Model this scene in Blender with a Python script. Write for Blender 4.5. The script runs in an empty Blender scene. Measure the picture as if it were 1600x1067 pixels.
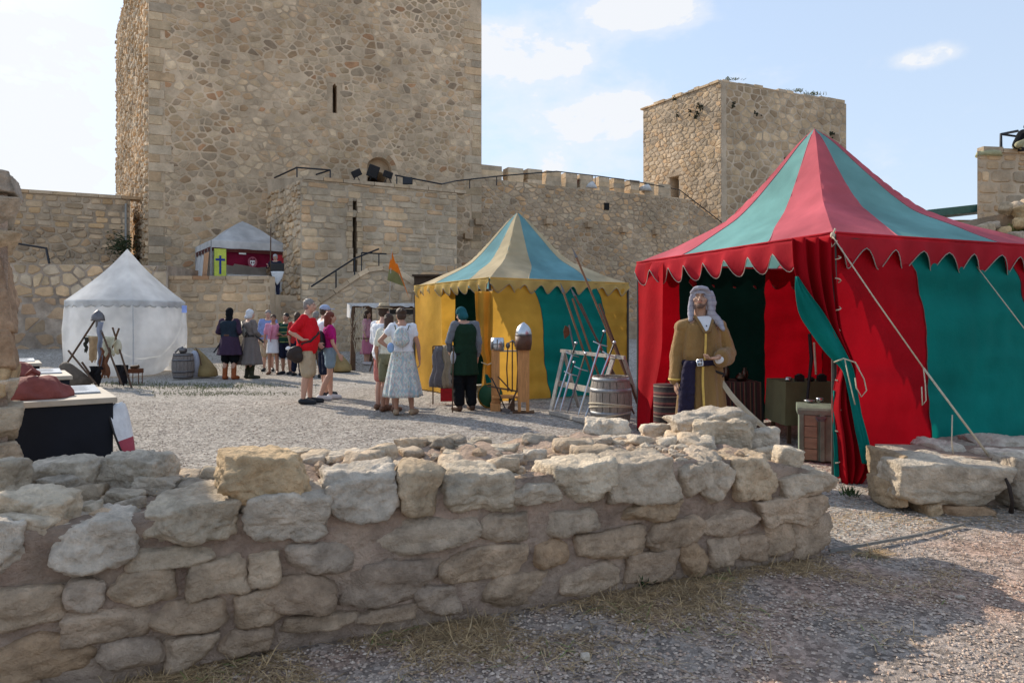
import bpy, bmesh, math, random
from math import sin, cos, pi, radians, sqrt
from mathutils import Vector, Matrix, noise, Euler

S = bpy.context.scene
C = S.collection
# ------------------------------------------------------------------ camera, light, exposure
EYE = 1.4; FPX = 1066.67; HY = 505.0
cam = bpy.data.objects.new('camera', bpy.data.cameras.new('camera')); C.objects.link(cam)
cam.location = (0, 0, EYE); cam.rotation_euler = (radians(90), 0, 0)
cam.data.sensor_width = 36; cam.data.lens = 24; cam.data.shift_y = (HY-533.5)/1600
cam.data.clip_start = .05; cam.data.clip_end = 2000
S.camera = cam
SUN = Vector((-.755*cos(radians(30)), .655*cos(radians(30)), sin(radians(30)))).normalized()
sun = bpy.data.objects.new('sun', bpy.data.lights.new('sun', 'SUN')); C.objects.link(sun)
sun.rotation_euler = SUN.to_track_quat('Z', 'Y').to_euler()
sun.data.energy = 2.4; sun.data.angle = radians(.6); sun.data.color = (1, .90, .76)
S.view_settings.view_transform = 'Standard'; S.view_settings.look = 'None'
S.view_settings.exposure = 1.2; S.view_settings.gamma = 1
S.render.engine = 'CYCLES'

def build_world():
    w = bpy.data.worlds.new('World'); S.world = w; w.use_nodes = True
    N = w.node_tree.nodes; L = w.node_tree.links; N.clear()
    def nd(t, **k):
        n = N.new(t)
        for a, b in k.items(): setattr(n, a, b)
        return n
    def mth(op, a, b=None, c=None, clamp=False):
        n = nd('ShaderNodeMath', operation=op, use_clamp=clamp)
        for i, v in enumerate((a, b, c)):
            if v is None: continue
            if isinstance(v, (int, float)): n.inputs[i].default_value = v
            else: L.new(v, n.inputs[i])
        return n.outputs[0]
    sky = nd('ShaderNodeTexSky', sky_type='NISHITA', sun_disc=False)
    sky.sun_elevation = radians(30); sky.sun_rotation = math.atan2(SUN.x, SUN.y)
    sky.air_density = 1.0; sky.dust_density = .6; sky.ozone_density = 1.4; sky.altitude = 600
    tc = nd('ShaderNodeTexCoord'); D = tc.outputs['Generated']
    sep = nd('ShaderNodeSeparateXYZ'); L.new(D, sep.inputs[0])
    # cloud layer: direction projected on a high plane, plus fluffy noise in direction space
    n1 = nd('ShaderNodeTexNoise'); n1.inputs['Scale'].default_value = 7; n1.inputs['Detail'].default_value = 9
    n1.inputs['Roughness'].default_value = .62; n1.inputs['Distortion'].default_value = .25
    n2 = nd('ShaderNodeTexNoise'); n2.inputs['Scale'].default_value = 26; n2.inputs['Detail'].default_value = 6; n2.inputs['Roughness'].default_value = .6
    mp = nd('ShaderNodeMapping'); mp.inputs['Scale'].default_value = (1, 1, 1.9); L.new(D, mp.inputs[0])
    L.new(mp.outputs[0], n1.inputs['Vector']); L.new(mp.outputs[0], n2.inputs['Vector'])
    # cloud banks (direction, width, height, weight)
    banks = [(820, 80, 75, 34, .62), (765, 66, 50, 30, .5), (885, 95, 40, 20, .5), (1015, 12, 75, 24, .78), (980, 25, 50, 25, .3), (1450, 88, 36, 14, .95), (1080, 35, 30, 12, .2),
             (965, 175, 60, 30, .62), (930, 200, 60, 30, .45), (800, 190, 80, 60, .30), (900, 262, 110, 22, .4),
             (60, 60, 160, 70, .45), (60, 230, 170, 90, .55), (-300, 100, 250, 160, .5), (-700, 150, 300, 120, .5),
             (1900, 60, 160, 40, .4), (2400, 200, 250, 60, .45), (300, -300, 300, 60, .4), (1300, -400, 260, 60, .4), (60, -250, 200, 60, .4)]
    tot = None
    for (px, py, sx, sy, wgt) in banks:
        v = Vector(((px-800)/FPX, 1, (HY-py)/FPX)); r = v.length; v.normalize()
        ax = math.atan2(v.x, v.y); el = math.asin(v.z)
        rt = Vector((cos(ax), -sin(ax), 0)); up = rt.cross(v)
        def dot(vec):
            n = nd('ShaderNodeVectorMath', operation='DOT_PRODUCT'); L.new(D, n.inputs[0]); n.inputs[1].default_value = vec; return n.outputs['Value']
        a = mth('MULTIPLY', dot(rt), FPX/sx*(r if r < 2 else 1)); b = mth('MULTIPLY', dot(up), FPX/sy*(r if r < 2 else 1))
        q = mth('ADD', mth('MULTIPLY', a, a), mth('MULTIPLY', b, b))
        g = mth('MULTIPLY', mth('EXPONENT', mth('MULTIPLY', q, -.6)), wgt)
        g = mth('MULTIPLY', g, mth('GREATER_THAN', dot(v), 0))
        tot = g if tot is None else mth('MAXIMUM', tot, g) if False else mth('ADD', tot, g)
    tot = mth('MINIMUM', tot, .62)
    den = mth('ADD', mth('ADD', mth('MULTIPLY', n1.outputs['Fac'], 1.15), mth('MULTIPLY', n2.outputs['Fac'], .55)), tot)
    mr = nd('ShaderNodeMapRange', interpolation_type='SMOOTHSTEP'); L.new(den, mr.inputs[0])
    mr.inputs[1].default_value = 1.28; mr.inputs[2].default_value = 1.44
    mr2 = nd('ShaderNodeMapRange', interpolation_type='SMOOTHSTEP'); L.new(den, mr2.inputs[0]); mr2.inputs[1].default_value = .92; mr2.inputs[2].default_value = 1.45
    cl = mth('MAXIMUM', mr.outputs[0], mth('MULTIPLY', mr2.outputs[0], .6))
    # thin veil of brightness toward the horizon (aerosol)
    veil = mth('MULTIPLY', mth('EXPONENT', mth('MULTIPLY', mth('MAXIMUM', sep.outputs['Z'], 0), -.7)), .90)
    mixv = nd('ShaderNodeMix', data_type='RGBA'); L.new(veil, mixv.inputs[0]); L.new(sky.outputs[0], mixv.inputs[6])
    mixv.inputs[7].default_value = (1.86, 2.13, 2.48, 1)
    sc = nd('ShaderNodeMix', data_type='RGBA'); L.new(mth('MULTIPLY', cl, .9), sc.inputs[0]); L.new(mixv.outputs[2], sc.inputs[6])
    sc.inputs[7].default_value = (2.80, 2.84, 2.92, 1)
    bg = nd('ShaderNodeBackground'); bg.inputs[1].default_value = .145
    L.new(sc.outputs[2], bg.inputs[0])
    out = nd('ShaderNodeOutputWorld'); L.new(bg.outputs[0], out.inputs[0])
build_world()

# ------------------------------------------------------------------ helpers
R = random.Random(7)
def P(px, py, Y): return Vector(((px-800)*Y/FPX, Y, EYE-(py-HY)*Y/FPX))
def G(px, py, z=0.0):
    Y = (EYE-z)*FPX/(py-HY); return Vector(((px-800)*Y/FPX, Y, z))
def ss(t): t = max(0, min(1, t)); return t*t*(3-2*t)
def gz(x, y): return .5*ss((y-19)/7) if y > 19 else 0.0
def lerp(a, b, t): return a+(b-a)*t
def curve(pts, t):
    if t <= pts[0][0]: return pts[0][1]
    for (a, va), (b, vb) in zip(pts, pts[1:]):
        if t <= b: return lerp(va, vb, (t-a)/(b-a))
    return pts[-1][1]
def scurve(pts, t):      # smooth (catmull-rom) version
    n = len(pts)
    if t <= pts[0][0]: return pts[0][1]
    if t >= pts[-1][0]: return pts[-1][1]
    for i in range(n-1):
        if t <= pts[i+1][0]:
            a, b = pts[i], pts[i+1]; u = (t-a[0])/(b[0]-a[0])
            m0 = (b[1]-pts[max(i-1, 0)][1])/(b[0]-pts[max(i-1, 0)][0])*(b[0]-a[0])
            m1 = (pts[min(i+2, n-1)][1]-a[1])/(pts[min(i+2, n-1)][0]-a[0])*(b[0]-a[0])
            return (2*u**3-3*u*u+1)*a[1]+(u**3-2*u*u+u)*m0+(-2*u**3+3*u*u)*b[1]+(u**3-u*u)*m1

def thing(name, label, cat, loc=(0, 0, 0), rz=0, group=None, local=True):
    o = bpy.data.objects.new(name, None); C.objects.link(o); o.empty_display_size = .2
    o.location = loc; o.rotation_euler = (0, 0, rz); o['label'] = label; o['category'] = cat
    if group: o['group'] = group
    o['_w'] = 0 if local else 1
    return o
def tag(o, label, cat, group=None):
    o['label'] = label; o['category'] = cat
    if group: o['group'] = group
    return o
def attach(o, parent):
    if parent is None: return
    o.parent = parent
    if parent.get('_w'): o.matrix_parent_inverse = Matrix.Translation(-Vector(parent.location))

class MB:
    def __init__(s): s.v = []; s.f = []; s.t = []
    def add(s, vs, fs, tint=None):
        b = len(s.v); s.v += [tuple(v) for v in vs]; s.f += [tuple(i+b for i in f) for f in fs]
        if tint is not None: s.t += [tint]*len(fs)
        return s
    def box(s, c, size, rot=None, tint=None):
        x, y, z = size[0]/2, size[1]/2, size[2]/2
        vs = [Vector((i*x, j*y, k*z)) for k in (-1, 1) for j in (-1, 1) for i in (-1, 1)]
        if rot is not None:
            m = rot if isinstance(rot, Matrix) else Euler(rot).to_matrix(); vs = [m @ v for v in vs]
        c = Vector(c)
        return s.add([v+c for v in vs], [(0, 2, 3, 1), (4, 5, 7, 6), (0, 1, 5, 4), (2, 6, 7, 3), (0, 4, 6, 2), (1, 3, 7, 5)], tint)
    def beam(s, a, b, w, h=None, up=(0, 0, 1), tint=None):
        a, b = Vector(a), Vector(b); h = h or w; d = (b-a); l = d.length; d.normalize()
        u = Vector(up)
        if abs(d.dot(u)) > .97: u = Vector((0, 1, 0))
        x = d.cross(u).normalized(); y = x.cross(d)
        m = Matrix((x, d, y)).transposed()
        return s.box((a+b)/2, (w, l, h), m, tint)
    def tube(s, pts, r, n=8, cap=True, tint=None, sq=1):
        pts = [Vector(p) for p in pts]; k = len(pts)
        rr = r if isinstance(r, (list, tuple)) else [r]*k
        vs = []; fs = []; prev = None
        for i, p in enumerate(pts):
            d = (pts[min(i+1, k-1)]-pts[max(i-1, 0)])
            if d.length < 1e-9: d = Vector((0, 0, 1))
            d.normalize()
            if prev is None:
                u = Vector((0, 0, 1)) if abs(d.z) < .9 else Vector((1, 0, 0))
                x = d.cross(u).normalized()
            else:
                x = (prev-d*prev.dot(d)); x = x.normalized() if x.length > 1e-6 else d.orthogonal().normalized()
            prev = x; y = d.cross(x)
            for j in range(n):
                a = 2*pi*j/n; vs.append(p+(x*cos(a)+y*sin(a)*sq)*rr[i])
        for i in range(k-1):
            for j in range(n):
                fs.append((i*n+j, i*n+(j+1) % n, (i+1)*n+(j+1) % n, (i+1)*n+j))
        if cap: fs.append(tuple(range(n-1, -1, -1))); fs.append(tuple((k-1)*n+j for j in range(n)))
        return s.add(vs, fs, tint)
    def capsule(s, a, ra, b, rb, n=12, flat=1):
        a, b = Vector(a), Vector(b); d = (b-a); l = max(d.length, 1e-5); d = d/l
        pts = []; rr = []
        for t in (-1, -.92, -.7, -.38, 0): pts.append(a+d*ra*t); rr.append(max(ra*sqrt(1-t*t), ra*.05))
        for t in (0, .38, .7, .92, 1): pts.append(b+d*rb*t); rr.append(max(rb*sqrt(1-t*t), rb*.05))
        return s.tube(pts, rr, n, sq=flat)
    def chain(s, pts, rr, n=12):
        for i in range(len(pts)-1): s.capsule(pts[i], rr[i], pts[i+1], rr[i+1], n)
        return s
    def ell(s, c, r, rot=None, n=14, m=10, tint=None):
        c = Vector(c); vs = []; fs = []
        M = Euler(rot).to_matrix() if rot else None
        vs.append(Vector((0, 0, -r[2])))
        for i in range(1, m):
            a = -pi/2+pi*i/m
            for j in range(n): vs.append(Vector((r[0]*cos(a)*cos(2*pi*j/n), r[1]*cos(a)*sin(2*pi*j/n), r[2]*sin(a))))
        vs.append(Vector((0, 0, r[2])))
        if M: vs = [M @ v for v in vs]
        for j in range(n): fs.append((0, 1+(j+1) % n, 1+j))
        for i in range(m-2):
            for j in range(n): fs.append((1+i*n+j, 1+i*n+(j+1) % n, 1+(i+1)*n+(j+1) % n, 1+(i+1)*n+j))
        b = 1+(m-2)*n
        for j in range(n): fs.append((b+j, b+(j+1) % n, b+n))
        return s.add([v+c for v in vs], fs, tint)
    def loft(s, rings, n=24, cap=True, tint=None, ph=0):   # (cx,cy,z,rx,ry[,pleat amp,pleat n])
        vs = []; fs = []; k = len(rings)
        for r in rings:
            cx, cy, z, rx, ry = r[:5]; amp = r[5] if len(r) > 5 else 0; pn = r[6] if len(r) > 6 else 8
            for j in range(n):
                a = 2*pi*j/n; m = 1+amp*(sin(pn*a+ph)+.5*sin((pn*1.7)//1*a+1.3+ph))
                vs.append((cx+rx*m*cos(a), cy+ry*m*sin(a), z+(r[7]*sin(2*a+ph) if len(r) > 7 else 0)))
        for i in range(k-1):
            for j in range(n): fs.append((i*n+j, i*n+(j+1) % n, (i+1)*n+(j+1) % n, (i+1)*n+j))
        if cap: fs.append(tuple(range(n-1, -1, -1))); fs.append(tuple((k-1)*n+j for j in range(n)))
        return s.add(vs, fs, tint)
    def grid(s, fn, nu, nv, tint=None):
        vs = [fn(i/nu, j/nv) for j in range(nv+1) for i in range(nu+1)]
        fs = [(j*(nu+1)+i, j*(nu+1)+i+1, (j+1)*(nu+1)+i+1, (j+1)*(nu+1)+i) for j in range(nv) for i in range(nu)]
        return s.add(vs, fs, tint)
    def prism(s, poly, fn0, fn1, tint=None):   # poly 2d list -> two rings through fn0/fn1
        n = len(poly); vs = [fn0(*p) for p in poly]+[fn1(*p) for p in poly]
        return s.add(vs, [tuple(range(n-1, -1, -1)), tuple(range(n, 2*n))]+[(i, (i+1) % n, n+(i+1) % n, n+i) for i in range(n)], tint)
    def mesh(s, name, smooth=False):
        me = bpy.data.meshes.new(name); me.from_pydata([tuple(v) for v in s.v], [], s.f)
        if s.t:
            at = me.attributes.new('tint', 'FLOAT_COLOR', 'FACE')
            buf = []
            for t in s.t: buf += [t[0], t[1], t[2], 1]
            at.data.foreach_set('color', buf)
        if smooth: me.polygons.foreach_set('use_smooth', [True]*len(me.polygons))
        me.update(); return me
    def build(s, name, m, parent=None, smooth=False, kind=None):
        me = s.mesh(name, smooth)
        if m: me.materials.append(m)
        o = bpy.data.objects.new(name, me); C.objects.link(o); attach(o, parent)
        if kind: o['kind'] = kind
        return o
def fixn(o):
    bm = bmesh.new(); bm.from_mesh(o.data); bmesh.ops.recalc_face_normals(bm, faces=bm.faces); bm.to_mesh(o.data); bm.free(); return o
def solid(o, t):
    m = o.modifiers.new('thick', 'SOLIDIFY'); m.thickness = t; m.offset = 0; return o
def bevel(o, w, n=2):
    m = o.modifiers.new('bev', 'BEVEL'); m.width = w; m.segments = n; m.limit_method = 'ANGLE'; return o

# ------------------------------------------------------------------ materials
MATS = {}
def mat(name, col, rough=.8, var=.18, vs=6, bump=.25, bs=30, metal=0, col2=None, tint=False, trans=0, stain=0, spec=.3, sheen=0, stretch=None, extra=None, bdist=.02):
    if name in MATS: return MATS[name]
    m = bpy.data.materials.new(name); m.use_nodes = True; MATS[name] = m
    N = m.node_tree.nodes; L = m.node_tree.links
    b = N['Principled BSDF']; b.inputs['Roughness'].default_value = rough; b.inputs['Metallic'].default_value = metal
    b.inputs['Specular IOR Level'].default_value = spec
    if sheen: b.inputs['Sheen Weight'].default_value = sheen
    tc = N.new('ShaderNodeTexCoord'); src = tc.outputs['Object']
    if stretch:
        mp = N.new('ShaderNodeMapping'); mp.inputs['Scale'].default_value = stretch; L.new(src, mp.inputs[0]); src = mp.outputs[0]
    def noise_(scale, det=5, ro=.6):
        n = N.new('ShaderNodeTexNoise'); n.inputs['Scale'].default_value = scale; n.inputs['Detail'].default_value = det
        n.inputs['Roughness'].default_value = ro; L.new(src, n.inputs['Vector']); return n.outputs['Fac']
    def ramp(fac, lo, hi):
        r = N.new('ShaderNodeMapRange'); L.new(fac, r.inputs[0]); r.inputs[1].default_value = .33; r.inputs[2].default_value = .67
        r.inputs[3].default_value = lo; r.inputs[4].default_value = hi; return r.outputs[0]
    c2 = col2 or col
    mx = N.new('ShaderNodeMix'); mx.data_type = 'RGBA'
    mx.inputs[6].default_value = (*col, 1); mx.inputs[7].default_value = (*c2, 1); L.new(ramp(noise_(vs*.6, 4), 0, 1), mx.inputs[0])
    out = mx.outputs[2]
    if extra: out = extra(N, L, src, out)
    def mul(a, fac):
        q = N.new('ShaderNodeVectorMath'); q.operation = 'SCALE'; L.new(a, q.inputs[0]); L.new(fac, q.inputs['Scale']); return q.outputs[0]
    out = mul(out, ramp(noise_(vs, 8, .7), 1-var, 1+var))
    if stain:
        out = mul(out, ramp(noise_(stain, 3), .72, 1.15))
    if tint:
        a = N.new('ShaderNodeAttribute'); a.attribute_name = 'tint'
        q = N.new('ShaderNodeVectorMath'); q.operation = 'MULTIPLY'; L.new(out, q.inputs[0]); L.new(a.outputs['Vector'], q.inputs[1]); out = q.outputs[0]
    L.new(out, b.inputs['Base Color'])
    if bump:
        bp = N.new('ShaderNodeBump'); bp.inputs['Strength'].default_value = bump; bp.inputs['Distance'].default_value = bdist
        L.new(noise_(bs, 8, .65), bp.inputs['Height']); L.new(bp.outputs[0], b.inputs['Normal'])
    if trans:
        t = N.new('ShaderNodeBsdfTranslucent'); L.new(out, t.inputs[0])
        ms = N.new('ShaderNodeMixShader'); ms.inputs[0].default_value = trans
        L.new(b.outputs[0], ms.inputs[1]); L.new(t.outputs[0], ms.inputs[2])
        L.new(ms.outputs[0], N['Material Output'].inputs[0])
    return m
# ------------------------------------------------------------------ stone materials
def cavities(N, L, src, out):
    v = N.new('ShaderNodeTexVoronoi'); v.inputs['Scale'].default_value = 14; L.new(src, v.inputs['Vector'])
    r = N.new('ShaderNodeMapRange'); L.new(v.outputs['Distance'], r.inputs[0]); r.inputs[1].default_value = .05; r.inputs[2].default_value = .22; r.inputs[3].default_value = .8; r.inputs[4].default_value = 1
    q = N.new('ShaderNodeVectorMath'); q.operation = 'SCALE'; L.new(out, q.inputs[0]); L.new(r.outputs[0], q.inputs['Scale']); return q.outputs[0]
STONE = mat('wall_stone', (.57, .44, .305), .92, .22, 2.2, .7, 6, tint=True, stain=.35, spec=.1, bdist=.06)
MORTAR = mat('lime_mortar', (.60, .455, .31), .95, .2, 1.6, .8, 8, stain=.3, spec=.05, bdist=.05)
MORTAR_D = mat('dark_joint_mortar', (.43, .335, .24), .95, .25, 2, .8, 8, stain=.4, spec=.05, bdist=.05)
MORTAR_G = mat('grey_mortar', (.50, .40, .29), .95, .2, 1.4, .7, 8, stain=.3, spec=.05, bdist=.05)
FSTONE = mat('limestone_block', (.58, .485, .375), .92, .30, 11, 1.0, 34, tint=True, stain=1.7, spec=.12, bdist=.035, extra=cavities)
EARTH = mat('reddish_earth_mortar', (.44, .315, .24), .97, .3, 9, 1.0, 26, col2=(.48, .36, .27), stain=2, spec=.05, bdist=.05)
METAL_D = mat('dark_painted_metal', (.035, .037, .042), .5, .1, 5, 0, 5, metal=.6)
BLACK = mat('black_void', (.012, .011, .010), .9, .1, 3, 0, 3)

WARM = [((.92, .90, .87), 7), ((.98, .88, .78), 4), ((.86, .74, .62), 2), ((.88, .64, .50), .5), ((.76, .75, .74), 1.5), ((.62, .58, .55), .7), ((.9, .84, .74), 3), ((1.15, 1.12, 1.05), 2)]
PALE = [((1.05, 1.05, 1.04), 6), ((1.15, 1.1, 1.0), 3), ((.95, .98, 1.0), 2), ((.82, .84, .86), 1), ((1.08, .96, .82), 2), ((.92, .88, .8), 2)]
DARK = [((.78, .74, .70), 5), ((.95, .88, .8), 3), ((.65, .62, .6), 2), ((.85, .72, .6), 2), ((1.05, .95, .85), 1.5)]
def pick(pal, r=None):
    r = r or R; tot = sum(w for _, w in pal); x = r.random()*tot
    for c, w in pal:
        x -= w
        if x <= 0: break
    k = r.uniform(.84, 1.14); return tuple(a*k for a in c)

def clip_poly(poly, a, b, c):       # keep a*x+b*y<=c
    out = []; n = len(poly)
    for i in range(n):
        p, q = poly[i], poly[(i+1) % n]; dp = a*p[0]+b*p[1]-c; dq = a*q[0]+b*q[1]-c
        if dp <= 0: out.append(p)
        if (dp < 0 < dq) or (dq < 0 < dp):
            t = dp/(dp-dq); out.append((p[0]+t*(q[0]-p[0]), p[1]+t*(q[1]-p[1])))
    return out
def area(p): return abs(sum(p[i][0]*p[(i+1) % len(p)][1]-p[(i+1) % len(p)][0]*p[i][1] for i in range(len(p))))/2

def rubble(s0, s1, z0, z1, w, h, jit, rnd):
    rows = max(1, int((z1-z0)/h)); cols = max(1, int((s1-s0)/w)); seeds = {}
    for r in range(-1, rows+2):
        for c in range(-1, cols+2):
            seeds[(r, c)] = (s0+(c+.5+(r % 2)*.5+rnd.uniform(-jit, jit))*w, z0+(r+.5+rnd.uniform(-jit, jit))*h)
            if rnd.random() < .13: del seeds[(r, c)]; continue
            if rnd.random() < .22: seeds[(r, c, 1)] = (seeds[(r, c)][0]+w*rnd.uniform(.3, .6), seeds[(r, c)][1]+h*rnd.uniform(-.4, .4))
    ky = w/h
    cells = []
    for k, (x, y) in seeds.items():
        poly = [(x-1.6*w, y-1.6*h), (x+1.6*w, y-1.6*h), (x+1.6*w, y+1.6*h), (x-1.6*w, y+1.6*h)]
        for dr in (-2, -1, 0, 1, 2):
            for dc in (-2, -1, 0, 1, 2):
                for e in ((), (1,)):
                    q = (k[0]+dr, k[1]+dc)+e
                    if q == k or q not in seeds: continue
                    X, Y = seeds[q]; a, b = X-x, (Y-y)*ky*ky     # anisotropic bisector
                    mx, my = (X+x)/2, (Y+y)/2
                    poly = clip_poly(poly, a, b, a*mx+b*my)
                    if len(poly) < 3: break
        if len(poly) >= 3: cells.append(poly)
    return cells
def ashlar(s0, s1, z0, z1, w, h, jit, rnd):
    cells = []; z = z0
    while z < z1:
        hh = h*rnd.uniform(.75, 1.25); s = s0-rnd.random()*w
        while s < s1:
            ww = w*rnd.uniform(.55, 1.6); j = lambda: rnd.uniform(-.06, .06)*h*jit*4
            if rnd.random() < .12 and hh > h*.9:
                cells.append([(s, z), (s+ww, z), (s+ww, z+hh*.5), (s, z+hh*.5)]); cells.append([(s, z+hh*.5), (s+ww, z+hh*.5), (s+ww, z+hh), (s, z+hh)])
            else: cells.append([(s+j(), z+j()), (s+ww+j(), z+j()), (s+ww+j(), z+hh+j()), (s+j(), z+hh+j())])
            s += ww
        z += hh
    return cells
def stone_geo(poly, gap, proud, rnd, rnd_amt):
    n = len(poly); cx = sum(p[0] for p in poly)/n; cz = sum(p[1] for p in poly)/n
    # cut corners
    q = []
    for i in range(n):
        a, b, c = poly[i-1], poly[i], poly[(i+1) % n]; k = .22*rnd_amt
        if n < 8 and k > 0: q.append((lerp(b[0], a[0], k), lerp(b[1], a[1], k))); q.append((lerp(b[0], c[0], k), lerp(b[1], c[1], k)))
        else: q.append(b)
    # inset by gap
    sz = sqrt(area(q))+1e-6; f = max(.3, 1-gap/sz*2)
    base = [(cx+(x-cx)*f, cz+(z-cz)*f, -.015) for x, z in q]
    t1, t2 = rnd.uniform(-.25, .25), rnd.uniform(-.25, .25)
    top = []
    for x, z, _ in base:
        g = .84+rnd.uniform(-.05, .05); top.append((cx+(x-cx)*g, cz+(z-cz)*g, proud*(1+rnd.uniform(-.25, .25))+((x-cx)*t1+(z-cz)*t2)*min(1, proud*5)))
    m = len(base); vs = base+top+[(cx, cz, proud*1.25)]
    fs = [(i, (i+1) % m, m+(i+1) % m, m+i) for i in range(m)]+[(m+i, m+(i+1) % m, 2*m) for i in range(m)]
    return vs, fs
def stone_field(parent, o, d, s0, s1, z0, z1, w, h, style='rubble', m=None, pal=WARM, clips=(), hole=None, limit=300, proud=.03, gap=.02, jit=.33, seed=1, off=0, amt=.6, name='stone', fill=1.0, warp=None):
    rnd = random.Random(seed); m = m or STONE
    d = Vector((d[0], d[1], 0)).normalized(); n = Vector((d.y, -d.x, 0)); o = Vector((o[0], o[1], 0))
    cells = (rubble if style == 'rubble' else ashlar)(s0, s1, z0, z1, w, h, jit, rnd)
    items = []
    for poly in cells:
        for (a, b, c) in ((-1, 0, -s0), (1, 0, s1), (0, -1, -z0), (0, 1, z1))+tuple(clips):
            poly = clip_poly(poly, a, b, c)
            if len(poly) < 3: break
        if len(poly) < 3 or area(poly) < .12*w*h: continue
        cx = sum(p[0] for p in poly)/len(poly); cz = sum(p[1] for p in poly)/len(poly)
        if hole and hole(cx, cz): continue
        if rnd.random() > fill: continue
        vs, fs = stone_geo(poly, gap, proud*rnd.uniform(.5, 1.5), rnd, amt)
        W = []
        for s, z, k in vs:
            p = o+d*s+n*(k+off); p.z = z
            if warp: p = warp(p, s, z)
            W.append(p)
        c = o+d*cx; vis = c.y > .5 and abs(c.x/c.y) < .76 and (cz-EYE)/c.y < .49 and (cz-EYE)/c.y > -.53
        items.append((area(poly)/max(c.y, .5)**2*(1 if vis else .001), W, fs, pick(pal, rnd)))
    items.sort(key=lambda t: -t[0])
    for _, W, fs, t in items[:limit]: MB().add(W, fs, t).build(name, m, parent)
    if items[limit:]:
        b = MB()
        for _, W, fs, t in items[limit:]: b.add(W, fs, t)
        b.build('rubble_stones', m, parent, kind='stuff')

def wall_core(parent, poly, z0, z1, m, name='core'):        # poly = footprint; z1 number or list of heights per vertex
    n = len(poly); zt = z1 if isinstance(z1, (list, tuple)) else [z1]*n; b0 = z0 if isinstance(z0, (list, tuple)) else [z0]*n
    vs = [(p[0], p[1], b0[i]) for i, p in enumerate(poly)]+[(p[0], p[1], zt[i]) for i, p in enumerate(poly)]
    o = MB().add(vs, [tuple(range(n-1, -1, -1)), tuple(range(n, 2*n))]+[(i, (i+1) % n, n+(i+1) % n, n+i) for i in range(n)]).build(name, m, parent)
    return fixn(o)
def cut(o, cutter):
    c = cutter.build('cutter', None); fixn(c)
    md = o.modifiers.new('cut', 'BOOLEAN'); md.object = c; md.operation = 'DIFFERENCE'; md.solver = 'EXACT'
    bpy.context.view_layer.update(); dg = bpy.context.evaluated_depsgraph_get()
    me = bpy.data.meshes.new_from_object(o.evaluated_get(dg)); o.modifiers.clear(); o.data = me
    cm = c.data; bpy.data.objects.remove(c); bpy.data.meshes.remove(cm)
def U(a): return Vector((a[0], a[1], 0)).normalized()
def V2(v): return (v[0], v[1])

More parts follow.
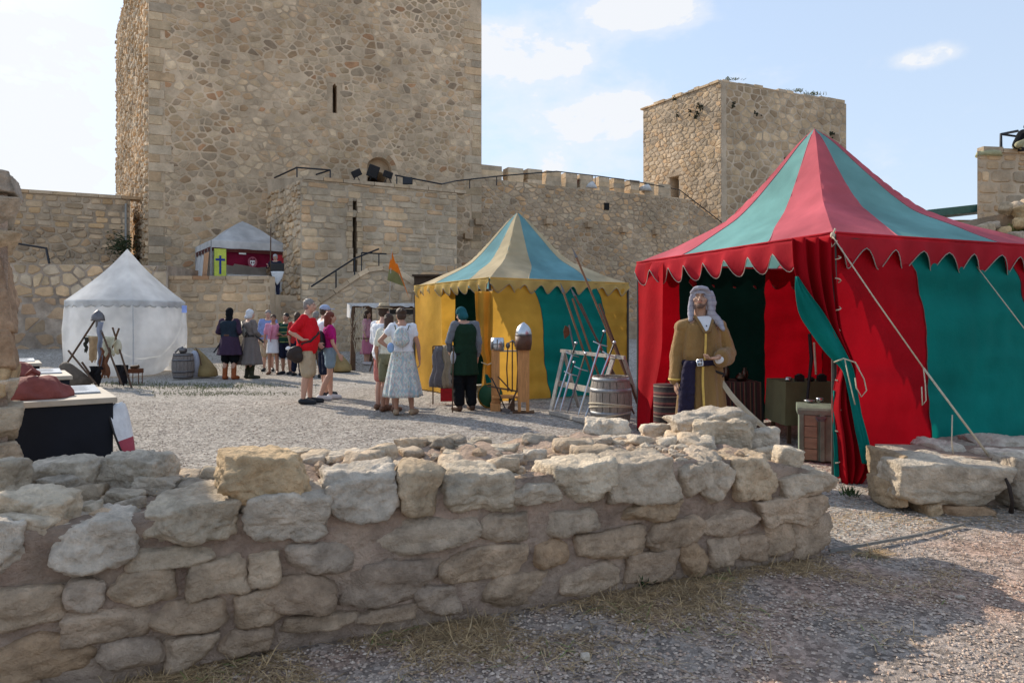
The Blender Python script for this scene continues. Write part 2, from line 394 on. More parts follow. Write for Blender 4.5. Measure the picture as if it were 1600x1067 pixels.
# ------------------------------------------------------------------ ground
GR_FAR = None
def ground():
    def extra(N, L, src, out):
        sep = N.new('ShaderNodeSeparateXYZ'); L.new(src, sep.inputs[0])
        def mth(op, a, b=None):
            n = N.new('ShaderNodeMath'); n.operation = op
            for i, v in enumerate((a, b)):
                if v is None: continue
                if isinstance(v, (int, float)): n.inputs[i].default_value = v
                else: L.new(v, n.inputs[i])
            return n.outputs[0]
        def noi(s, d=5, dist=0):
            n = N.new('ShaderNodeTexNoise'); n.inputs['Scale'].default_value = s; n.inputs['Detail'].default_value = d; n.inputs['Distortion'].default_value = dist; L.new(src, n.inputs['Vector']); return n.outputs['Fac']
        def ramp(f, a, b, c=0, d=1):
            r = N.new('ShaderNodeMapRange'); L.new(f, r.inputs[0]); r.inputs[1].default_value = a; r.inputs[2].default_value = b; r.inputs[3].default_value = c; r.inputs[4].default_value = d; return r.outputs[0]
        def mix(f, a, b):
            m = N.new('ShaderNodeMix'); m.data_type = 'RGBA'; L.new(f, m.inputs[0]) if not isinstance(f, float) else None
            for i, v in ((6, a), (7, b)):
                if isinstance(v, tuple): m.inputs[i].default_value = (*v, 1)
                else: L.new(v, m.inputs[i])
            return m.outputs[2]
        # signed distance to the line of the foreground wall: negative = path in front
        sd = mth('ADD', mth('MULTIPLY', sep.outputs['X'], -.388), mth('MULTIPLY', sep.outputs['Y'], .922))
        sd = mth('SUBTRACT', sd, 3.02)
        front = ramp(mth('ADD', sd, mth('MULTIPLY', noi(1.5), .4)), .1, .5, 1, 0)
        court = mix(ramp(noi(.5, 6), .35, .65), (.345, .305, .26), (.41, .37, .32))
        court = mix(ramp(noi(2.3, 6, .5), .6, .72), court, (.29, .26, .225))
        path = mix(ramp(noi(1.3, 6, .4), .42, .6), (.37, .305, .255), (.43, .295, .225))
        base = mix(front, court, path)
        # pebbles seen at distance
        v = N.new('ShaderNodeTexVoronoi'); v.inputs['Scale'].default_value = 42; L.new(src, v.inputs['Vector'])
        hs = N.new('ShaderNodeSeparateColor'); L.new(v.outputs['Color'], hs.inputs[0])
        q = N.new('ShaderNodeVectorMath'); q.operation = 'SCALE'; L.new(base, q.inputs[0]); L.new(ramp(hs.outputs[0], 0, 1, .55, 1.5), q.inputs['Scale'])
        v2 = N.new('ShaderNodeTexVoronoi'); v2.inputs['Scale'].default_value = 13; L.new(src, v2.inputs['Vector'])
        hs2 = N.new('ShaderNodeSeparateColor'); L.new(v2.outputs['Color'], hs2.inputs[0])
        q2 = N.new('ShaderNodeVectorMath'); q2.operation = 'SCALE'; L.new(q.outputs[0], q2.inputs[0]); L.new(ramp(hs2.outputs[1], 0, 1, .82, 1.18), q2.inputs['Scale'])
        return q2.outputs[0]
    m = mat('gravel_ground', (.4, .37, .33), .95, .12, 30, 1.0, 45, extra=extra, spec=.05, bdist=.03)
    b = MB()
    def gxy(i, lo, hi, n): return lo+(hi-lo)*i/n
    ys = [-60, -20, -5, 0, 1, 1.8]+[1.8+.16*i for i in range(1, 60)]+[11.5+i*.5 for i in range(40)]+[33, 40, 60, 120, 300, 900]
    xs = [-900, -300, -100, -50]+[-30+i*1.0 for i in range(22)]+[-8+.2*i for i in range(76)]+[7.5+i for i in range(23)]+[50, 100, 300, 900]
    vs = []
    for y in ys:
        for x in xs:
            p = Vector((x, y, 0)); z = gz(x, y)
            if y < 30 and abs(x) < 30: z += .025*noise.noise(p*.7)+.012*noise.noise(p*2.7)
            if y > 60 or abs(x) > 60: z -= .4
            vs.append((x, y, z-.012))
    n = len(xs)
    b.add(vs, [(j*n+i, j*n+i+1, (j+1)*n+i+1, (j+1)*n+i) for j in range(len(ys)-1) for i in range(n-1)])
    o = b.build('ground', m, None, smooth=True); o['kind'] = 'structure'
ground()
def gh(x, y):
    p = Vector((x, y, 0)); return gz(x, y)+.025*noise.noise(p*.7)+.012*noise.noise(p*2.7)-.012

# ------------------------------------------------------------------ main tower
def main_tower():
    t = thing('main_tower', 'huge square rubble stone keep with arrow slit and arched doorway', 'tower', (-15.97, 30, 0), local=False)
    Cc = Vector((-15.97, 30, 0)); d = Vector((cos(radians(22)), sin(radians(22)), 0)); Wd = 15.5
    dl = Vector((-sin(radians(34.5)), cos(radians(34.5)), 0)); Wl = 15.2
    Rr = Cc+d*Wd; Lb = Cc+dl*Wl; H = 19.6
    core = wall_core(t, [V2(Cc), V2(Rr), V2(Rr+dl*Wl), V2(Lb)], -.5, H, MORTAR)
    nrm = Vector((d.y, -d.x, 0))
    def hit(px, py):
        k = (px-800)/FPX; s = (k*Cc.y-Cc.x)/(d.x-k*d.y); Y = Cc.y+d.y*s
        return s, EYE-(py-HY)*Y/FPX
    s1, zt = hit(573, 244); s2, zb = hit(612, 300); sc = (s1+s2)/2; r = (s2-s1)/2
    zs = zt-r; zb = 7.2
    def arch(r, zs, zb, depth, y0=-.3):
        pts = [(sc-r, zb), (sc+r, zb)]+[(sc+r*cos(a*pi/14), zs+r*sin(a*pi/14)) for a in range(15)]
        f = lambda k: (lambda s, z: tuple(Cc+d*s-nrm*k+Vector((0, 0, z))))
        return MB().prism(pts, f(y0), f(depth))
    cut(core, arch(r, zs, zb, .55)); cut(core, arch(r*.78, zs-.45, zb, 3))
    a0, b0 = hit(523, 131); a1, b1 = hit(523, 177)
    f = lambda k: (lambda s, z: tuple(Cc+d*s-nrm*k+Vector((0, 0, z))))
    cut(core, MB().prism([(a0-.1, b1), (a0+.1, b1), (a0+.1, b0-.1), (a0, b0), (a0-.1, b0-.1)], f(-.3), f(1.2)))
    def hole(s, z):
        if abs(s-sc) < r+.14 and z < zs: return True
        if (s-sc)**2+(z-zs)**2 < (r+.3)**2 and z >= zs: return True
        return abs(s-a0) < .3 and b1-.2 < z < b0+.2
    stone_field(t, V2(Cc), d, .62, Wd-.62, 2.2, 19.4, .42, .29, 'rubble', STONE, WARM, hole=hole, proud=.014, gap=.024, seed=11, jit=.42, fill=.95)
    # quoins
    q = random.Random(5); z = 0.6; k = 0
    while z < H-.4:
        hh = q.uniform(.33, .46); w1 = q.choice((.62, .95)) if k % 2 else q.choice((.45, .55))
        for side, (o, dd, s0) in enumerate(((Cc, d, 0), (Rr, -d, 0))):
            w = w1*q.uniform(.9, 1.1); m = MB(); c = pick(PALE, q); c = tuple(x*.88 for x in c)
            nn = nrm; p = o+dd*(w/2)+nn*(-.1); p.z = z+hh/2
            m.box(p, (w-.03, .26, hh-.035), Matrix.Rotation(radians(22), 3, 'Z'), c).build('quoin', STONE, t) if z < 17 else None
        z += hh; k += 1
    # arch ring voussoirs
    for i in range(9):
        a = pi*(i+.5)/9; w = MB(); r0, r1 = r+.02, r+.26
        pts = [(sc+rr*cos(aa), zs+rr*sin(aa)) for rr, aa in ((r0, a-.16), (r1, a-.165), (r1, a+.165), (r0, a+.16))]
        w.prism(pts, f(.02), f(-.012-.006*(i % 2))); w.t = [pick(WARM)]*len(w.f); fixn(w.build('voussoir', STONE, t))
    for (z0, z1) in ((b1-.35, b1-.04), (b0+.02, b0+.3)):
        w = MB().prism([(a0-.42, z0), (a0+.42, z0), (a0+.42, z1), (a0-.42, z1)], f(.05), f(-.02)); w.t = [(1, .98, .95)]*len(w.f); fixn(w.build('slit_block', STONE, t))
    for sx in (-1, 1):
        w = MB().prism([(a0+sx*.11, b1), (a0+sx*.36, b1), (a0+sx*.36, b0), (a0+sx*.11, b0)], f(.05), f(-.014)); w.t = [(1, .98, .95)]*len(w.f); fixn(w.build('slit_block', STONE, t))
    # left face: very rough projecting stones
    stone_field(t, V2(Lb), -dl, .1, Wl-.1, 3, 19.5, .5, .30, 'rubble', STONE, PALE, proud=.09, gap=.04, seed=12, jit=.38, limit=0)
    # dark doorway leaf and hanging plants at the far left edge
    p = Cc+d*sc-nrm*2.2
    MB().box((p.x, p.y, zb+1.0), (2.0, .08, 2.4), Matrix.Rotation(radians(22), 3, 'Z')).build('door', mat('old_wood_dark', (.05, .03, .02), .7), t)
    return hit, d, nrm
TW = main_tower()

def small_tower():
    t = thing('small_tower', 'smaller square stone tower with sunlit left face behind the red and green tent', 'tower', (13.2, 43, 0), local=False)
    D = Vector((13.2, 43, 0)); d = Vector((2.29, 1, 0)).normalized(); dl = Vector((-.677, 1, 0)).normalized()
    W = 10.9; Wl = 6.85; H = 16.7
    core = wall_core(t, [V2(D), V2(D+d*W), V2(D+d*W+dl*Wl), V2(D+dl*Wl)], -.5, [H, H-.1, H-.1, H-.15], MORTAR_G)
    # door (left face), window (right face)
    L0 = D+dl*Wl; dd = -dl; nl = Vector((dd.y, -dd.x, 0)); nr = Vector((d.y, -d.x, 0))
    def on(o, d, px): k = (px-800)/FPX; return (k*o.y-o.x)/(d.x-k*d.y)
    s = on(L0, dd, 1053.5); Y = (L0+dd*s).y; za = EYE+(HY-276)*Y/FPX; zb = za-2.4
    f = lambda s0, k, o, e, nn: tuple(o+e*s0-nn*k)
    def pr(o, e, nn, a, b, z0, z1, k0, k1):
        g = lambda k: (lambda s, z: tuple(o+e*s-nn*k+Vector((0, 0, z))))
        return MB().prism([(a, z0), (b, z0), (b, z1), (a, z1)], g(k0), g(k1))
    cut(core, pr(L0, dd, nl, s-.42, s+.42, zb, za, -.3, 1.5))
    s2 = on(D, d, 1231); Y2 = (D+d*s2).y; zc = EYE+(HY-246)*Y2/FPX
    cut(core, pr(D, d, nr, s2-.35, s2+.35, zc-.9, zc, -.3, 1.5))
    fx = fixn(pr(L0, dd, nl, s-.62, s+.62, za, za+.25, .02, -.04).build('lintel', MORTAR_D, t))
    pr(L0, dd, nl, s-.4, s+.4, zb, za, .9, .95).build('door', mat('old_wood_dark', (.05, .03, .02)), t)
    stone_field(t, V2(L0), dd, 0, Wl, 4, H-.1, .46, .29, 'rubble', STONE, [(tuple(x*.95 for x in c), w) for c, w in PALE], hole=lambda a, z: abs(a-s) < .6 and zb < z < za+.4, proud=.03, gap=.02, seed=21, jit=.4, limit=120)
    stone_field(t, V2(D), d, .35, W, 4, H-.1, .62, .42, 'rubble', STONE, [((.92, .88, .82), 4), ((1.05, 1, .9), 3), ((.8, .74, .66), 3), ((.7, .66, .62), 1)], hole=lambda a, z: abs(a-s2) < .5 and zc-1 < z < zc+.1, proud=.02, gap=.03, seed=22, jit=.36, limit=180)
    # uneven top course and tufts
    q = random.Random(3)
    for (o, e, w) in ((D, d, W), (L0, dd, Wl)):
        a = 0
        while a < w-.3:
            l = q.uniform(.4, .9); hh = q.uniform(.08, .22); p = o+e*(a+l/2); p = p+Vector((0, .25, 0)); ang = math.atan2(e.y, e.x)
            MB().box((p.x, p.y, H-.05+hh/2-.04), (l*.95, .5, hh), Matrix.Rotation(ang, 3, 'Z'), pick(PALE, q)).build('coping_stone', STONE, t); a += l
    WEED = mat('dry_weed', (.12, .13, .05), .8, .3, 20, 0, 5)
    for (o, e, pos) in ((D, d, (.8, 6.2, 7.6, 7.9)), ):
        for a in pos:
            b = MB(); p = o+e*a; p.z = H+.1
            for i in range(40):
                o_ = p+Vector((q.gauss(0, .3), q.gauss(0, .1), 0)); b.beam(o_, o_+Vector((q.gauss(0, .1), 0, q.uniform(.04, .25))), .022)
            b.build('weed_tuft', WEED, t, kind='stuff')
    # putlog holes as small dark sockets
    for (o, e, nn, lst) in ((L0, dd, nl, [(1088, 183), (1093, 166), (1080, 175), (1060, 180), (1098, 167), (1092, 177), (1056, 156)]), (D, d, nr, [(1144, 166), (1181, 178), (1298, 209)])):
        for px, py in lst:
            a = on(o, e, px); p = o+e*a+nn*.055; p.z = EYE+(HY-py)*p.y/FPX
            b = MB()
            for i in range(14): b.ell(p+Vector((q.gauss(0, .1), 0, q.gauss(0, .09))), (.06, .04, .06), n=5, m=3)
            b.build('wall_weed', mat('dark_weed', (.03, .03, .015), .9), t, kind='stuff')
    return D, d
small_tower()

# ------------------------------------------------------------------ entrance bastion in front of the tower
def bastion():
    t = thing('stone_bastion', 'tall pale stone bastion below the arched doorway with a long dark crack', 'bastion', (-8.5, 27.5, 0), local=False)
    A = Vector(((470-800)/FPX*27.6, 27.6, 0)); B = Vector(((714-800)/FPX*30.6, 30.6, 0))
    E = Vector(((418-800)/FPX*30.9, 30.9, 0)); F = B*1.14+Vector((-.05, 0, 0))
    def z(px, py, Y): return EYE+(HY-py)*Y/FPX
    zA, zB, zE = z(470, 278, 27.6), z(714, 300, 30.6), z(418, 280, 30.9)
    core = wall_core(t, [V2(A), V2(B), V2(F), V2(E+Vector((1, 4.0, 0))), V2(E)], -.3, [zA, zB, zB+.6, zE+.3, zE], MORTAR_G)
    d = (B-A); W = d.length; d.normalize(); nn = Vector((d.y, -d.x, 0))
    k = (554-800)/FPX; s = (k*A.y-A.x)/(d.x-k*d.y); Y = (A+d*s).y; z1, z0 = z(554, 314, Y), z(554, 425, Y)
    g = lambda kk: (lambda a, b: tuple(A+d*a-nn*kk+Vector((0, 0, b))))
    cut(core, MB().prism([(s-.10, z0), (s+.13, z0), (s+.1, z1), (s-.07, z1)], g(-.4), g(1.0)))
    slope = (zB-zA)/W
    cl = [(-slope, 1, zA-.06)]
    hole = lambda a, zz: abs(a-s) < .28 and z0-.1 < zz < z1+.15
    stone_field(t, V2(A), d, 0, W, 2, zA, .62, .29, 'ashlar', STONE, [((1.02, 1.02, 1.0), 5), ((1.1, 1.05, .95), 3), ((.92, .95, .96), 3), ((.8, .82, .84), 1), ((1.1, .95, .8), 2)], clips=cl, hole=hole, proud=.025, gap=.014, seed=31, amt=.6, limit=300, jit=.5)
    dl = A-E; Wl = dl.length
    stone_field(t, V2(E), dl.normalized(), 0, Wl, 2, zA-.05, .5, .28, 'rubble', STONE, PALE, proud=.06, gap=.03, seed=32, limit=60)
    # edge stones of the crack
    q = random.Random(2); zz = z0
    while zz < z1+.1:
        hh = q.uniform(.16, .3)
        for sx in (-1, 1):
            w = q.uniform(.16, .26); off = q.uniform(.07, .12); a = s+sx*(off+w/2); p = A+d*a+nn*.005
            MB().box((p.x, p.y, zz+hh/2), (w, .1, hh-.02), Matrix.Rotation(math.atan2(d.y, d.x), 3, 'Z'), pick(PALE, q)).build('crack_edge_stone', STONE, t)
        zz += hh
    # parapet lip along top
    a = 0
    while a < W:
        l = q.uniform(.5, .9); p = A+d*(a+l/2); zt = zA+slope*(a+l/2)
        MB().box((p.x, p.y+.2, zt+.02), (l*.97, .5, .14), Matrix.Rotation(math.atan2(d.y, d.x), 3, 'Z'), pick(PALE, q)).build('coping_stone', STONE, t); a += l
    # green damp slab and block near the left corner top
    return A, B, d, W, zA, zB
BA = bastion()

# ------------------------------------------------------------------ curtain wall with merlons
def curtain():
    A = Vector((-3.4, 35.1, 0)); B = Vector((10.85, 42.0, 0)); d = (B-A); W = d.length; d.normalize()
    t = thing('curtain_wall', 'long battlemented castle wall running between the keep and the smaller tower', 'castle wall', V2(A)+(0,), local=False)
    nn = Vector((d.y, -d.x, 0)); ang = math.atan2(d.y, d.x)
    E = Vector(((1130-800)/FPX*42.9, 42.9, 0)); Ff = Vector((30, 50, 0))
    H = 9.0
    zE = EYE+(HY-352)*42.9/FPX
    back = Vector((-.6, 2.2, 0))
    wall_core(t, [V2(A), V2(B), V2(B+back), V2(A+back)], -.3, H, MORTAR_D)
    wall_core(t, [V2(B), V2(E), V2(E+back), V2(B+back)], -.3, [H, zE, zE, H], MORTAR_D)
    wall_core(t, [V2(E), V2(Ff), V2(Ff+back), V2(E+back)], -.3, [zE, 4, 4, zE], MORTAR_D)
    stone_field(t, V2(A), d, 0, W, 1.5, H, .43, .25, 'rubble', STONE, [((.86, .82, .78), 5), ((.98, .9, .8), 3), ((.78, .76, .74), 2), ((1.02, .84, .66), 2), ((.95, .95, .92), 2)], proud=.025, gap=.022, seed=41, limit=300, jit=.42)
    d2 = (E-B); W2 = d2.length; d2n = d2.normalized(); sl = (zE-H)/W2
    stone_field(t, V2(B), d2n, 0, W2, 2, H, .5, .32, 'rubble', STONE, DARK, clips=[(-sl, 1, H)], proud=.03, gap=.035, seed=42, limit=0)
    # sockets and corbels
    q = random.Random(9)
    for px, py, w in ((729, 370, .45), (746, 348, .5), (854, 347, .4), (918, 352, .4), (972, 360, .4), (1022, 363, .35), (947, 323, .4)):
        k = (px-800)/FPX; s = (k*A.y-A.x)/(d.x-k*d.y); p = A+d*s; z = EYE+(HY-py)*p.y/FPX
        if px == 947: MB().box((p.x+nn.x*.03, p.y+nn.y*.03, z), (.32, .12, .4), Matrix.Rotation(ang, 3, 'Z')).build('putlog_hole', BLACK, t)
        else: MB().box((p.x+nn.x*.15, p.y+nn.y*.15, z), (w, .42, .3), Matrix.Rotation(ang, 3, 'Z'), (.85, .8, .75)).build('corbel', STONE, t)
    # merlons: tall block near the keep, then a row
    for i, (pa, pb, py) in enumerate(((742, 787, 260), (790, 819, 264), (821, 848, 266), (850, 878, 269), (881, 902, 272), (903, 927, 275), (933, 952, 278), (956, 976, 280), (982, 999, 283), (1004, 1022, 286), (1026, 1048, 289))):
        def hit(px): k = (px-800)/FPX; return (k*(A.y+.2)-A.x)/(d.x-k*d.y)
        sa, sb = hit(pa), hit(pb); p = A+d*((sa+sb)/2)+Vector((-.1, .5, 0)); z = EYE+(HY-py)*p.y/FPX
        hh = z-H; c = pick(PALE, q); n = 3
        for k in range(n):
            zz = H+(hh-.02)*(k+.5)/n; w = (sb-sa)*(.98 if k < n-1 else 1.0)
            MB().box((p.x, p.y, zz+.0), (w*q.uniform(.80, .9), .7, hh/n*.96), Matrix.Rotation(ang+q.uniform(-.03, .03), 3, 'Z'), pick(PALE, q)).build('merlon_stone', STONE, t)
    a = 0
    while a < W:
        l = q.uniform(.4, .9); p = A+d*(a+l/2)+Vector((-.1, .4, 0)); hh = q.uniform(.04, .12)
        MB().box((p.x, p.y, H+hh/2-.03), (l*.95, .7, hh), Matrix.Rotation(ang+q.uniform(-.04, .04), 3, 'Z'), pick(PALE, q)).build('coping_stone', STONE, t); a += l
    return A, d
CW = curtain()

# ------------------------------------------------------------------ left ramparts
def left_walls():
    t = thing('left_rampart', 'tall squared stone rampart at the left with a drainpipe beside the keep', 'castle wall', (-21, 27, 0), local=False)
    A = Vector(((-60-800)/FPX*28.5, 28.5, 0)); B = Vector(((203-800)/FPX*31.0, 31.0, 0)); d = B-A; W = d.length; d.normalize()
    zA = EYE+(HY-291)*28.5/FPX; zB = EYE+(HY-308)*31/FPX; sl = (zB-zA)/W
    wall_core(t, [V2(A), V2(B), V2(B*1.1), V2(A+Vector((0, 3, 0)))], -.2, [zA, zB, zB, zA], MORTAR_D)
    stone_field(t, V2(A), d, 0, W, 5.6, zA, .55, .30, 'ashlar', STONE, [((1.0, .95, .88), 5), ((1.1, .95, .75), 3), ((.95, .95, .95), 2), ((.8, .8, .8), 1)], clips=[(-sl, 1, zA-.12)], proud=.03, gap=.03, seed=51, amt=.7, limit=130, jit=.4)
    stone_field(t, V2(A), d, 0, W, 2.5, 5.6, .42, .29, 'rubble', STONE, DARK, proud=.04, gap=.03, seed=52, limit=150)
    q = random.Random(6); a = 0
    while a < W-.2:
        l = q.uniform(.5, 1.0); p = A+d*(a+l/2)+Vector((0, .2, 0)); z = zA+sl*(a+l/2)
        MB().box((p.x, p.y, z-.04), (l*.98, .55, .14), (0, -math.atan(sl)*1, math.atan2(d.y, d.x)), pick(PALE, q)).build('coping_stone', STONE, t); a += l
    x = B+d*(-.12); MB().tube([(x.x, x.y-.08, 4.4), (x.x, x.y-.08, 6.8)], .05).build('drainpipe', mat('grey_pipe', (.3, .3, .28), .6), t)
    # lower wall in front
    t2 = thing('lower_left_wall', 'weathered plastered rubble wall behind the small white tent', 'wall', (-18, 24.5, 0), local=False)
    A = Vector(((-80-800)/FPX*24.5, 24.5, 0)); B = Vector(((262-800)/FPX*25.6, 25.6, 0)); d = B-A; W = d.length; d.normalize()
    zt = EYE+(HY-412)*24.8/FPX
    wall_core(t2, [V2(A), V2(B), V2(B+Vector((0, 2.5, 0))), V2(A+Vector((0, 2.5, 0)))], -.2, zt, mat('pinkish_render', (.40, .32, .25), .95, .3, 2, .8, 9, stain=.5, spec=.05, bdist=.05))
    stone_field(t2, V2(A), d, 0, W, 2.35, zt, .5, .42, 'rubble', STONE, PALE, proud=.03, gap=.025, seed=53, limit=110)
    stone_field(t2, V2(A), d, 0, W, .2, 2.35, .55, .38, 'rubble', STONE, [((.8, .68, .6), 4), ((.7, .66, .62), 2), ((.88, .78, .7), 2)], proud=.012, gap=.035, seed=54, limit=120, fill=.7)
    # shrub on the wall
    s = thing('wall_shrub', 'dark green shrub growing out of the corner beside the keep', 'shrub', (-17.6, 30.3, 4.6), local=False)
    c = P(190, 384, 30.2); b = MB(); q = random.Random(8)
    for i in range(420):
        v = Vector((q.gauss(0, .26), q.gauss(0, .2), q.gauss(0, .26))); p = c+v; a = q.uniform(0, pi)
        u = Vector((cos(a), sin(a), q.uniform(-.5, .5)))*.07; w = Vector((q.uniform(-1, 1), q.uniform(-1, 1), 1)).normalized()*.06
        b.add([p-u, p+w*.6, p+u, p-w*.6], [(0, 1, 2, 3)])
    b.build('foliage', mat('shrub_leaf', (.045, .06, .025), .7, .35, 20, 0, 5, trans=.25), s, kind='stuff')
    MB().tube([c+Vector((.1, .3, -.5)), c], [.04, .02], 6).build('stem', mat('bark', (.08, .06, .04)), s)
    # handrail at far left
    h = thing('left_handrail', 'short grey metal handrail on the ledge behind the left wall', 'handrail', V2(P(60, 400, 25.6))+(3,), local=False)
    MB().tube([P(10, 378, 25.5), P(72, 388, 25.5)], .04, 6).build('rail', METAL_D, h); MB().tube([P(72, 387, 25.5), P(77, 412, 25.5)], .04, 6).build('post', METAL_D, h)
left_walls()

# ------------------------------------------------------------------ terrace with canopy tent on it, landing, stair parapet
def terrace():
    t = thing('terrace_wall', 'squared stone terrace wall below the white canopy tent', 'terrace', (-11, 25.6, 0), local=False)
    A = Vector(((245-800)/FPX*25.7, 25.7, 0)); B = Vector(((422-800)/FPX*25.7, 25.7, 0)); d = B-A; W = d.length; d.normalize()
    zt = EYE+(HY-434)*25.7/FPX
    wall_core(t, [V2(A), V2(B), (B.x, B.y+.55), (A.x, A.y+.55)], -.2, zt, MORTAR)
    wall_core(t, [(A.x, A.y+.54), (B.x+.02, B.y+.54), (B.x+1.5, 31.5), (A.x-1, 31.5)], -.2, 2.5, MORTAR, 'terrace_floor')
    stone_field(t, V2(A), d, 0, W, .25, zt, .62, .33, 'ashlar', STONE, [((1.0, .92, .82), 5), ((1.08, .95, .8), 3), ((.88, .8, .72), 3), ((.8, .78, .76), 1)], proud=.03, gap=.035, seed=61, amt=.7, limit=300, jit=.45)
    q = random.Random(16); a = 0
    while a < W-.1:
        l = min(q.uniform(.5, .95), W-a); p = A+d*(a+l/2)
        MB().box((p.x, p.y+.26, zt+.0), (l*.97, .62, .13), None, pick(WARM, q)).build('coping_stone', STONE, t); a += l
    # landing step right of the terrace
    t2 = thing('landing_wall', 'low stone landing wall where the helmeted guard stands', 'wall', (-9, 26.6, 0), local=False)
    A2 = Vector(((415-800)/FPX*26.6, 26.6, 0)); B2 = Vector(((560-800)/FPX*26.6, 26.6, 0)); W2 = (B2-A2).length
    z2 = EYE+(HY-470)*26.6/FPX
    wall_core(t2, [V2(A2), V2(B2), (B2.x, 31), (A2.x, 31)], -.2, z2, MORTAR_D)
    stone_field(t2, V2(A2), (1, 0), 0, W2, .3, z2-.04, .5, .28, 'rubble', STONE, DARK, proud=.03, gap=.035, seed=62, limit=120)
    # stair parapet: rounded sloping top
    t3 = thing('stair_parapet', 'rounded sloping stone parapet of the outdoor stairway behind the visitors', 'parapet', (-6, 24, 0), local=False)
    out = [(440, 512), (470, 494), (499, 471), (522, 456), (544, 441), (560, 430), (575, 422), (598, 418.5), (623, 426), (647, 443), (690, 470), (720, 500)]
    Y = 24.2; top = [P(px, py, Y) for px, py in out]
    n = len(top); b = MB()
    vs = [(p.x, Y, -.2) for p in top]+[(p.x, Y, p.z-.03) for p in top]+[(p.x+.15, Y+.8, p.z) for p in top]+[(p.x+.15, Y+.8, -.2) for p in top]
    fs = [(k*n+i, k*n+i+1, (k+1)*n+i+1, (k+1)*n+i) for k in range(3) for i in range(n-1)]
    b.add(vs, fs).build('core', MORTAR_G, t3)
    cl = []
    for a, c in zip(top[:8], top[1:9]):
        sl = (c.z-a.z)/(c.x-a.x); cl.append((-sl, 1, a.z-sl*a.x-.16))
    # convex crown only, right side separately
    for a, c in zip(top[7:-1], top[8:]):
        sl = (c.z-a.z)/(c.x-a.x); cl.append((-sl, 1, a.z-sl*a.x-.16))
    zmax = max(p.z for p in top)
    def hole(s, z):
        for a, c in zip(top, top[1:]):
            if a.x <= s <= c.x: return z > lerp(a.z, c.z, (s-a.x)/(c.x-a.x))-.14
        return True
    stone_field(t3, (0, Y), (1, 0), top[0].x, top[-1].x, .3, zmax, .38, .2, 'rubble', STONE, [((.92, .90, .86), 5), ((1.0, .95, .88), 3), ((.84, .82, .79), 2)], hole=hole, proud=.02, gap=.02, seed=63, limit=230)
    q = random.Random(4)
    for a, c in zip(top, top[1:]):
        l = (c-a).length; m = max(1, round(l/.45))
        for i in range(m):
            p = a.lerp(c, (i+.5)/m); ang = math.atan2(c.z-a.z, c.x-a.x)
            MB().box((p.x+.03, Y+.36, p.z-.0), (l/m*.96, .86, .16), (0, -ang, 0), pick([((1.05, 1.04, 1.0), 1), ((.9, .88, .85), 1)], q)).build('coping_stone', STONE, t3)
    # brown hut roof edge right behind parapet
    t4 = thing('brown_shed', 'dark brown timber shed partly hidden behind the yellow and teal tent', 'shed', (-3.3, 23, 0), local=False)
    a, c = P(647, 432, 23), P(700, 432, 23)
    m = mat('dark_brown_wood', (.06, .035, .02), .7, .2, 8, .3, 20)
    MB().box(((a.x+c.x)/2, 23.5, a.z/2+.1), (c.x-a.x, 1, a.z-.2)).build('wall', m, t4); MB().box(((a.x+c.x)/2, 23.45, a.z+.03), (c.x-a.x+.1, 1.2, .06)).build('roof', m, t4)
terrace()

# ------------------------------------------------------------------ right side: wall on rocks
def right_wall():
    t = thing('right_stone_building', 'corner of a squared grey stone building high on rocks at the right edge', 'building', (17, 26, 5), local=False)
    Y = 25; A = P(1527, 236, Y); W = 6; zb = EYE+(HY-340)*Y/FPX
    wall_core(t, [(A.x, Y), (A.x+W, Y+.8), (A.x*1.2+W, Y*1.2), (A.x*1.2, Y*1.2)], 2, A.z, MORTAR_G)
    stone_field(t, (A.x, Y), (W, .8), 0, W, zb-.6, A.z-.1, .62, .38, 'ashlar', STONE, PALE, proud=.04, gap=.03, seed=71, amt=.7, limit=150)
    q = random.Random(12); a = 0
    while a < W-.3:
        l = q.uniform(.6, 1.1); hh = q.uniform(.1, .25)
        MB().box((A.x+a+l/2+.14, Y+.12+a*.13, A.z+hh/2-.05), (l*.96, .3, hh), (0, 0, .13), pick(PALE, q)).build('coping_stone', STONE, t); a += l
    g = thing('green_flat_roof', 'dark green metal roof edge between the tent and the right building', 'roof', (13, 22, 4), local=False)
    a, b = P(1455, 328, 30), P(1532, 318, 30)
    MB().box(((a.x+b.x)/2+.5, 30.6, (a.z+b.z)/2-.12), (b.x-a.x+1.4, 1.4, .32), (0, -.11, 0)).build('roof_slab', mat('green_metal', (.03, .11, .12), .5), g)
    MB().box(((a.x+b.x)/2+.6, 31.0, (a.z-.35)/2), (b.x-a.x+1.2, .8, a.z-.35)).build('wall', MORTAR_G, g)
right_wall()
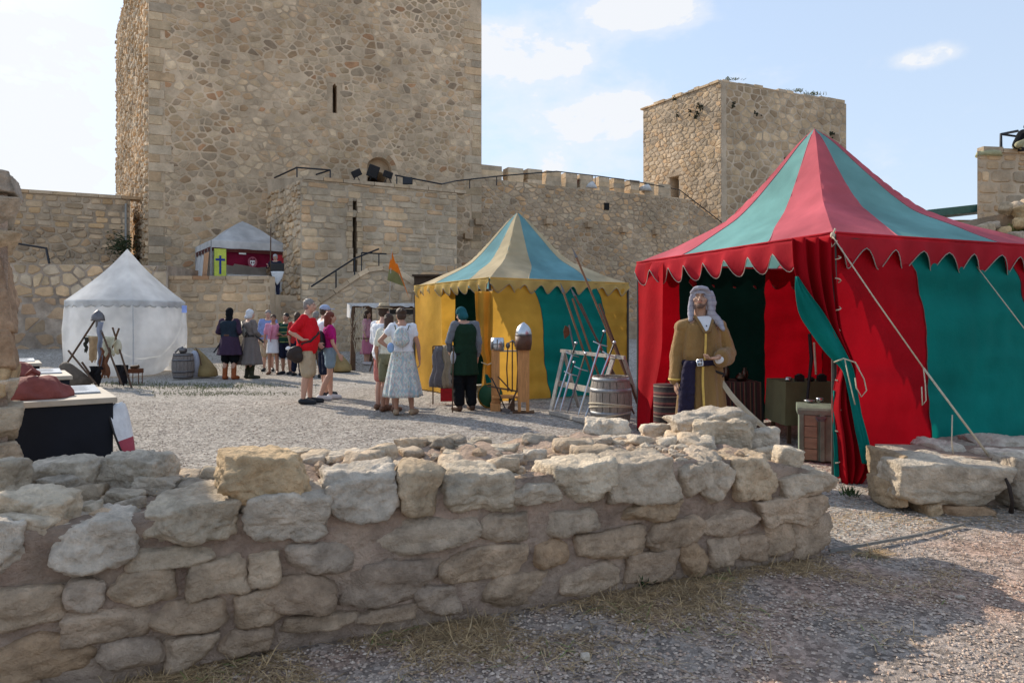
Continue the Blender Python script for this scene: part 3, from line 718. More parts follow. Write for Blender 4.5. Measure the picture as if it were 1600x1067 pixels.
# ------------------------------------------------------------------ rocks
import numpy as np
_ico = {}
def ico(sub):
    if sub not in _ico:
        bm = bmesh.new(); bmesh.ops.create_icosphere(bm, subdivisions=sub, radius=1)
        _ico[sub] = ([v.co.copy() for v in bm.verts], [tuple(v.index for v in f.verts) for f in bm.faces]); bm.free()
    return _ico[sub]
def rock(c, size, seed, rz=0, sub=4, boxy=1.0, tint=(1, 1, 1), rough=1.0, parent=None, name='stone', m=None, tilt=0, cuts=14):
    rnd = random.Random(seed); vs, fs = ico(sub)
    pl = []
    for ax in ((1, 0, 0), (-1, 0, 0), (0, 1, 0), (0, -1, 0), (0, 0, 1), (0, 0, -1)):
        n = Vector(ax)+Vector((rnd.uniform(-1, 1), rnd.uniform(-1, 1), rnd.uniform(-1, 1)))*.13; n.normalize(); pl.append((n, 1.0))
    for i in range(cuts):
        n = Vector((rnd.gauss(0, 1), rnd.gauss(0, 1), rnd.gauss(0, 1))).normalized(); pl.append((n, rnd.uniform(1.06, 1.34)))
    PN = np.array([tuple(n) for n, _ in pl]); PD = np.array([d for _, d in pl])
    D = np.array([tuple(v) for v in vs]); q = D@PN.T
    rad = np.where(q > 1e-3, PD/np.maximum(q, 1e-3), 50.0)
    p = 30.0+26*boxy
    r = (np.sum((1/rad)**p, axis=1))**(-1/p)
    hs = Vector(size)/2; ms = min(hs); rot = Matrix.Rotation(rz, 3, 'Z') @ Matrix.Rotation(tilt, 3, 'Y')
    c = Vector(c); off = Vector((rnd.uniform(0, 90), rnd.uniform(0, 90), rnd.uniform(0, 90))); out = []
    for i, v in enumerate(vs):
        w = Vector((v.x*r[i]*hs.x, v.y*r[i]*hs.y, v.z*r[i]*hs.z))
        a = (noise.noise(w*6+off)*.026+noise.ridged_multi_fractal(w*9+off, .8, 2.2, 6, .9, 2.0)*-.010+noise.noise(w*38+off)*.007+noise.noise(w*80+off)*.004)*rough*min(1.2, ms/.09)
        cell = noise.voronoi(w*7+off)[0]; a += -.02*max(0, .16-(cell[1]-cell[0]))/.16*rough*min(1, ms/.09)*.5
        # chipped layering
        a += .012*rough*noise.noise(Vector((w.x*3, w.y*3, w.z*22))+off)*min(1, ms/.09); st = (w.z*16+noise.noise(w*4+off)*1.6) % 1.0; a -= .009*rough*max(0, 1-st/.16)*min(1, ms/.09)*(noise.noise(w*5-off) > -.1)
        w = w+v*a
        out.append(rot @ w+c)
    return MB().add(out, fs, tint).build(name, m or FSTONE, parent, smooth=True)

# foreground ruin wall: front line through A0 with direction WD
A0 = Vector((1.925, 4.15, 0)); WD = Vector((.922, .388, 0)).normalized(); WN = Vector((WD.y, -WD.x, 0))   # WN faces the camera
def wfront(px, py, off=0):
    o = A0-WN*off; k = (px-800)/FPX; s = (k*o.y-o.x)/(WD.x-k*WD.y); Y = o.y+WD.y*s
    return s, EYE-(py-HY)*Y/FPX
def ruin_wall():
    t = thing('ruined_stone_wall', 'low ruined rubble wall of rough blocks crossing the foreground', 'wall', (A0.x-2, A0.y-1, 0), local=False)
    # earth core with noisy skin
    def prof(s):   # top height along the wall
        return scurve([(-7, .64), (-4.2, .62), (-3.2, .60), (-2.2, .63), (-1.2, .64), (-.5, .60), (0, .47)], s)
    b = MB(); L = 7.0; ns = 230; cs = []
    T = 1.1
    path = [(0, -.15, 0), (0.0, 1.0, 1), (T, 1.0, 1), (T, -.15, 0)]
    prf = [(0, k/12.) for k in range(13)]+[(k/12., 1) for k in range(1, 13)]+[(1, 1-k/6.) for k in range(1, 7)]
    def fn(u, v):
        s = -L+(L-.05)*u; i = v*(len(prf)-1); a = prf[int(round(i))]
        h = prof(s); w = (A0+WD*s-WN*(T*a[0])); z = -.12+(h+.12)*a[1]
        p = Vector((w.x, w.y, z)); nn = (noise.fractal(p*4, .8, 2.2, 5)*.04+noise.noise(p*26)*.012)*(.55 if a[0] == 0 else 1)
        edge = min(1, a[0]*12) if a[1] > .98 else 1
        dirv = WN if a[0] == 0 else (Vector((0, 0, 1)) if a[1] > .98 else -WN)
        p2 = p+dirv*(nn-.012)
        if a[1] > .98 and 0 < a[0] < 1: p2.z += .05*noise.noise(p*2.2)
        return tuple(p2)
    b.grid(fn, ns, len(prf)-1)
    k = len(b.v)
    # end cap at the right end
    m = len(prf); endi = [j*(ns+1)+ns for j in range(m)]
    b.f.append(tuple(endi))
    b.build('earth_core', EARTH, t, smooth=True)
    rects = [(-70, 800, 48, 908), (78, 800, 215, 892), (225, 768, 368, 850), (380, 768, 514, 850), (345, 714, 483, 788), (508, 722, 624, 812), (628, 711, 688, 806), (698, 722, 801, 800), (801, 741, 873, 785), (868, 712, 960, 783), (950, 702, 1060, 785), (1060, 712, 1093, 778), (1093, 700, 1148, 785), (1148, 702, 1216, 780), (1222, 722, 1302, 772),
             (980, 780, 1060, 812),
             (571, 810, 743, 868), (449, 842, 555, 899), (534, 879, 690, 944), (698, 850, 825, 906), (385, 862, 441, 918), (398, 900, 524, 955), (648, 915, 720, 962), (752, 800, 828, 845), (758, 893, 852, 950),
             (852, 797, 932, 835), (900, 829, 1001, 873), (830, 846, 889, 884), (1012, 808, 1103, 855), (1103, 797, 1189, 835), (1188, 775, 1298, 818), (977, 861, 1060, 908), (1060, 847, 1108, 899), (1106, 836, 1154, 886), (1152, 832, 1196, 878), (1195, 818, 1239, 872), (1239, 808, 1297, 867), (875, 882, 966, 930), (1003, 836, 1034, 858),
             (-60, 916, 99, 985), (101, 903, 170, 955), (171, 892, 277, 946), (296, 872, 390, 932), (90, 950, 230, 1003), (232, 941, 360, 987), (363, 925, 440, 981), (202, 852, 330, 888), (-30, 992, 152, 1067), (153, 1000, 252, 1044), (340, 978, 425, 1022), (255, 992, 338, 1040), (440, 958, 560, 985), (-160, 850, -70, 930),
             (560, 948, 650, 972), (60, 1060, 250, 1110), (-140, 1060, 60, 1130)]
    rnd = random.Random(77)
    for i, (x0, y0, x1, y1) in enumerate(rects):
        sa, _ = wfront(x0, (y0+y1)/2); sb, _ = wfront(x1, (y0+y1)/2); s, z1 = wfront((x0+x1)/2, y0+(15 if (y0 < 760 or (x0 < 380 and y0 < 815)) and i != 4 else 0)); _, z0 = wfront((x0+x1)/2, y1)
        up = y0 < 790 or (x0 < 250 and y0 < 820); zc = (z0+z1)/2
        if z0 < -.02 and z1 < .05: continue
        dep = rnd.uniform(.30, .38) if up else .24
        if i == 4: dep = .34
        c = A0+WD*((sa+sb)/2)+WN*((.05 if up else .034)-dep/2); c.z = zc
        low = max(0, min(1, (0.56-zc)/.3))
        tone = rnd.choice([(1.05, 1.05, 1.03), (1, .98, .93), (.98, 1.0, 1.03), (1.02, .93, .80), (.95, .92, .88), (1.1, 1.08, 1.02)])
        if i == 4: tone = (1.0, .86, .66)
        red = (lerp(1, .87, low), lerp(1, .765, low), lerp(1, .71, low))
        # lower stones are stained with the same red earth
        rock(c, ((sb-sa)*1.08, dep, (z1-z0)*1.10), 100+i, rz=math.atan2(WD.y, WD.x)+rnd.uniform(-.06, .06), sub=5 if (sb-sa) > .22 and up else 4, boxy=.8 if up else .6, tint=tuple(a*b*(1.1 if up else 1.04) for a, b in zip(tone, red)), parent=t, tilt=rnd.uniform(-.05, .05), rough=.95 if up else .8)
    tops = [(-60, 722, 18, 800), (12, 722, 142, 776), (48, 745, 118, 786), (-30, 775, 92, 832), (143, 712, 262, 772), (204, 745, 272, 776), (-10, 805, 75, 838), (312, 735, 352, 765), (100, 792, 150, 812), (430, 705, 482, 722), (508, 708, 560, 730),
            (619, 687, 664, 711), (655, 691, 735, 709), (735, 685, 767, 703), (754, 696, 806, 718), (525, 706, 600, 730), (690, 708, 732, 724), (915, 656, 984, 692), (938, 682, 986, 700), (1005, 664, 1064, 693), (1055, 643, 1177, 677), (1092, 657, 1177, 700), (1054, 677, 1104, 697), (1166, 670, 1219, 706),
            (866, 688, 932, 716), (818, 704, 854, 728), (820, 680, 870, 702), (880, 684, 912, 698), (912, 700, 948, 722), (780, 712, 818, 732), (1215, 702, 1258, 728), (985, 690, 1030, 706), (1028, 690, 1060, 706), (570, 716, 612, 730), (600, 700, 630, 716), (840, 722, 868, 734), (1180, 700, 1212, 716), (160, 770, 215, 790), (232, 760, 270, 774), (270, 748, 312, 768), (955, 690, 990, 706), (760, 720, 786, 730), (1100, 694, 1150, 708), (470, 716, 505, 735)]
    for i, (x0, y0, x1, y1) in enumerate(tops):
        zb = .60 if x0 < 960 else .56
        big = i in (17, 19, 20, 21, 22, 23)
        Y = (EYE-zb)*FPX/(y1-4-HY)
        if i == 20: Y = 4.62; zb = .69
        if i == 21: Y = 4.42
        xa, xb = (x0-800)*Y/FPX, (x1-800)*Y/FPX; h = (y1-y0)*Y/FPX; w = xb-xa; dep = max(w*.65, h*.8)
        zt = EYE-(y0+2-HY)*Y/FPX
        hh = max(.07, min(h, .3))*1.15
        c = Vector(((xa+xb)/2, Y+dep*.38, zt-hh/2+.012))
        white = i in (1, 4, 5, 17, 18, 19, 23)
        tone = (1.28, 1.28, 1.27) if white else ((.62, .64, .68) if i == 22 else rnd.choice([(1.1, 1.08, 1.03), (1.05, .97, .88), (.95, .95, .95), (1.15, 1.12, 1.05)]))
        rock(c, (w*1.06, dep, hh), 300+i, rz=rnd.uniform(-.3, .3), sub=5 if w > .3 else 4, boxy=.35, tint=tone, parent=t, tilt=rnd.uniform(-.1, .1), rough=1.1, cuts=10)
    for i in range(64):   # medium rubble along the top
        s = rnd.uniform(-5.2, -.2); a = rnd.uniform(.34, 1.05); p = A0+WD*s-WN*a; w_ = rnd.uniform(.07, .17)
        p.z = prof(s)+.005+.05*noise.noise(Vector((p.x, p.y, prof(s)))*2.2)
        rock(p, (w_*1.3, w_, w_*rnd.uniform(.45, .75)), 1300+i, rz=rnd.uniform(0, 3), sub=3, boxy=.3, tint=rnd.choice([(1.2, 1.18, 1.14), (1.05, .98, .9), (.9, .88, .86), (1.1, 1.02, .92)]), parent=t, tilt=rnd.uniform(-.3, .3), cuts=10)
    # small rubble bedded in the top
    b = MB(); vs, fs = ico(1)
    for i in range(1500):
        s = rnd.uniform(-6.5, -.15); a = rnd.uniform(.06, .98); p = A0+WD*s-WN*a; r = abs(rnd.gauss(.012, .014))+.006
        p.z = prof(s)-.03+.05*noise.noise(Vector((p.x, p.y, prof(s)))*2.2)+r*.5
        t3 = rnd.choice([(1.1, 1.08, 1.04), (.85, .82, .8), (1.0, .85, .72), (.7, .62, .56)]); k = [rnd.uniform(.6, 1.3) for _ in range(3)]
        b.add([(p.x+v.x*r*k[0], p.y+v.y*r*k[1], p.z+v.z*r*.7*k[2]) for v in vs], fs, t3)
    b.build('small_rubble', FSTONE, t, kind='stuff', smooth=False)
ruin_wall()

def right_ruin():
    t = thing('low_ruin_block_wall', 'short low wall of big pale blocks in front of the red and green tent', 'wall', (3.5, 5.3, 0), local=False)
    def blk(x0, y0, x1, y1, Y, dep, seed, tone, zb=None, rz=0, tilt=0, boxy=.9, sub=5):
        a, c = P(x0, y0, Y), P(x1, y1, Y); xl = P(x0, 0, Y+dep*.8).x if x0 < 1450 and x0 != 1413 else a.x; w = c.x-xl; z0 = c.z; z1 = a.z
        rock(((xl+c.x)/2, Y+dep/2, (z0+z1)/2), (w*1.03, dep, z1-z0), seed, rz=rz, sub=sub, tint=tone, parent=t, boxy=boxy, tilt=tilt)
    blk(1413, 722, 1578, 800, 4.98, .5, 501, (1.12, 1.12, 1.1), rz=-.08, tilt=.02)
    blk(1364, 712, 1420, 764, 5.12, .5, 502, (.95, .82, .66), boxy=.5)
    blk(1362, 755, 1422, 800, 5.1, .4, 503, (1.0, .86, .68), boxy=.5)
    blk(1420, 788, 1480, 812, 5.0, .3, 504, (1.0, .84, .66), boxy=.5, sub=4)
    blk(1478, 792, 1560, 812, 5.02, .3, 505, (.9, .7, .55), boxy=.5, sub=4)
    blk(1585, 722, 1660, 806, 5.05, .5, 506, (.95, .95, .95), boxy=.5)
    blk(1428, 697, 1525, 728, 5.5, .55, 507, (1.1, 1.12, 1.15), boxy=.5)
    blk(1366, 708, 1440, 730, 5.35, .4, 508, (.85, .85, .87), boxy=.5)
    blk(1500, 690, 1570, 715, 5.9, .4, 509, (.75, .75, .76), boxy=.5)
    blk(1548, 686, 1640, 722, 5.75, .5, 510, (1.0, 1.02, 1.05), boxy=.5)
    blk(1556, 706, 1592, 724, 5.35, .25, 511, (1.25, 1.25, 1.25), boxy=.3, sub=4)
    blk(1585, 708, 1640, 736, 5.25, .3, 512, (1.3, 1.3, 1.3), boxy=.4, sub=4)
    MB().box((3.75, 5.55, .12), (1.3, .55, .48), (0, 0, -.1)).build('earth_core', EARTH, t)
    b = MB(); p = [P(1570, 745, 4.95), P(1577, 760, 4.88), P(1582, 785, 4.86), P(1580, 800, 4.9)]; b.tube(p, [.008, .014, .012, .018], 8).build('root', mat('dark_root', (.03, .02, .015), .9), t, smooth=True)
    # rock outcrop far right below the building
    t2 = thing('rock_outcrop', 'sunlit ochre boulders piled below the building at the right edge', 'rocks', (17, 23, 3), local=False)
    rnd = random.Random(13)
    for i in range(46):
        px = rnd.uniform(1465, 1700); top = 350-(px-1480)*.30; py = top+rnd.uniform(4, 60); Y = 21.5+rnd.uniform(0, .5)+(py-top)*-.015
        s = rnd.uniform(.28, .62); c = P(px, py, Y)
        rock(c, (s*1.3, s, s*.8), 600+i, rz=rnd.uniform(0, 3), sub=3, boxy=.3, tint=rnd.choice([(1.15, .95, .65), (1.1, 1, .85), (1.05, .85, .6), (.9, .85, .8)]), parent=t2, tilt=rnd.uniform(-.3, .3))
    a = P(1455, 352, 23); c = P(1750, 285, 23)
    wall_core(t2, [(a.x*.965, 22.1), (c.x, 22.1), (c.x+2, 25), (a.x*1.1, 25)], -.2, [a.z-.2, c.z-.3, c.z, a.z], MORTAR_D)
    g = thing('rock_grass', 'yellow green tuft of grass on the ochre boulders at the right edge', 'grass tuft', V2(P(1592, 352, 21.3))+(4,), local=False)
    b = MB(); o = P(1596, 362, 21.2)
    for i in range(260):
        q = o+Vector((rnd.gauss(0, .18), rnd.gauss(0, .1), rnd.uniform(-.1, .05))); b.beam(q, q+Vector((rnd.gauss(0, .06), 0, rnd.uniform(.1, .3))), .012)
    b.build('blades', mat('yellow_grass', (.22, .22, .07), .8), g, kind='stuff')
right_ruin()

def left_pier():
    t = thing('broken_stone_pier', 'broken stone door pier of big blocks cut off by the left edge', 'pier', (-4.4, 5.6, 0), local=False)
    Y = 4.9
    lst = [(-120, 266, 27, 303, .9, (.8, .8, .82)), (-120, 305, 26, 355, 1, (1, .98, .95)), (-120, 358, 25, 401, 1, (1.05, .98, .86)), (-120, 402, 20, 520, .9, (.75, .6, .5)), (-120, 500, 24, 575, .8, (.72, .58, .48)), (-60, 572, 22, 622, .8, (.98, .82, .6)), (-60, 596, 18, 640, .8, (1.15, 1.12, 1.08)), (-120, 632, 33, 694, 1, (.95, .92, .86)), (-120, 695, 31, 752, 1, (.98, .92, .84))]
    for i, (x0, y0, x1, y1, bx, tn) in enumerate(lst):
        a, c = P(x0, y0, Y), P(x1, y1, Y); w = .7; cc = c+Matrix.Rotation(.63, 3, 'Z') @ Vector((-w/2, .25, 0)); rock((cc.x, cc.y, (a.z+c.z)/2), (w, .5, (a.z-c.z)*1.0), 700+i, rz=.63, sub=5, boxy=bx, tint=tn, parent=t, rough=.5, cuts=4)
    a, c = P(-115, 285, Y), P(12, 760, Y); cc = c+Matrix.Rotation(.63, 3, 'Z') @ Vector((-.32, .25, 0)); MB().box((cc.x, cc.y, a.z/2), (.64, .4, a.z), (0, 0, .63)).build('earth_core', EARTH, t)
left_pier()

# ------------------------------------------------------------------ gravel, straw
def litter():
    rnd = random.Random(99); vs, fs = ico(1)
    gm = mat('pebble', (.52, .43, .36), .9, .15, 30, 0, 5, tint=True, spec=.1)
    b = MB(); n = 0
    oct_v = [(1, 0, 0), (-1, 0, 0), (0, 1, 0), (0, -1, 0), (0, 0, 1), (0, 0, -1)]; oct_f = [(4, 0, 2), (4, 2, 1), (4, 1, 3), (4, 3, 0), (5, 2, 0), (5, 1, 2), (5, 3, 1), (5, 0, 3)]
    while n < 52000:
        y = 2.35+(rnd.random()**1.9)*10; x = rnd.uniform(-.8, .8)*y
        s = (Vector((x, y, 0))-A0).dot(WD); a = -(Vector((x, y, 0))-A0).dot(WN)
        if s < 0 and -.02 < a < 1.0: continue
        front = a < 0 or (s > 0 and y < 5)
        if front and noise.noise(Vector((x*1.1, y*1.1, 3))) > .22 and rnd.random() < .7: continue
        r = min(.018, abs(rnd.gauss(.0045, .0026))+.0025); k = [rnd.uniform(.7, 1.3) for _ in range(3)]; ang = rnd.uniform(0, pi); ca, sa = cos(ang), sin(ang)
        z = gh(x, y)+r*.3
        tn = rnd.choice([(.98, .93, .88), (.82, .79, .76), (1.12, 1.08, 1.02), (.66, .63, .61), (.92, .78, .70), (.78, .67, .60), (.88, .82, .77)])
        b.add([(x+(v[0]*ca*k[0]-v[1]*sa*k[1])*r, y+(v[0]*sa*k[0]+v[1]*ca*k[1])*r, z+v[2]*r*.6*k[2]) for v in oct_v], oct_f, tn); n += 1
    o = b.build('gravel', gm, None); tag(o, 'loose grey pebbles strewn over the path and courtyard', 'gravel'); o['kind'] = 'stuff'
    # dry straw near wall base and patches
    sm = mat('dry_straw', (.52, .38, .22), .8, .3, 12, 0, 5, tint=True, trans=.2)
    b = MB(); n = 0
    def blade(x, y, z, l, tilt, w, tn):
        a = rnd.uniform(0, 2*pi); d = Vector((cos(a)*cos(tilt), sin(a)*cos(tilt), sin(tilt))); p = Vector((x, y, z)); sd = Vector((-sin(a), cos(a), 0))*w
        m = p+d*l*.5+Vector((0, 0, -.05*l))+sd*rnd.uniform(-3, 3); e = p+d*l+Vector((0, 0, -.22*l))
        b.add([p-sd, p+sd, m+sd*.8, m-sd*.8, e], [(0, 1, 2, 3), (3, 2, 4)], tn)
    while n < 17000:
        s = rnd.uniform(-6.2, .5); a = -abs(rnd.gauss(0, .22)) if rnd.random() < .85 else rnd.uniform(-1.0, 0)
        p = A0+WD*s-WN*a
        den = noise.noise(Vector((p.x*2.6, p.y*2.6, 0)))+.25-(abs(a))*.35
        if s > -1.2: den -= .12
        if den < rnd.uniform(-.15, .45): continue
        if s > 0 and a > -.02: continue
        g = rnd.random() < .08 and noise.noise(Vector((p.x*3, p.y*3, 9))) > .1
        tn = (.45, .75, .4) if g else rnd.choice([(1, 1, 1), (.75, .72, .68), (1.2, 1.15, 1.05), (.55, .5, .45)])
        blade(p.x, p.y, gh(p.x, p.y)+rnd.uniform(0, .015), rnd.uniform(.03, .17), rnd.uniform(-.03, .22) if rnd.random() < .95 else rnd.uniform(.5, 1.1), rnd.uniform(.0009, .0026), tn); n += 1
    for i in range(2600):   # by the right ruin and tent front
        px = rnd.uniform(1290, 1620); y = 4.62+rnd.gauss(.3, .18) if rnd.random() < .6 else rnd.uniform(4.9, 6.6); x = (px-800)/FPX*y
        blade(x, y, gh(x, y), rnd.uniform(.03, .1), rnd.uniform(-.05, .3), .0016, rnd.choice([(1.1, 1, .8), (.9, .8, .6)]))
    for i in range(1600):   # on top of the wall
        s = rnd.uniform(-5, -.3); a = rnd.uniform(.1, 1); p = A0+WD*s-WN*a
        blade(p.x, p.y, .62, rnd.uniform(.02, .07), rnd.uniform(-.05, .3), .0012, rnd.choice([(1.1, 1, .8), (.9, .8, .6)]))
    o = b.build('dry_grass', sm, None); tag(o, 'dry straw and dead grass scattered along the foot of the ruined wall', 'dry grass'); o['kind'] = 'stuff'
    # small green weeds at base
    for i, (px, py) in enumerate(((862, 925), (1000, 912), (1328, 775))):
        g = G(px, py); b = MB()
        for k in range(60):
            q = g+Vector((rnd.gauss(0, .035), rnd.gauss(0, .03), 0)); e = q+Vector((rnd.gauss(0, .03), rnd.gauss(0, .03), rnd.uniform(.02, .09)))
            sd = Vector((rnd.uniform(-1, 1), rnd.uniform(-1, 1), 0)).normalized()*.006; b.add([q, (q+e)/2+sd, e, (q+e)/2-sd], [(0, 1, 2, 3)])
        o = b.build('green_weed', mat('weed_green', (.05, .09, .03), .7, trans=.3), None)
        tag(o, ['green weed tucked in a gap at the foot of the ruined wall', 'small green weed in the straw right of the wall gap', 'small green weed beside the low block wall'][i], 'weed')
    # patches of thin grass in the courtyard
    b = MB()
    for i in range(3200):
        px, py, sx, sy = rnd.choice([(390, 577, 60, 3), (470, 574, 60, 3), (300, 605, 50, 2), (340, 614, 60, 2), (380, 601, 60, 2), (200, 600, 40, 2)])
        X = rnd.gauss(px, sx); Yp = rnd.gauss(py, sy)
        if Yp < 560: continue
        g = G(X, Yp); g.z = gh(g.x, g.y); e = g+Vector((rnd.gauss(0, .02), rnd.gauss(0, .02), rnd.uniform(.02, .05)))
        sd = Vector((.008, 0, 0)); b.add([g-sd, g+sd, e], [(0, 1, 2)])
    o = b.build('courtyard_grass', mat('thin_grass', (.16, .17, .08), .8), None); tag(o, 'thin patches of short green grass in the gravel courtyard', 'grass'); o['kind'] = 'stuff'
    # lone white stone on the path, and edging strip
    g = G(914, 1030); o = rock((g.x, g.y, .012), (.045, .035, .03), 900, sub=3, tint=(1.4, 1.4, 1.4)); tag(o, 'single small white stone on the foreground path', 'stone')
    g = G(1500, 935); o = rock((g.x, g.y, .008), (.05, .03, .02), 901, sub=3, tint=(1.1, 1.1, 1.15)); tag(o, 'small pale grey stone on the right part of the path', 'stone')
    b = MB(); a, c, e = G(1296, 862), G(1440, 836), G(1505, 820)
    b.beam(a+Vector((0, 0, .006)), c+Vector((0, 0, .006)), .014, .018); b.beam(c+Vector((0.02, 0.01, .008)), e+Vector((0, 0, .006)), .014, .016)
    o = b.build('edging_strip', mat('weathered_wood_grey', (.2, .185, .165), .85, .2, 20, .4, 60), None); tag(o, 'thin grey wooden edging strip set in the gravel beside the wall end', 'edging')
litter()
# ------------------------------------------------------------------ fabrics
def weave(N, L, src, out): return out
def fabric(name, col, trans=.35, var=.07, **k):
    return mat(name, col, k.pop('rough', .85), var, k.pop('vs', 2.5), k.pop('bump', .35), k.pop('bs', 5), trans=trans, spec=.12, stain=k.pop('stain', .9), bdist=.03, **k)
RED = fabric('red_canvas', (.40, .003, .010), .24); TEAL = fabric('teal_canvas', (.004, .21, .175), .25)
PINK_R = fabric('lit_red_roof', (.70, .16, .19), .35); TEAL_R = fabric('lit_teal_roof', (.22, .46, .43), .3)  # paler than the wall canvas: sun and sky light put into the roof colours
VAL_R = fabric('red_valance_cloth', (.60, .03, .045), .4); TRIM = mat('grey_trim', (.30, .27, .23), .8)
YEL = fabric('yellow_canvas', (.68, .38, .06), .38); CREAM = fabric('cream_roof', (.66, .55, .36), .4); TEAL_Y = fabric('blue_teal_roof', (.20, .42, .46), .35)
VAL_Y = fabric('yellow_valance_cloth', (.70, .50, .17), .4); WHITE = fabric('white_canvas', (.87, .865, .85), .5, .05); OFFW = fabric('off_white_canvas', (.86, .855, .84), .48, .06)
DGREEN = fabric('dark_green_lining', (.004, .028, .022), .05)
POST = mat('tent_post', (.045, .04, .035), .6, metal=.0); ROPE = mat('rope', (.55, .47, .34), .9, .15, 40, .4, 120)
WOOD = mat('warm_pine', (.50, .24, .085), .6, .22, 6, .3, 20, stretch=(6, 6, .8)); WOOD_G = mat('grey_wood', (.42, .37, .31), .8, .25, 6, .4, 20, stretch=(6, 6, 1))
WOOD_D = mat('dark_wood', (.10, .055, .03), .65, .25, 8, .3, 20); STEEL = mat('steel', (.55, .56, .58), .32, .12, 14, .1, 30, metal=1); STEEL_D = mat('dark_steel', (.16, .15, .15), .45, .2, 14, .15, 30, metal=.9)
LEATHER = mat('brown_leather', (.10, .045, .025), .55, .2, 12, .2, 40); LEATHER_B = mat('black_leather', (.02, .018, .018), .45, .2, 12, .15, 40)

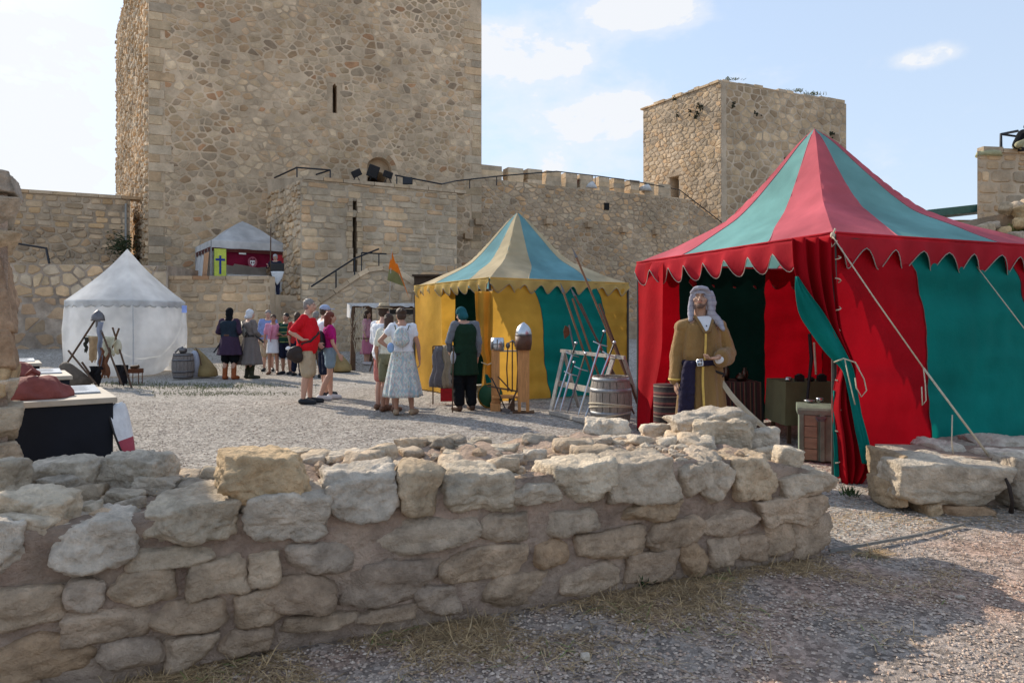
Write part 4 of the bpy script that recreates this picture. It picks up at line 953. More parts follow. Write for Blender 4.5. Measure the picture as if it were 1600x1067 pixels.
PROF = [(0, 3.72), (.1, 3.53), (.25, 3.16), (.38, 2.86), (.5, 2.645), (.75, 2.41), (1, 2.19)]
def tent(label, F, ang, side, cols, zk=1.0, z0=0.0, us=(.26, .73), open_left=True, seed=1, val=.27, nsc=9, curtain=None, group=None, name='pavilion_tent', pk=(0, 0), lb=(.2, .66), mats=None, trim=TRIM):
    # local frame: x along front-right side from F, y along the other side; cols = dict of materials
    t = thing(name, label, 'tent', (F[0], F[1], z0), ang, group)
    PK = Vector((pk[0], pk[1], 0)); Sd = side; ctr = Vector((Sd/2, Sd/2, 0)); rnd = random.Random(seed)
    corners = {'F': Vector((0, 0, 0)), 'R': Vector((Sd, 0, 0)), 'B': Vector((Sd, Sd, 0)), 'L': Vector((0, Sd, 0))}
    ez = PROF[-1][1]*zk
    def roof(a, b, u0, u1, m, nm):
        A, B = corners[a], corners[b]; out = (A+B)/2-ctr; out.normalize()
        bmx = MB()
        def fn(u, v):
            r = v; w = .10*ss((1-r)/.55)-.02*ss((.3-r)/.3); w2 = -.15*ss((1-r)/.55)+.06*ss((.3-r)/.3)
            def sm_(q):
                if q in (0, 1): return q
                if q < .5: return q+(w if a == 'F' else w2)
                return q-(w if b == 'F' else w2)
            f0, f1 = sm_(u0), sm_(u1)
            uu = lerp(f0, f1, u); e = A.lerp(B, uu); p = ctr.lerp(e, r)+PK*(1-r)**1.2; z = scurve(PROF, r)*zk
            mid = 1-abs(2*uu-1)
            z -= .05*mid*sin(pi*r)*(1 if u0 > .1 and u0 < .7 else .6)
            # tension folds across the corner gores near the peak
            cf = max(0, 1-abs(r-.36)/.2)
            if not (.1 < u0 < .7): z += .017*sin(r*70+uu*3+seed+2*noise.noise(Vector((r*9, uu*2, seed))))*cf*(1-.4*mid)
            z += .018*noise.noise(Vector((p.x*2.1, p.y*2.1, seed)))+.006*noise.noise(Vector((uu*14, r*3, seed)))*r
            return (p.x, p.y, z)
        bmx.grid(fn, 14, 54); o = bmx.build(nm, m, t, smooth=True)
        if u0 > 0 and u1 < 1:
            for uu_ in (0, 1): MB().tube([Vector(fn(uu_, i/40))+Vector((0, 0, .003)) for i in range(2, 41)], .0065, 5).build('seam', cols['sm'], o, smooth=True)
        return o
    for a, b in (('F', 'R'), ('L', 'F'), ('R', 'B'), ('B', 'L')):
        r1, r2, r3 = (0, us[0]), (us[0], us[1]), (us[1], 1)
        if (a, b) in (('L', 'F'), ('B', 'L')): r1, r2, r3 = (0, 1-us[1]), (1-us[1], 1-us[0]), (1-us[0], 1)
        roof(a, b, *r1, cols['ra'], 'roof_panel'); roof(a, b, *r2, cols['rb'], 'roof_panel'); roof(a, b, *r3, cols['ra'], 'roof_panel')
        # valance
        A, B = corners[a], corners[b]; out = ((A+B)/2-ctr).normalized(); ph = rnd.random()*6
        nu = nsc*12; low = []
        def vz(u):
            k = (u*nsc) % 1.0; s = (sin(pi*k)**2)**.8
            return ez-val*(.38+.62*s)
        def fl(u, d):   # flutter
            return out*(.02+.05*d*noise.noise(Vector((u*7+ph, 0, d)))+.03*d*sin(u*nsc*2*pi+1))+ (B-A).normalized()*(.03*d*noise.noise(Vector((u*9, 5, ph))))
        def fn(u, v):
            p = A.lerp(B, u); z = lerp(ez+.01, vz(u), v); q = p+fl(u, v); return (q.x, q.y, z)
        m = MB(); m.grid(fn, nu, 6); o = m.build('valance', cols['v'], t, smooth=True); solid(o, .004)
        w = MB(); w.tube([Vector(fn(i/nu, 1))+out*.003 for i in range(nu+1)], .0048, 5); w.build('valance_trim', trim, o, smooth=True)
        w = MB(); w.tube([Vector(fn(i/24, 0))+Vector((0, 0, .0)) for i in range(25)], .012, 6); w.build('eave_seam', cols['v'], t, smooth=True)
    # walls (stripes)
    def shift(v): return scurve([(0, 0), (.15, .06), (.35, .09), (.6, .095), (.8, .115), (1, .15)], v)
    def wallp(a, b, u0, u1, m, s0=1, s1=1, bulge=.05, nm='wall_panel', ofs=.0):
        A, B = corners[a], corners[b]; out = ((A+B)/2-ctr).normalized(); g = MB()
        def fn(u, v):
            a0 = u0+shift(v)*s0*(u0 > 0); a1 = u1+shift(v)*s1*(u1 < 1); uu = lerp(a0, a1, u)
            p = A.lerp(B, uu); z = lerp(ez-.02, .015, v)
            bl = bulge*sin(pi*min(1, uu))*sin(pi*v*.9)+.02*noise.noise(Vector((uu*3, v*2, seed*3)))+.034*noise.noise(Vector((uu*3, v*11, seed)))+.010*noise.noise(Vector((uu*22, v*5, seed)))
            if v > .93: bl += .03*noise.noise(Vector((uu*12, 7, seed)))
            p = p+out*(bl-.02+ofs); return (p.x, p.y, z)
        g.grid(fn, 26, 40); o = g.build(nm, m, t, smooth=True)
        if u0 > 0 and u1 < 1 and a == 'F':
            for uu_ in (0, 1): MB().tube([Vector(fn(uu_, i/30))+out*.004 for i in range(31)], .006, 5).build('seam', cols['sw'], o, smooth=True)
        return o
    W1, W2 = cols['wa'], cols['wb']
    wallp('F', 'R', 0, us[0], W1); wallp('F', 'R', us[0], us[1], W2); wallp('F', 'R', us[1], 1, W1)
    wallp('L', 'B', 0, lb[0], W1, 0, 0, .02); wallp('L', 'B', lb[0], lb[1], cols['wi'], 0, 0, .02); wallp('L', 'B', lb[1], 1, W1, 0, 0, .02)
    wallp('R', 'B', 0, us[0], W1, 0, 0, .02); wallp('R', 'B', us[0], us[1], W2, 0, 0, .02); wallp('R', 'B', us[1], 1, W1, 0, 0, .02)
    for c in corners.values():
        MB().tube([c+Vector((0, 0, -.05)), c+Vector((0, 0, ez-.01))], .022, 8).build('post', POST, t)
    rods = MB()
    for a, b in (('F', 'R'), ('L', 'F'), ('R', 'B'), ('B', 'L')): rods.tube([corners[a]+Vector((0, 0, ez-.03)), corners[b]+Vector((0, 0, ez-.03))], .016, 6)
    rods.build('eave_rod', POST, t)
    MB().tube([ctr+PK+Vector((0, 0, 2.0)), ctr+PK+Vector((0, 0, PROF[0][1]*zk-.02))], .02, 6).build('peak_rod', POST, t)
    # loops lacing walls to the post
    for i in range(9):
        z = .2+i*(ez-.4)/8; MB().tube([Vector((.035*cos(a)-.0, -.03-.03*sin(a)*1, z+.03*sin(a*.5)*(1 if i % 2 else -1))) for a in [k*pi/5-.4 for k in range(6)]], .006, 5).build('lacing_loop', ROPE, t)
    return t, corners, ez, wallp
def loc(t, p):   # world -> local of a rotated thing
    M = Matrix.Rotation(-t.rotation_euler.z, 3, 'Z'); return M @ (Vector(p)-Vector(t.location))
def drape(t, rows, Y, m, nm, pleats, amp, depth=.03, n=40, world=True, sy=0):
    # rows: (py, xl, xr) at distance Y; surface with pleats, lives in the local frame of t
    def fn(u, v):
        py = lerp(rows[0][0], rows[-1][0], v)
        xl = scurve([(r[0], r[1]) for r in rows], py); xr = scurve([(r[0], r[2]) for r in rows], py)
        p = P(lerp(xl, xr, u), py, Y); w = (xr-xl)/FPX*Y
        p.y += depth*sin(u*pleats*2*pi+v*2)*amp*min(1.4, max(.25, w/.2))+.02*noise.noise(Vector((u*4, v*6, amp)))+sy*u
        q = loc(t, p); return tuple(q)
    return solid(MB().grid(fn, n, 60).build(nm, m, t, smooth=True), .006)

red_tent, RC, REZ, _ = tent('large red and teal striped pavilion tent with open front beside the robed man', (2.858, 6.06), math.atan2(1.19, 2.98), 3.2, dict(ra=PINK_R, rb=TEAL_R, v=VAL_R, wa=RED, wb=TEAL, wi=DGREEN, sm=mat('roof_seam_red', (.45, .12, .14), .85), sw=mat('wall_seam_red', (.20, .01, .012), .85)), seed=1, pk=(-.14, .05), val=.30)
def red_extras():
    t = red_tent
    drape(t, [(372, 1238, 1306), (420, 1242, 1307), (470, 1258, 1310), (520, 1283, 1316), (556, 1304, 1330), (575, 1312, 1336), (600, 1306, 1336), (640, 1303, 1341), (690, 1309, 1353), (730, 1312, 1357), (756, 1318, 1344)], 6.0, RED, 'tied_curtain', 3.4, 1.1, depth=.035)
    drape(t, [(432, 1243, 1247), (455, 1243, 1262), (490, 1250, 1288), (520, 1268, 1306), (552, 1292, 1322), (578, 1316, 1333), (610, 1324, 1339), (650, 1332, 1347), (690, 1341, 1357), (724, 1347, 1363)], 5.94, TEAL, 'curtain_teal_stripe', 1.4, .5)
    drape(t, [(610, 1302, 1304), (650, 1302, 1309), (700, 1303, 1310), (745, 1304, 1311)], 6.02, TEAL, 'curtain_teal_lining', 1, .4, n=8)
    b = MB(); pts = [P(1303, 566, 5.9), P(1318, 560, 5.86), P(1336, 566, 5.87), P(1342, 576, 5.92)]; b.tube([loc(t, p) for p in pts], .007, 6)
    pts = [P(1320, 562, 5.86), P(1326, 590, 5.86), P(1332, 615, 5.86), P(1336, 632, 5.88)]; b.tube([loc(t, p) for p in pts], .005, 6)
    pts = [P(1338, 570, 5.88), P(1350, 592, 5.88), P(1354, 610, 5.88), P(1346, 620, 5.88), P(1338, 606, 5.88), P(1336, 590, 5.88)]; b.tube([loc(t, p) for p in pts], .005, 6)
    b.build('curtain_tie', ROPE, t, smooth=True)
    # front-left strip of red wall next to left corner (closed part of the open side)
    g = MB(); A = RC['L']; B = RC['F']
    def fn(u, v):
        p = A.lerp(B, .0+u*(.155+.10*ss((v-.45)/.5)*-1 if False else u*0+.20-.10*ss((v-.35)/.6))) if False else A.lerp(B, u*(.185-.09*ss((v-.45)/.55)))
        p = p+Vector((-.02+.012*sin(u*9+v*3), 0, 0)); return (p.x, p.y, lerp(REZ-.02, .02, v))
    g.grid(fn, 12, 30); g.build('wall_panel', RED, t, smooth=True)
    # corner fittings and guy ropes
    def rope(pts, r=.006, nm='guy_rope'): MB().tube([loc(t, p) for p in pts], r, 6).build(nm, ROPE, t, smooth=True)
    a = P(1301, 370, 5.98); k = P(1443, 575, 5.5); e = P(1545, 712, 5.32)
    rope([a, a.lerp(k, .5)+Vector((0, 0, -.01)), k]); rope([k, k.lerp(e, .5), e], .009)
    rope([k, k+Vector((.015, 0, -.14)), k+Vector((.02, 0, -.26)), k+Vector((-.01, 0, -.30)), k+Vector((-.015, 0, -.15))], .005)
    rope([P(1488, 648, 5.42), P(1487, 690, 5.42), P(1490, 712, 5.42)], .005)
    a = P(1512, 398, 6.85); e = P(1640, 565, 6.1); rope([a, a.lerp(e, .5), e], .005)
    MB().tube([loc(t, e+Vector((0, 0, .0))), loc(t, Vector((e.x+.25, e.y-.1, 0)))], .01, 6).build('tent_peg', STEEL_D, t)
    b = MB(); c = loc(t, P(1301, 368, 6.0)); b.ell(c, (.02, .02, .03)); b.tube([c, c+Vector((.01, -.02, .06))], .008, 6); b.tube([loc(t, P(1296, 372, 6)), loc(t, P(1300, 386, 5.98)), loc(t, P(1308, 376, 5.97))], .007, 6); b.build('corner_knot', ROPE, t, smooth=True)
    # inner eave cloth under the rear roof so the interior reads dark, plus inside post lower
red_extras()

YF = (-.39, 12.0)
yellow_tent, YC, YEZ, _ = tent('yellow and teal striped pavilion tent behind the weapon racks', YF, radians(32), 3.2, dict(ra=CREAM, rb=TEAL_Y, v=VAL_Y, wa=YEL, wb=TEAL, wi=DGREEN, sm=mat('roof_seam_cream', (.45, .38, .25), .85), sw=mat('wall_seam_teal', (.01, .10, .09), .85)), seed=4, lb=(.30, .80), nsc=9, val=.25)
def yellow_extras():
    t = yellow_tent
    drape(t, [(455, 742, 770), (500, 744, 770), (540, 747, 769), (562, 755, 770), (580, 754, 771), (605, 752, 769), (636, 749, 766)], 11.85, YEL, 'tied_curtain', 1.6, .8, depth=.04)
    drape(t, [(585, 758, 762), (605, 760, 772), (637, 757, 774)], 11.8, TEAL, 'curtain_teal_stripe', 1.2, .5)
    b = MB(); b.ell(loc(t, P(757, 621, 11.74)), (.03, .02, .03)); b.build('curtain_flower_patch', mat('dark_pink_cloth', (.3, .02, .08), .8), t)
    b = MB(); b.tube([loc(t, p) for p in (P(752, 566, 11.75), P(762, 570, 11.7), P(771, 566, 11.8))], .008, 6); b.build('curtain_tie', ROPE, t)
    A = YC['L']; B = YC['F']; g = MB()
    def fn(u, v):
        p = A.lerp(B, u*(.40+.04*ss(v)))+Vector((-.02+.015*sin(u*8+v*2), 0, 0)); return (p.x, p.y, lerp(YEZ-.02, .02, v))
    g.grid(fn, 12, 30); g.build('wall_panel', YEL, t, smooth=True)
    # tear-shaped bright patch sewn on the yellow wall
yellow_extras()

# ------------------------------------------------------------------ white tents
def white_tent():
    F = P(208, 590, 17.5); sd = 2.26; ang = radians(79)
    PR = [(0, 3.42), (.12, 3.18), (.3, 2.86), (.55, 2.5), (.8, 2.2), (1, 1.98)]
    t = thing('white_pavilion_tent', 'small plain white pavilion tent with scalloped edge near the left wall', 'tent', (F.x, 17.5, .03), ang)
    cs = [Vector((0, 0, 0)), Vector((sd, 0, 0)), Vector((sd, sd, 0)), Vector((0, sd, 0))]; ctr = Vector((sd/2, sd/2, 0)); ez = 1.98
    def rnd_c(e, r):   # rounded-square footprint
        d = e-ctr; L = d.length; m = sd/2; k = lerp(1, (m*1.16)/L, .55*r); return ctr+d*k
    for i in range(4):
        A, B = cs[i], cs[(i+1) % 4]; out = ((A+B)/2-ctr).normalized()
        g = MB(); g.grid(lambda u, v: tuple(ctr.lerp(rnd_c(A.lerp(B, u), v), v)+Vector((0, 0, scurve(PR, v)+.008*noise.noise(Vector((u*6, v*5, i)))))), 24, 30); g.build('roof_panel', WHITE, t, smooth=True)
        g = MB()
        def fv(u, v):
            p = rnd_c(A.lerp(B, u), 1); p = ctr+(p-ctr)*(1.012+.012*v*sin(u*30)); k = (u*8) % 1; return (p.x, p.y, ez-v*(.14+.05*abs(sin(pi*k))))
        g.grid(fv, 96, 4); solid(g.build('valance', WHITE, t, smooth=True), .006)
        MB().tube([Vector(fv(j/96, 1)) for j in range(97)], .009, 5).build('valance_trim', mat('grey_hem', (.4, .4, .38), .8), t)
        g = MB()
        def fw(u, v):
            p = rnd_c(A.lerp(B, u), 1); d = p-ctr; k = 1+.045*sin(pi*v)-(.28*ss((v-.62)/.38)*ss((u if i == 0 else 0)/.9)); k += .012*noise.noise(Vector((u*5, v*4, i*3)))+.008*sin(u*26+v*5)*v
            p = ctr+d*k; zb = 0.0+(.16*ss((u-.25)/.7)**1.5 if i == 0 else 0); return (p.x, p.y, lerp(ez-.02, zb, v))
        g.grid(fw, 40, 36); g.build('wall_panel', WHITE, t, smooth=True)
    s = MB(); s.tube([Vector((.03, .03, 1.85)), Vector((-.02, -.02, 1.0)), Vector((.0, .0, .05))], .012, 5); s.build('corner_seam', mat('dirty_seam', (.42, .42, .43), .9), t)
    for c in cs: MB().tube([ctr.lerp(c, .8), ctr.lerp(c, .8)+Vector((0, 0, 1.95))], .02, 6).build('post', POST, t)
    lb = MB(); p = loc(t, P(288, 483, 18.6)); q = P(288, 483, 18.6); M = Matrix.Rotation(-ang, 3, 'Z'); lb.box(p, (.13, .02, .2), M); lb.build('blue_label', mat('pale_blue_print', (.35, .45, .85), .6), t)
white_tent()

def canopy():
    zf = 2.5; F = P(330, 388, 27.5); ang = radians(35); sd = 3.15
    t = thing('white_canopy', 'white market canopy on the terrace hung with crimson cloth and banners', 'canopy', (F.x, 27.5, zf), ang)
    H = EYE+(HY-375)*27.5/FPX-zf; pk = EYE+(HY-342)*29/FPX-zf
    cs = [Vector((0, 0, 0)), Vector((sd, 0, 0)), Vector((sd, sd, 0)), Vector((0, sd, 0))]; ctr = Vector((sd/2, sd/2, 0))
    PR = [(0, pk), (.1, pk-.09), (.4, pk-.42), (.7, H+.25), (1, H)]
    for i in range(4):
        A, B = cs[i], cs[(i+1) % 4]
        MB().grid(lambda u, v: tuple(ctr.lerp(A.lerp(B, u), v)+Vector((0, 0, scurve(PR, v)-.03*sin(pi*u)*sin(pi*v)))), 12, 16).build('roof_panel', OFFW, t, smooth=True)
        MB().grid(lambda u, v: tuple(ctr+(A.lerp(B, u)-ctr)*1.01+Vector((0, 0, H-.30*v+.01*sin(u*20)*v))), 20, 4).build('valance', OFFW, t, smooth=True)
        MB().tube([A, A+Vector((0, 0, H))], .025, 6).build('post', mat('grey_frame', (.3, .3, .31), .5), t)
    CR = fabric('crimson_cloth', (.22, .012, .04), .3); BR = mat('dark_brown_valance', (.09, .02, .015), .8)
    # white cloth back and right side
    MB().grid(lambda u, v: (sd*u, sd*.95, lerp(H, 0, v)+0*u), 10, 6).build('back_cloth', OFFW, t, smooth=True)
    MB().grid(lambda u, v: (sd-.02+.05*sin(v*3), sd*u, lerp(H, 0, v)), 10, 6).build('side_cloth', OFFW, t, smooth=True)
    MB().grid(lambda u, v: (.03+(-.25*v*u), sd*(.05+.9*u), lerp(H-.35, 0, v)), 10, 6).build('side_cloth', OFFW, t, smooth=True)
    MB().grid(lambda u, v: (-.02, sd*u, H-.26-v*.22*abs(sin(u*16))), 60, 3).build('brown_fringe', BR, t)
    MB().grid(lambda u, v: (sd*u, .03, H-.28-v*.16), 10, 2).build('brown_fringe', BR, t)
    MB().grid(lambda u, v: (-.02-.15*v, .3+1.0*u, lerp(H-.45, .0, v)), 6, 6).build('orange_cloth', mat('faded_orange_cloth', (.55, .3, .16), .85), t)
    MB().grid(lambda u, v: (.6+2.5*u, .12+.03*sin(u*9+v*4), lerp(H-.35, H-1.02+.30*abs(u-.5)-.1*(u < .12), v)+0), 40, 12).build('crimson_banner', CR, t, smooth=True)
    # counter cloth (white)
    MB().grid(lambda u, v: (.25+2.8*u, .2+.02*sin(u*30), lerp(.92, .0, v)), 60, 4).build('counter_cloth', OFFW, t, smooth=True)
    # swallow-tailed banner with cross
    yl = mat('lime_yellow_banner', (.55, .62, .10), .8); bl = mat('blue_cross', (.02, .05, .28), .8); wt = mat('white_print', (.75, .75, .72), .8)
    x0, x1, zt, zb = .10, .56, H-.34, .18
    MB().prism([(x0, zt), (x0, zb), ((x0+x1)/2, zb+.35), (x1, zb), (x1, zt)], lambda x, z: (x, -.055, z), lambda x, z: (x, -.04, z)).build('yellow_banner', yl, t)
    xm = (x0+x1)/2; MB().box((xm, -.062, zt-.65), (.075, .012, .75)).box((xm, -.062, zt-.44), (.36, .010, .085)).build('banner_cross', bl, t)
    MB().box((xm-.24, -.062, (zt+zb)/2), (.02, .01, zt-zb)).build('banner_border', mat('dark_green_trim', (.05, .12, .04), .8), t)
    # crest on the crimson cloth: white shield with dark bearings and ring; small white label
    cx, cz = 1.62, H-.80
    MB().prism([(cx+.19*cos(a*pi/10), cz+.22*sin(a*pi/10)) for a in range(20)], lambda x, z: (x, .06, z), lambda x, z: (x, .07, z)).build('crest_ring', mat('dull_rose_print', (.32, .09, .12), .8), t)
    MB().prism([(cx-.1, cz+.06), (cx-.1, cz-.06), (cx, cz-.17), (cx+.1, cz-.06), (cx+.1, cz+.06)], lambda x, z: (x, .045, z), lambda x, z: (x, .055, z)).build('crest_shield', wt, t)
    MB().box((cx-.05, .038, cz+.11), (.07, .01, .09)).box((cx+.06, .038, cz+.11), (.07, .01, .09)).box((cx-.04, .038, cz-.03), (.05, .01, .08)).box((cx+.05, .038, cz-.03), (.05, .01, .08)).build('crest_bearing', mat('dark_rose_print', (.12, .02, .04), .8), t)
    MB().box((1.22, .06, H-.42), (.28, .01, .17)).build('white_label', wt, t)
    MB().grid(lambda u, v: (2.5+.55*u, .05, lerp(H-.35, H-.85, v)), 4, 4).build('red_cloth', mat('red_cloth_small', (.42, .03, .04), .8), t)
canopy()

# ------------------------------------------------------------------ timber booth with netting
def booth():
    Y = 20.0; x0, x1 = P(551, 0, Y).x, P(655, 0, Y).x; t = thing('timber_booth', 'rustic timber stall frame with ragged white cloth on top beyond the hatted man', 'stall', ((x0+x1)/2, Y, .05), local=False)
    zt = EYE+(HY-478)*Y/FPX
    for x, y in ((x0, Y), (x1-.1, Y), (x0+.1, Y+1.9), (x1, Y+1.9)): MB().tube([(x, y, 0), (x+.02, y, zt*.5), (x, y, zt)], [.085, .075, .08], 8).build('post', WOOD_D, t)
    for y in (Y, Y+1.9): MB().tube([(x0-.1, y, zt), (x1+.1, y, zt+.02)], .05, 8).build('beam', WOOD_D, t)
    MB().beam((x0, Y, .95), (x1-.1, Y, .95), .04).build('rail', WOOD_D, t)
    MB().tube([(x0+.7, Y+.1, zt), (x0+1.35, Y+1.0, .95)], .025, 6).tube([(x0+.02, Y, zt-.5), (x0+.4, Y, zt)], .03, 6).build('brace', WOOD_G, t)
    q = random.Random(3)
    def fn(u, v):
        x = lerp(x0-.15, x1+.1, u); hang = (.06+.12*abs(noise.noise(Vector((u*7, 0, 2))))+(.25 if u < .06 else 0)+(.18 if .44 < u < .52 else 0))
        if v < .5: return (x, Y+1.9-(v/.5)*1.95, zt+.10-.05*sin(pi*v*2)+.02*noise.noise(Vector((u*9, v*9, 1))))
        w = (v-.5)/.5; return (x, Y-.06-.03*w, zt+.08-w*hang*1.3)
    MB().grid(fn, 60, 16).build('ragged_cloth', OFFW, t, smooth=True)
    b = MB()
    for i in range(90):     # netting strands on the left post
        x = x0+q.uniform(-.1, .35); z = q.uniform(.8, zt); b.tube([(x, Y-.05, z), (x+q.uniform(-.1, .1), Y-.07, z-q.uniform(.1, .35))], .006, 4)
    b.build('netting', ROPE, t, kind='stuff')
    MB().box((x1-.45, Y+1.0, zt-.16), (1.1, .7, .14)).build('rolled_tarp', LEATHER_B, t)
    # folding chair in the booth
    c = thing('folding_chair', 'dark slatted folding chair inside the timber stall', 'chair', (-3.75, 19.5, .03), radians(-25))
    for s in (-.2, .2):
        MB().beam((s, .22, 0), (s, -.2, .55), .03).build('leg', WOOD_D, c); MB().beam((s, -.25, 0), (s, .25, .92), .03).build('leg', WOOD_D, c)
    for i in range(4): MB().box((0, -.15+i*.1, .46), (.4, .07, .018)).build('slat', WOOD_D, c)
    for i in range(2): MB().box((0, .18+i*.04, .72+i*.12), (.4, .02, .07)).build('slat', WOOD_D, c)
    # flag on a long pole
    f = thing('pennant_flag', 'orange and olive green pennant on a thin pole above the timber stall', 'flag', (-3.7, 19.5, 0), local=False)
    Yp = 19.4; a = P(604, 520, Yp); a.z = 0; b_ = P(612, 388, Yp); MB().tube([a, b_], .014, 6).build('pole', WOOD_G, f)
    o = P(612, 391, Yp); p1 = P(607, 434, Yp); m1 = P(622, 420, Yp); e = P(631, 446, Yp); m0 = P(610, 412, Yp); m2 = P(617, 405, Yp)
    def tri(A, B, C_, nm, m): return MB().grid(lambda u, v: tuple(A.lerp(B.lerp(C_, u), v)+Vector((0, .04*sin(v*6+u*3), 0))), 8, 12).build(nm, m, f, smooth=True)
    tri(o, P(607.5, 420, Yp), P(624, 430, Yp), 'orange_field', fabric('orange_cloth', (.80, .20, .02), .4))
    g = MB(); q1, q2, q3, q4 = P(607.8, 418, Yp), P(622, 427, Yp), P(632, 448, Yp), P(605.5, 438, Yp)
    g.grid(lambda u, v: tuple(q1.lerp(q2, u).lerp(q4.lerp(q3, u), v)+Vector((0, .04*sin(v*4+u*5+1), 0))), 10, 10).build('green_field', fabric('olive_flag', (.24, .23, .10), .4), f, smooth=True)
    g = MB(); g.grid(lambda u, v: tuple(P(618+u*3, 412, Yp).lerp(P(631+u*9, 446+u*22, Yp), v)), 4, 8).build('orange_edge', fabric('orange_cloth', (.8, .2, .02)), f, smooth=True)
booth()

# ------------------------------------------------------------------ small props
def lathe(pts, n=20, c=(0, 0, 0), sy=1):
    b = MB(); b.loft([(c[0], c[1], c[2]+z, max(r, .001), max(r, .001)*sy) for r, z in pts], n); return b
def barrel(x, y, z, r, h, label, col, rope=False, rz=0, group=None):
    t = thing('wooden_barrel', label, 'barrel', (x, y, z), rz, group)
    m = mat(col[0], col[1], .8, .25, 9, .5, 25, stretch=(8, 8, 1)); n = 18
    def rr(k): return r*(.83+.17*sin(pi*k))
    for i in range(n):
        a0, a1 = 2*pi*i/n+.015, 2*pi*(i+1)/n-.015; b = MB()
        def fn(u, v): a = lerp(a0, a1, u); q = rr(v); return (q*cos(a), q*sin(a), h*v)
        b.grid(fn, 2, 8); solid(b.build('stave', m, t, smooth=False), .012)
    for k in (.06, .27, .73, .94):
        b = MB(); q = rr(k)+.008; b.loft([(0, 0, h*k-.025, rr(k-.03)+.008, rr(k-.03)+.008), (0, 0, h*k+.025, rr(k+.03)+.008, rr(k+.03)+.008)], 32, cap=False); solid(b.build('hoop', STEEL_D if not rope else mat('zinc_hoop', (.30, .30, .30), .5, .2, 20, .1, 20, metal=.6), t, smooth=True), .004)
    lathe([(rr(.96)-.012, h*.93), (rr(.96)-.012, h*.955)]).build('lid', m, t)
    if rope:
        for zz in (.22, .36, .41):
            MB().tube([(1.03*rr(zz)*cos(a*pi/16), 1.03*rr(zz)*sin(a*pi/16), h*zz+.05*sin(a*pi/16+zz*9)) for a in range(33)], .012, 6).build('rope', ROPE, t, smooth=True)
    return t
barrel(1.35, 9.35, 0, .285, .68, 'weathered grey barrel wound with rope beside the sword rack', ('grey_barrel_wood', (.27, .23, .19)), True)
def far_barrel():
    Y = 17.2; x = P(286, 0, Y).x
    barrel(x, Y, .02, .26, .62, 'small grey barrel between the white tent and a sack', ('old_barrel_wood', (.22, .19, .17)))
    t = thing('iron_pot', 'black iron utensils standing on the small grey barrel', 'pot', (x, Y, .64)); lathe([(.06, 0), (.10, .05), (.09, .12), (.07, .14)]).build('bowl', STEEL_D, t, smooth=True)
    MB().tube([(-.2, 0, .02), (-.1, 0, .12), (0, 0, .16)], .02, 6).build('handle', STEEL_D, t)
    sk = fabric('burlap', (.33, .24, .11), 0, .2); 
    for i, (px, py, Yk, w, h, lab) in enumerate(((320, 578, 17.7, .62, .72, 'slumped ochre burlap sack beside the small grey barrel'), (532, 574, 19.6, .62, .66, 'slumped ochre burlap sack at the foot of the timber stall post'))):
        X = P(px, 0, Yk).x; s = thing('burlap_sack', lab, 'sack', (X, Yk, .02))
        b = MB(); b.loft([(.02, 0, 0, w*.42, .2), (.02, 0, .03, w*.5, .25), (.0, 0, h*.25, w*.48, .24, .03, 5), (-.06, 0, h*.5, w*.36, .2, .05, 6), (-.13, 0, h*.75, w*.22, .13, .08, 7), (-.2, 0, h*.95, w*.1, .06, .1, 6), (-.24, 0, h, w*.08, .05)], 28); b.build('sack_body', sk, s, smooth=True)
        if i == 0: MB().tube([(-.15, -.18, .75), (-.05, -.2, .55), (.02, -.24, .3)], .012, 5).build('cord', LEATHER, s)
    s = thing('white_bundle', 'pale cloth bundle draped behind the small grey barrel', 'bundle', (P(304, 0, 17.5).x, 17.5, .02)); b = MB(); b.loft([(0, 0, 0, .1, .1), (0, 0, .3, .13, .12, .06, 5), (0, 0, .6, .1, .1), (0, 0, .68, .03, .03)], 20); b.build('cloth', mat('blue_grey_cloth', (.4, .42, .48), .8), s, smooth=True)
far_barrel()

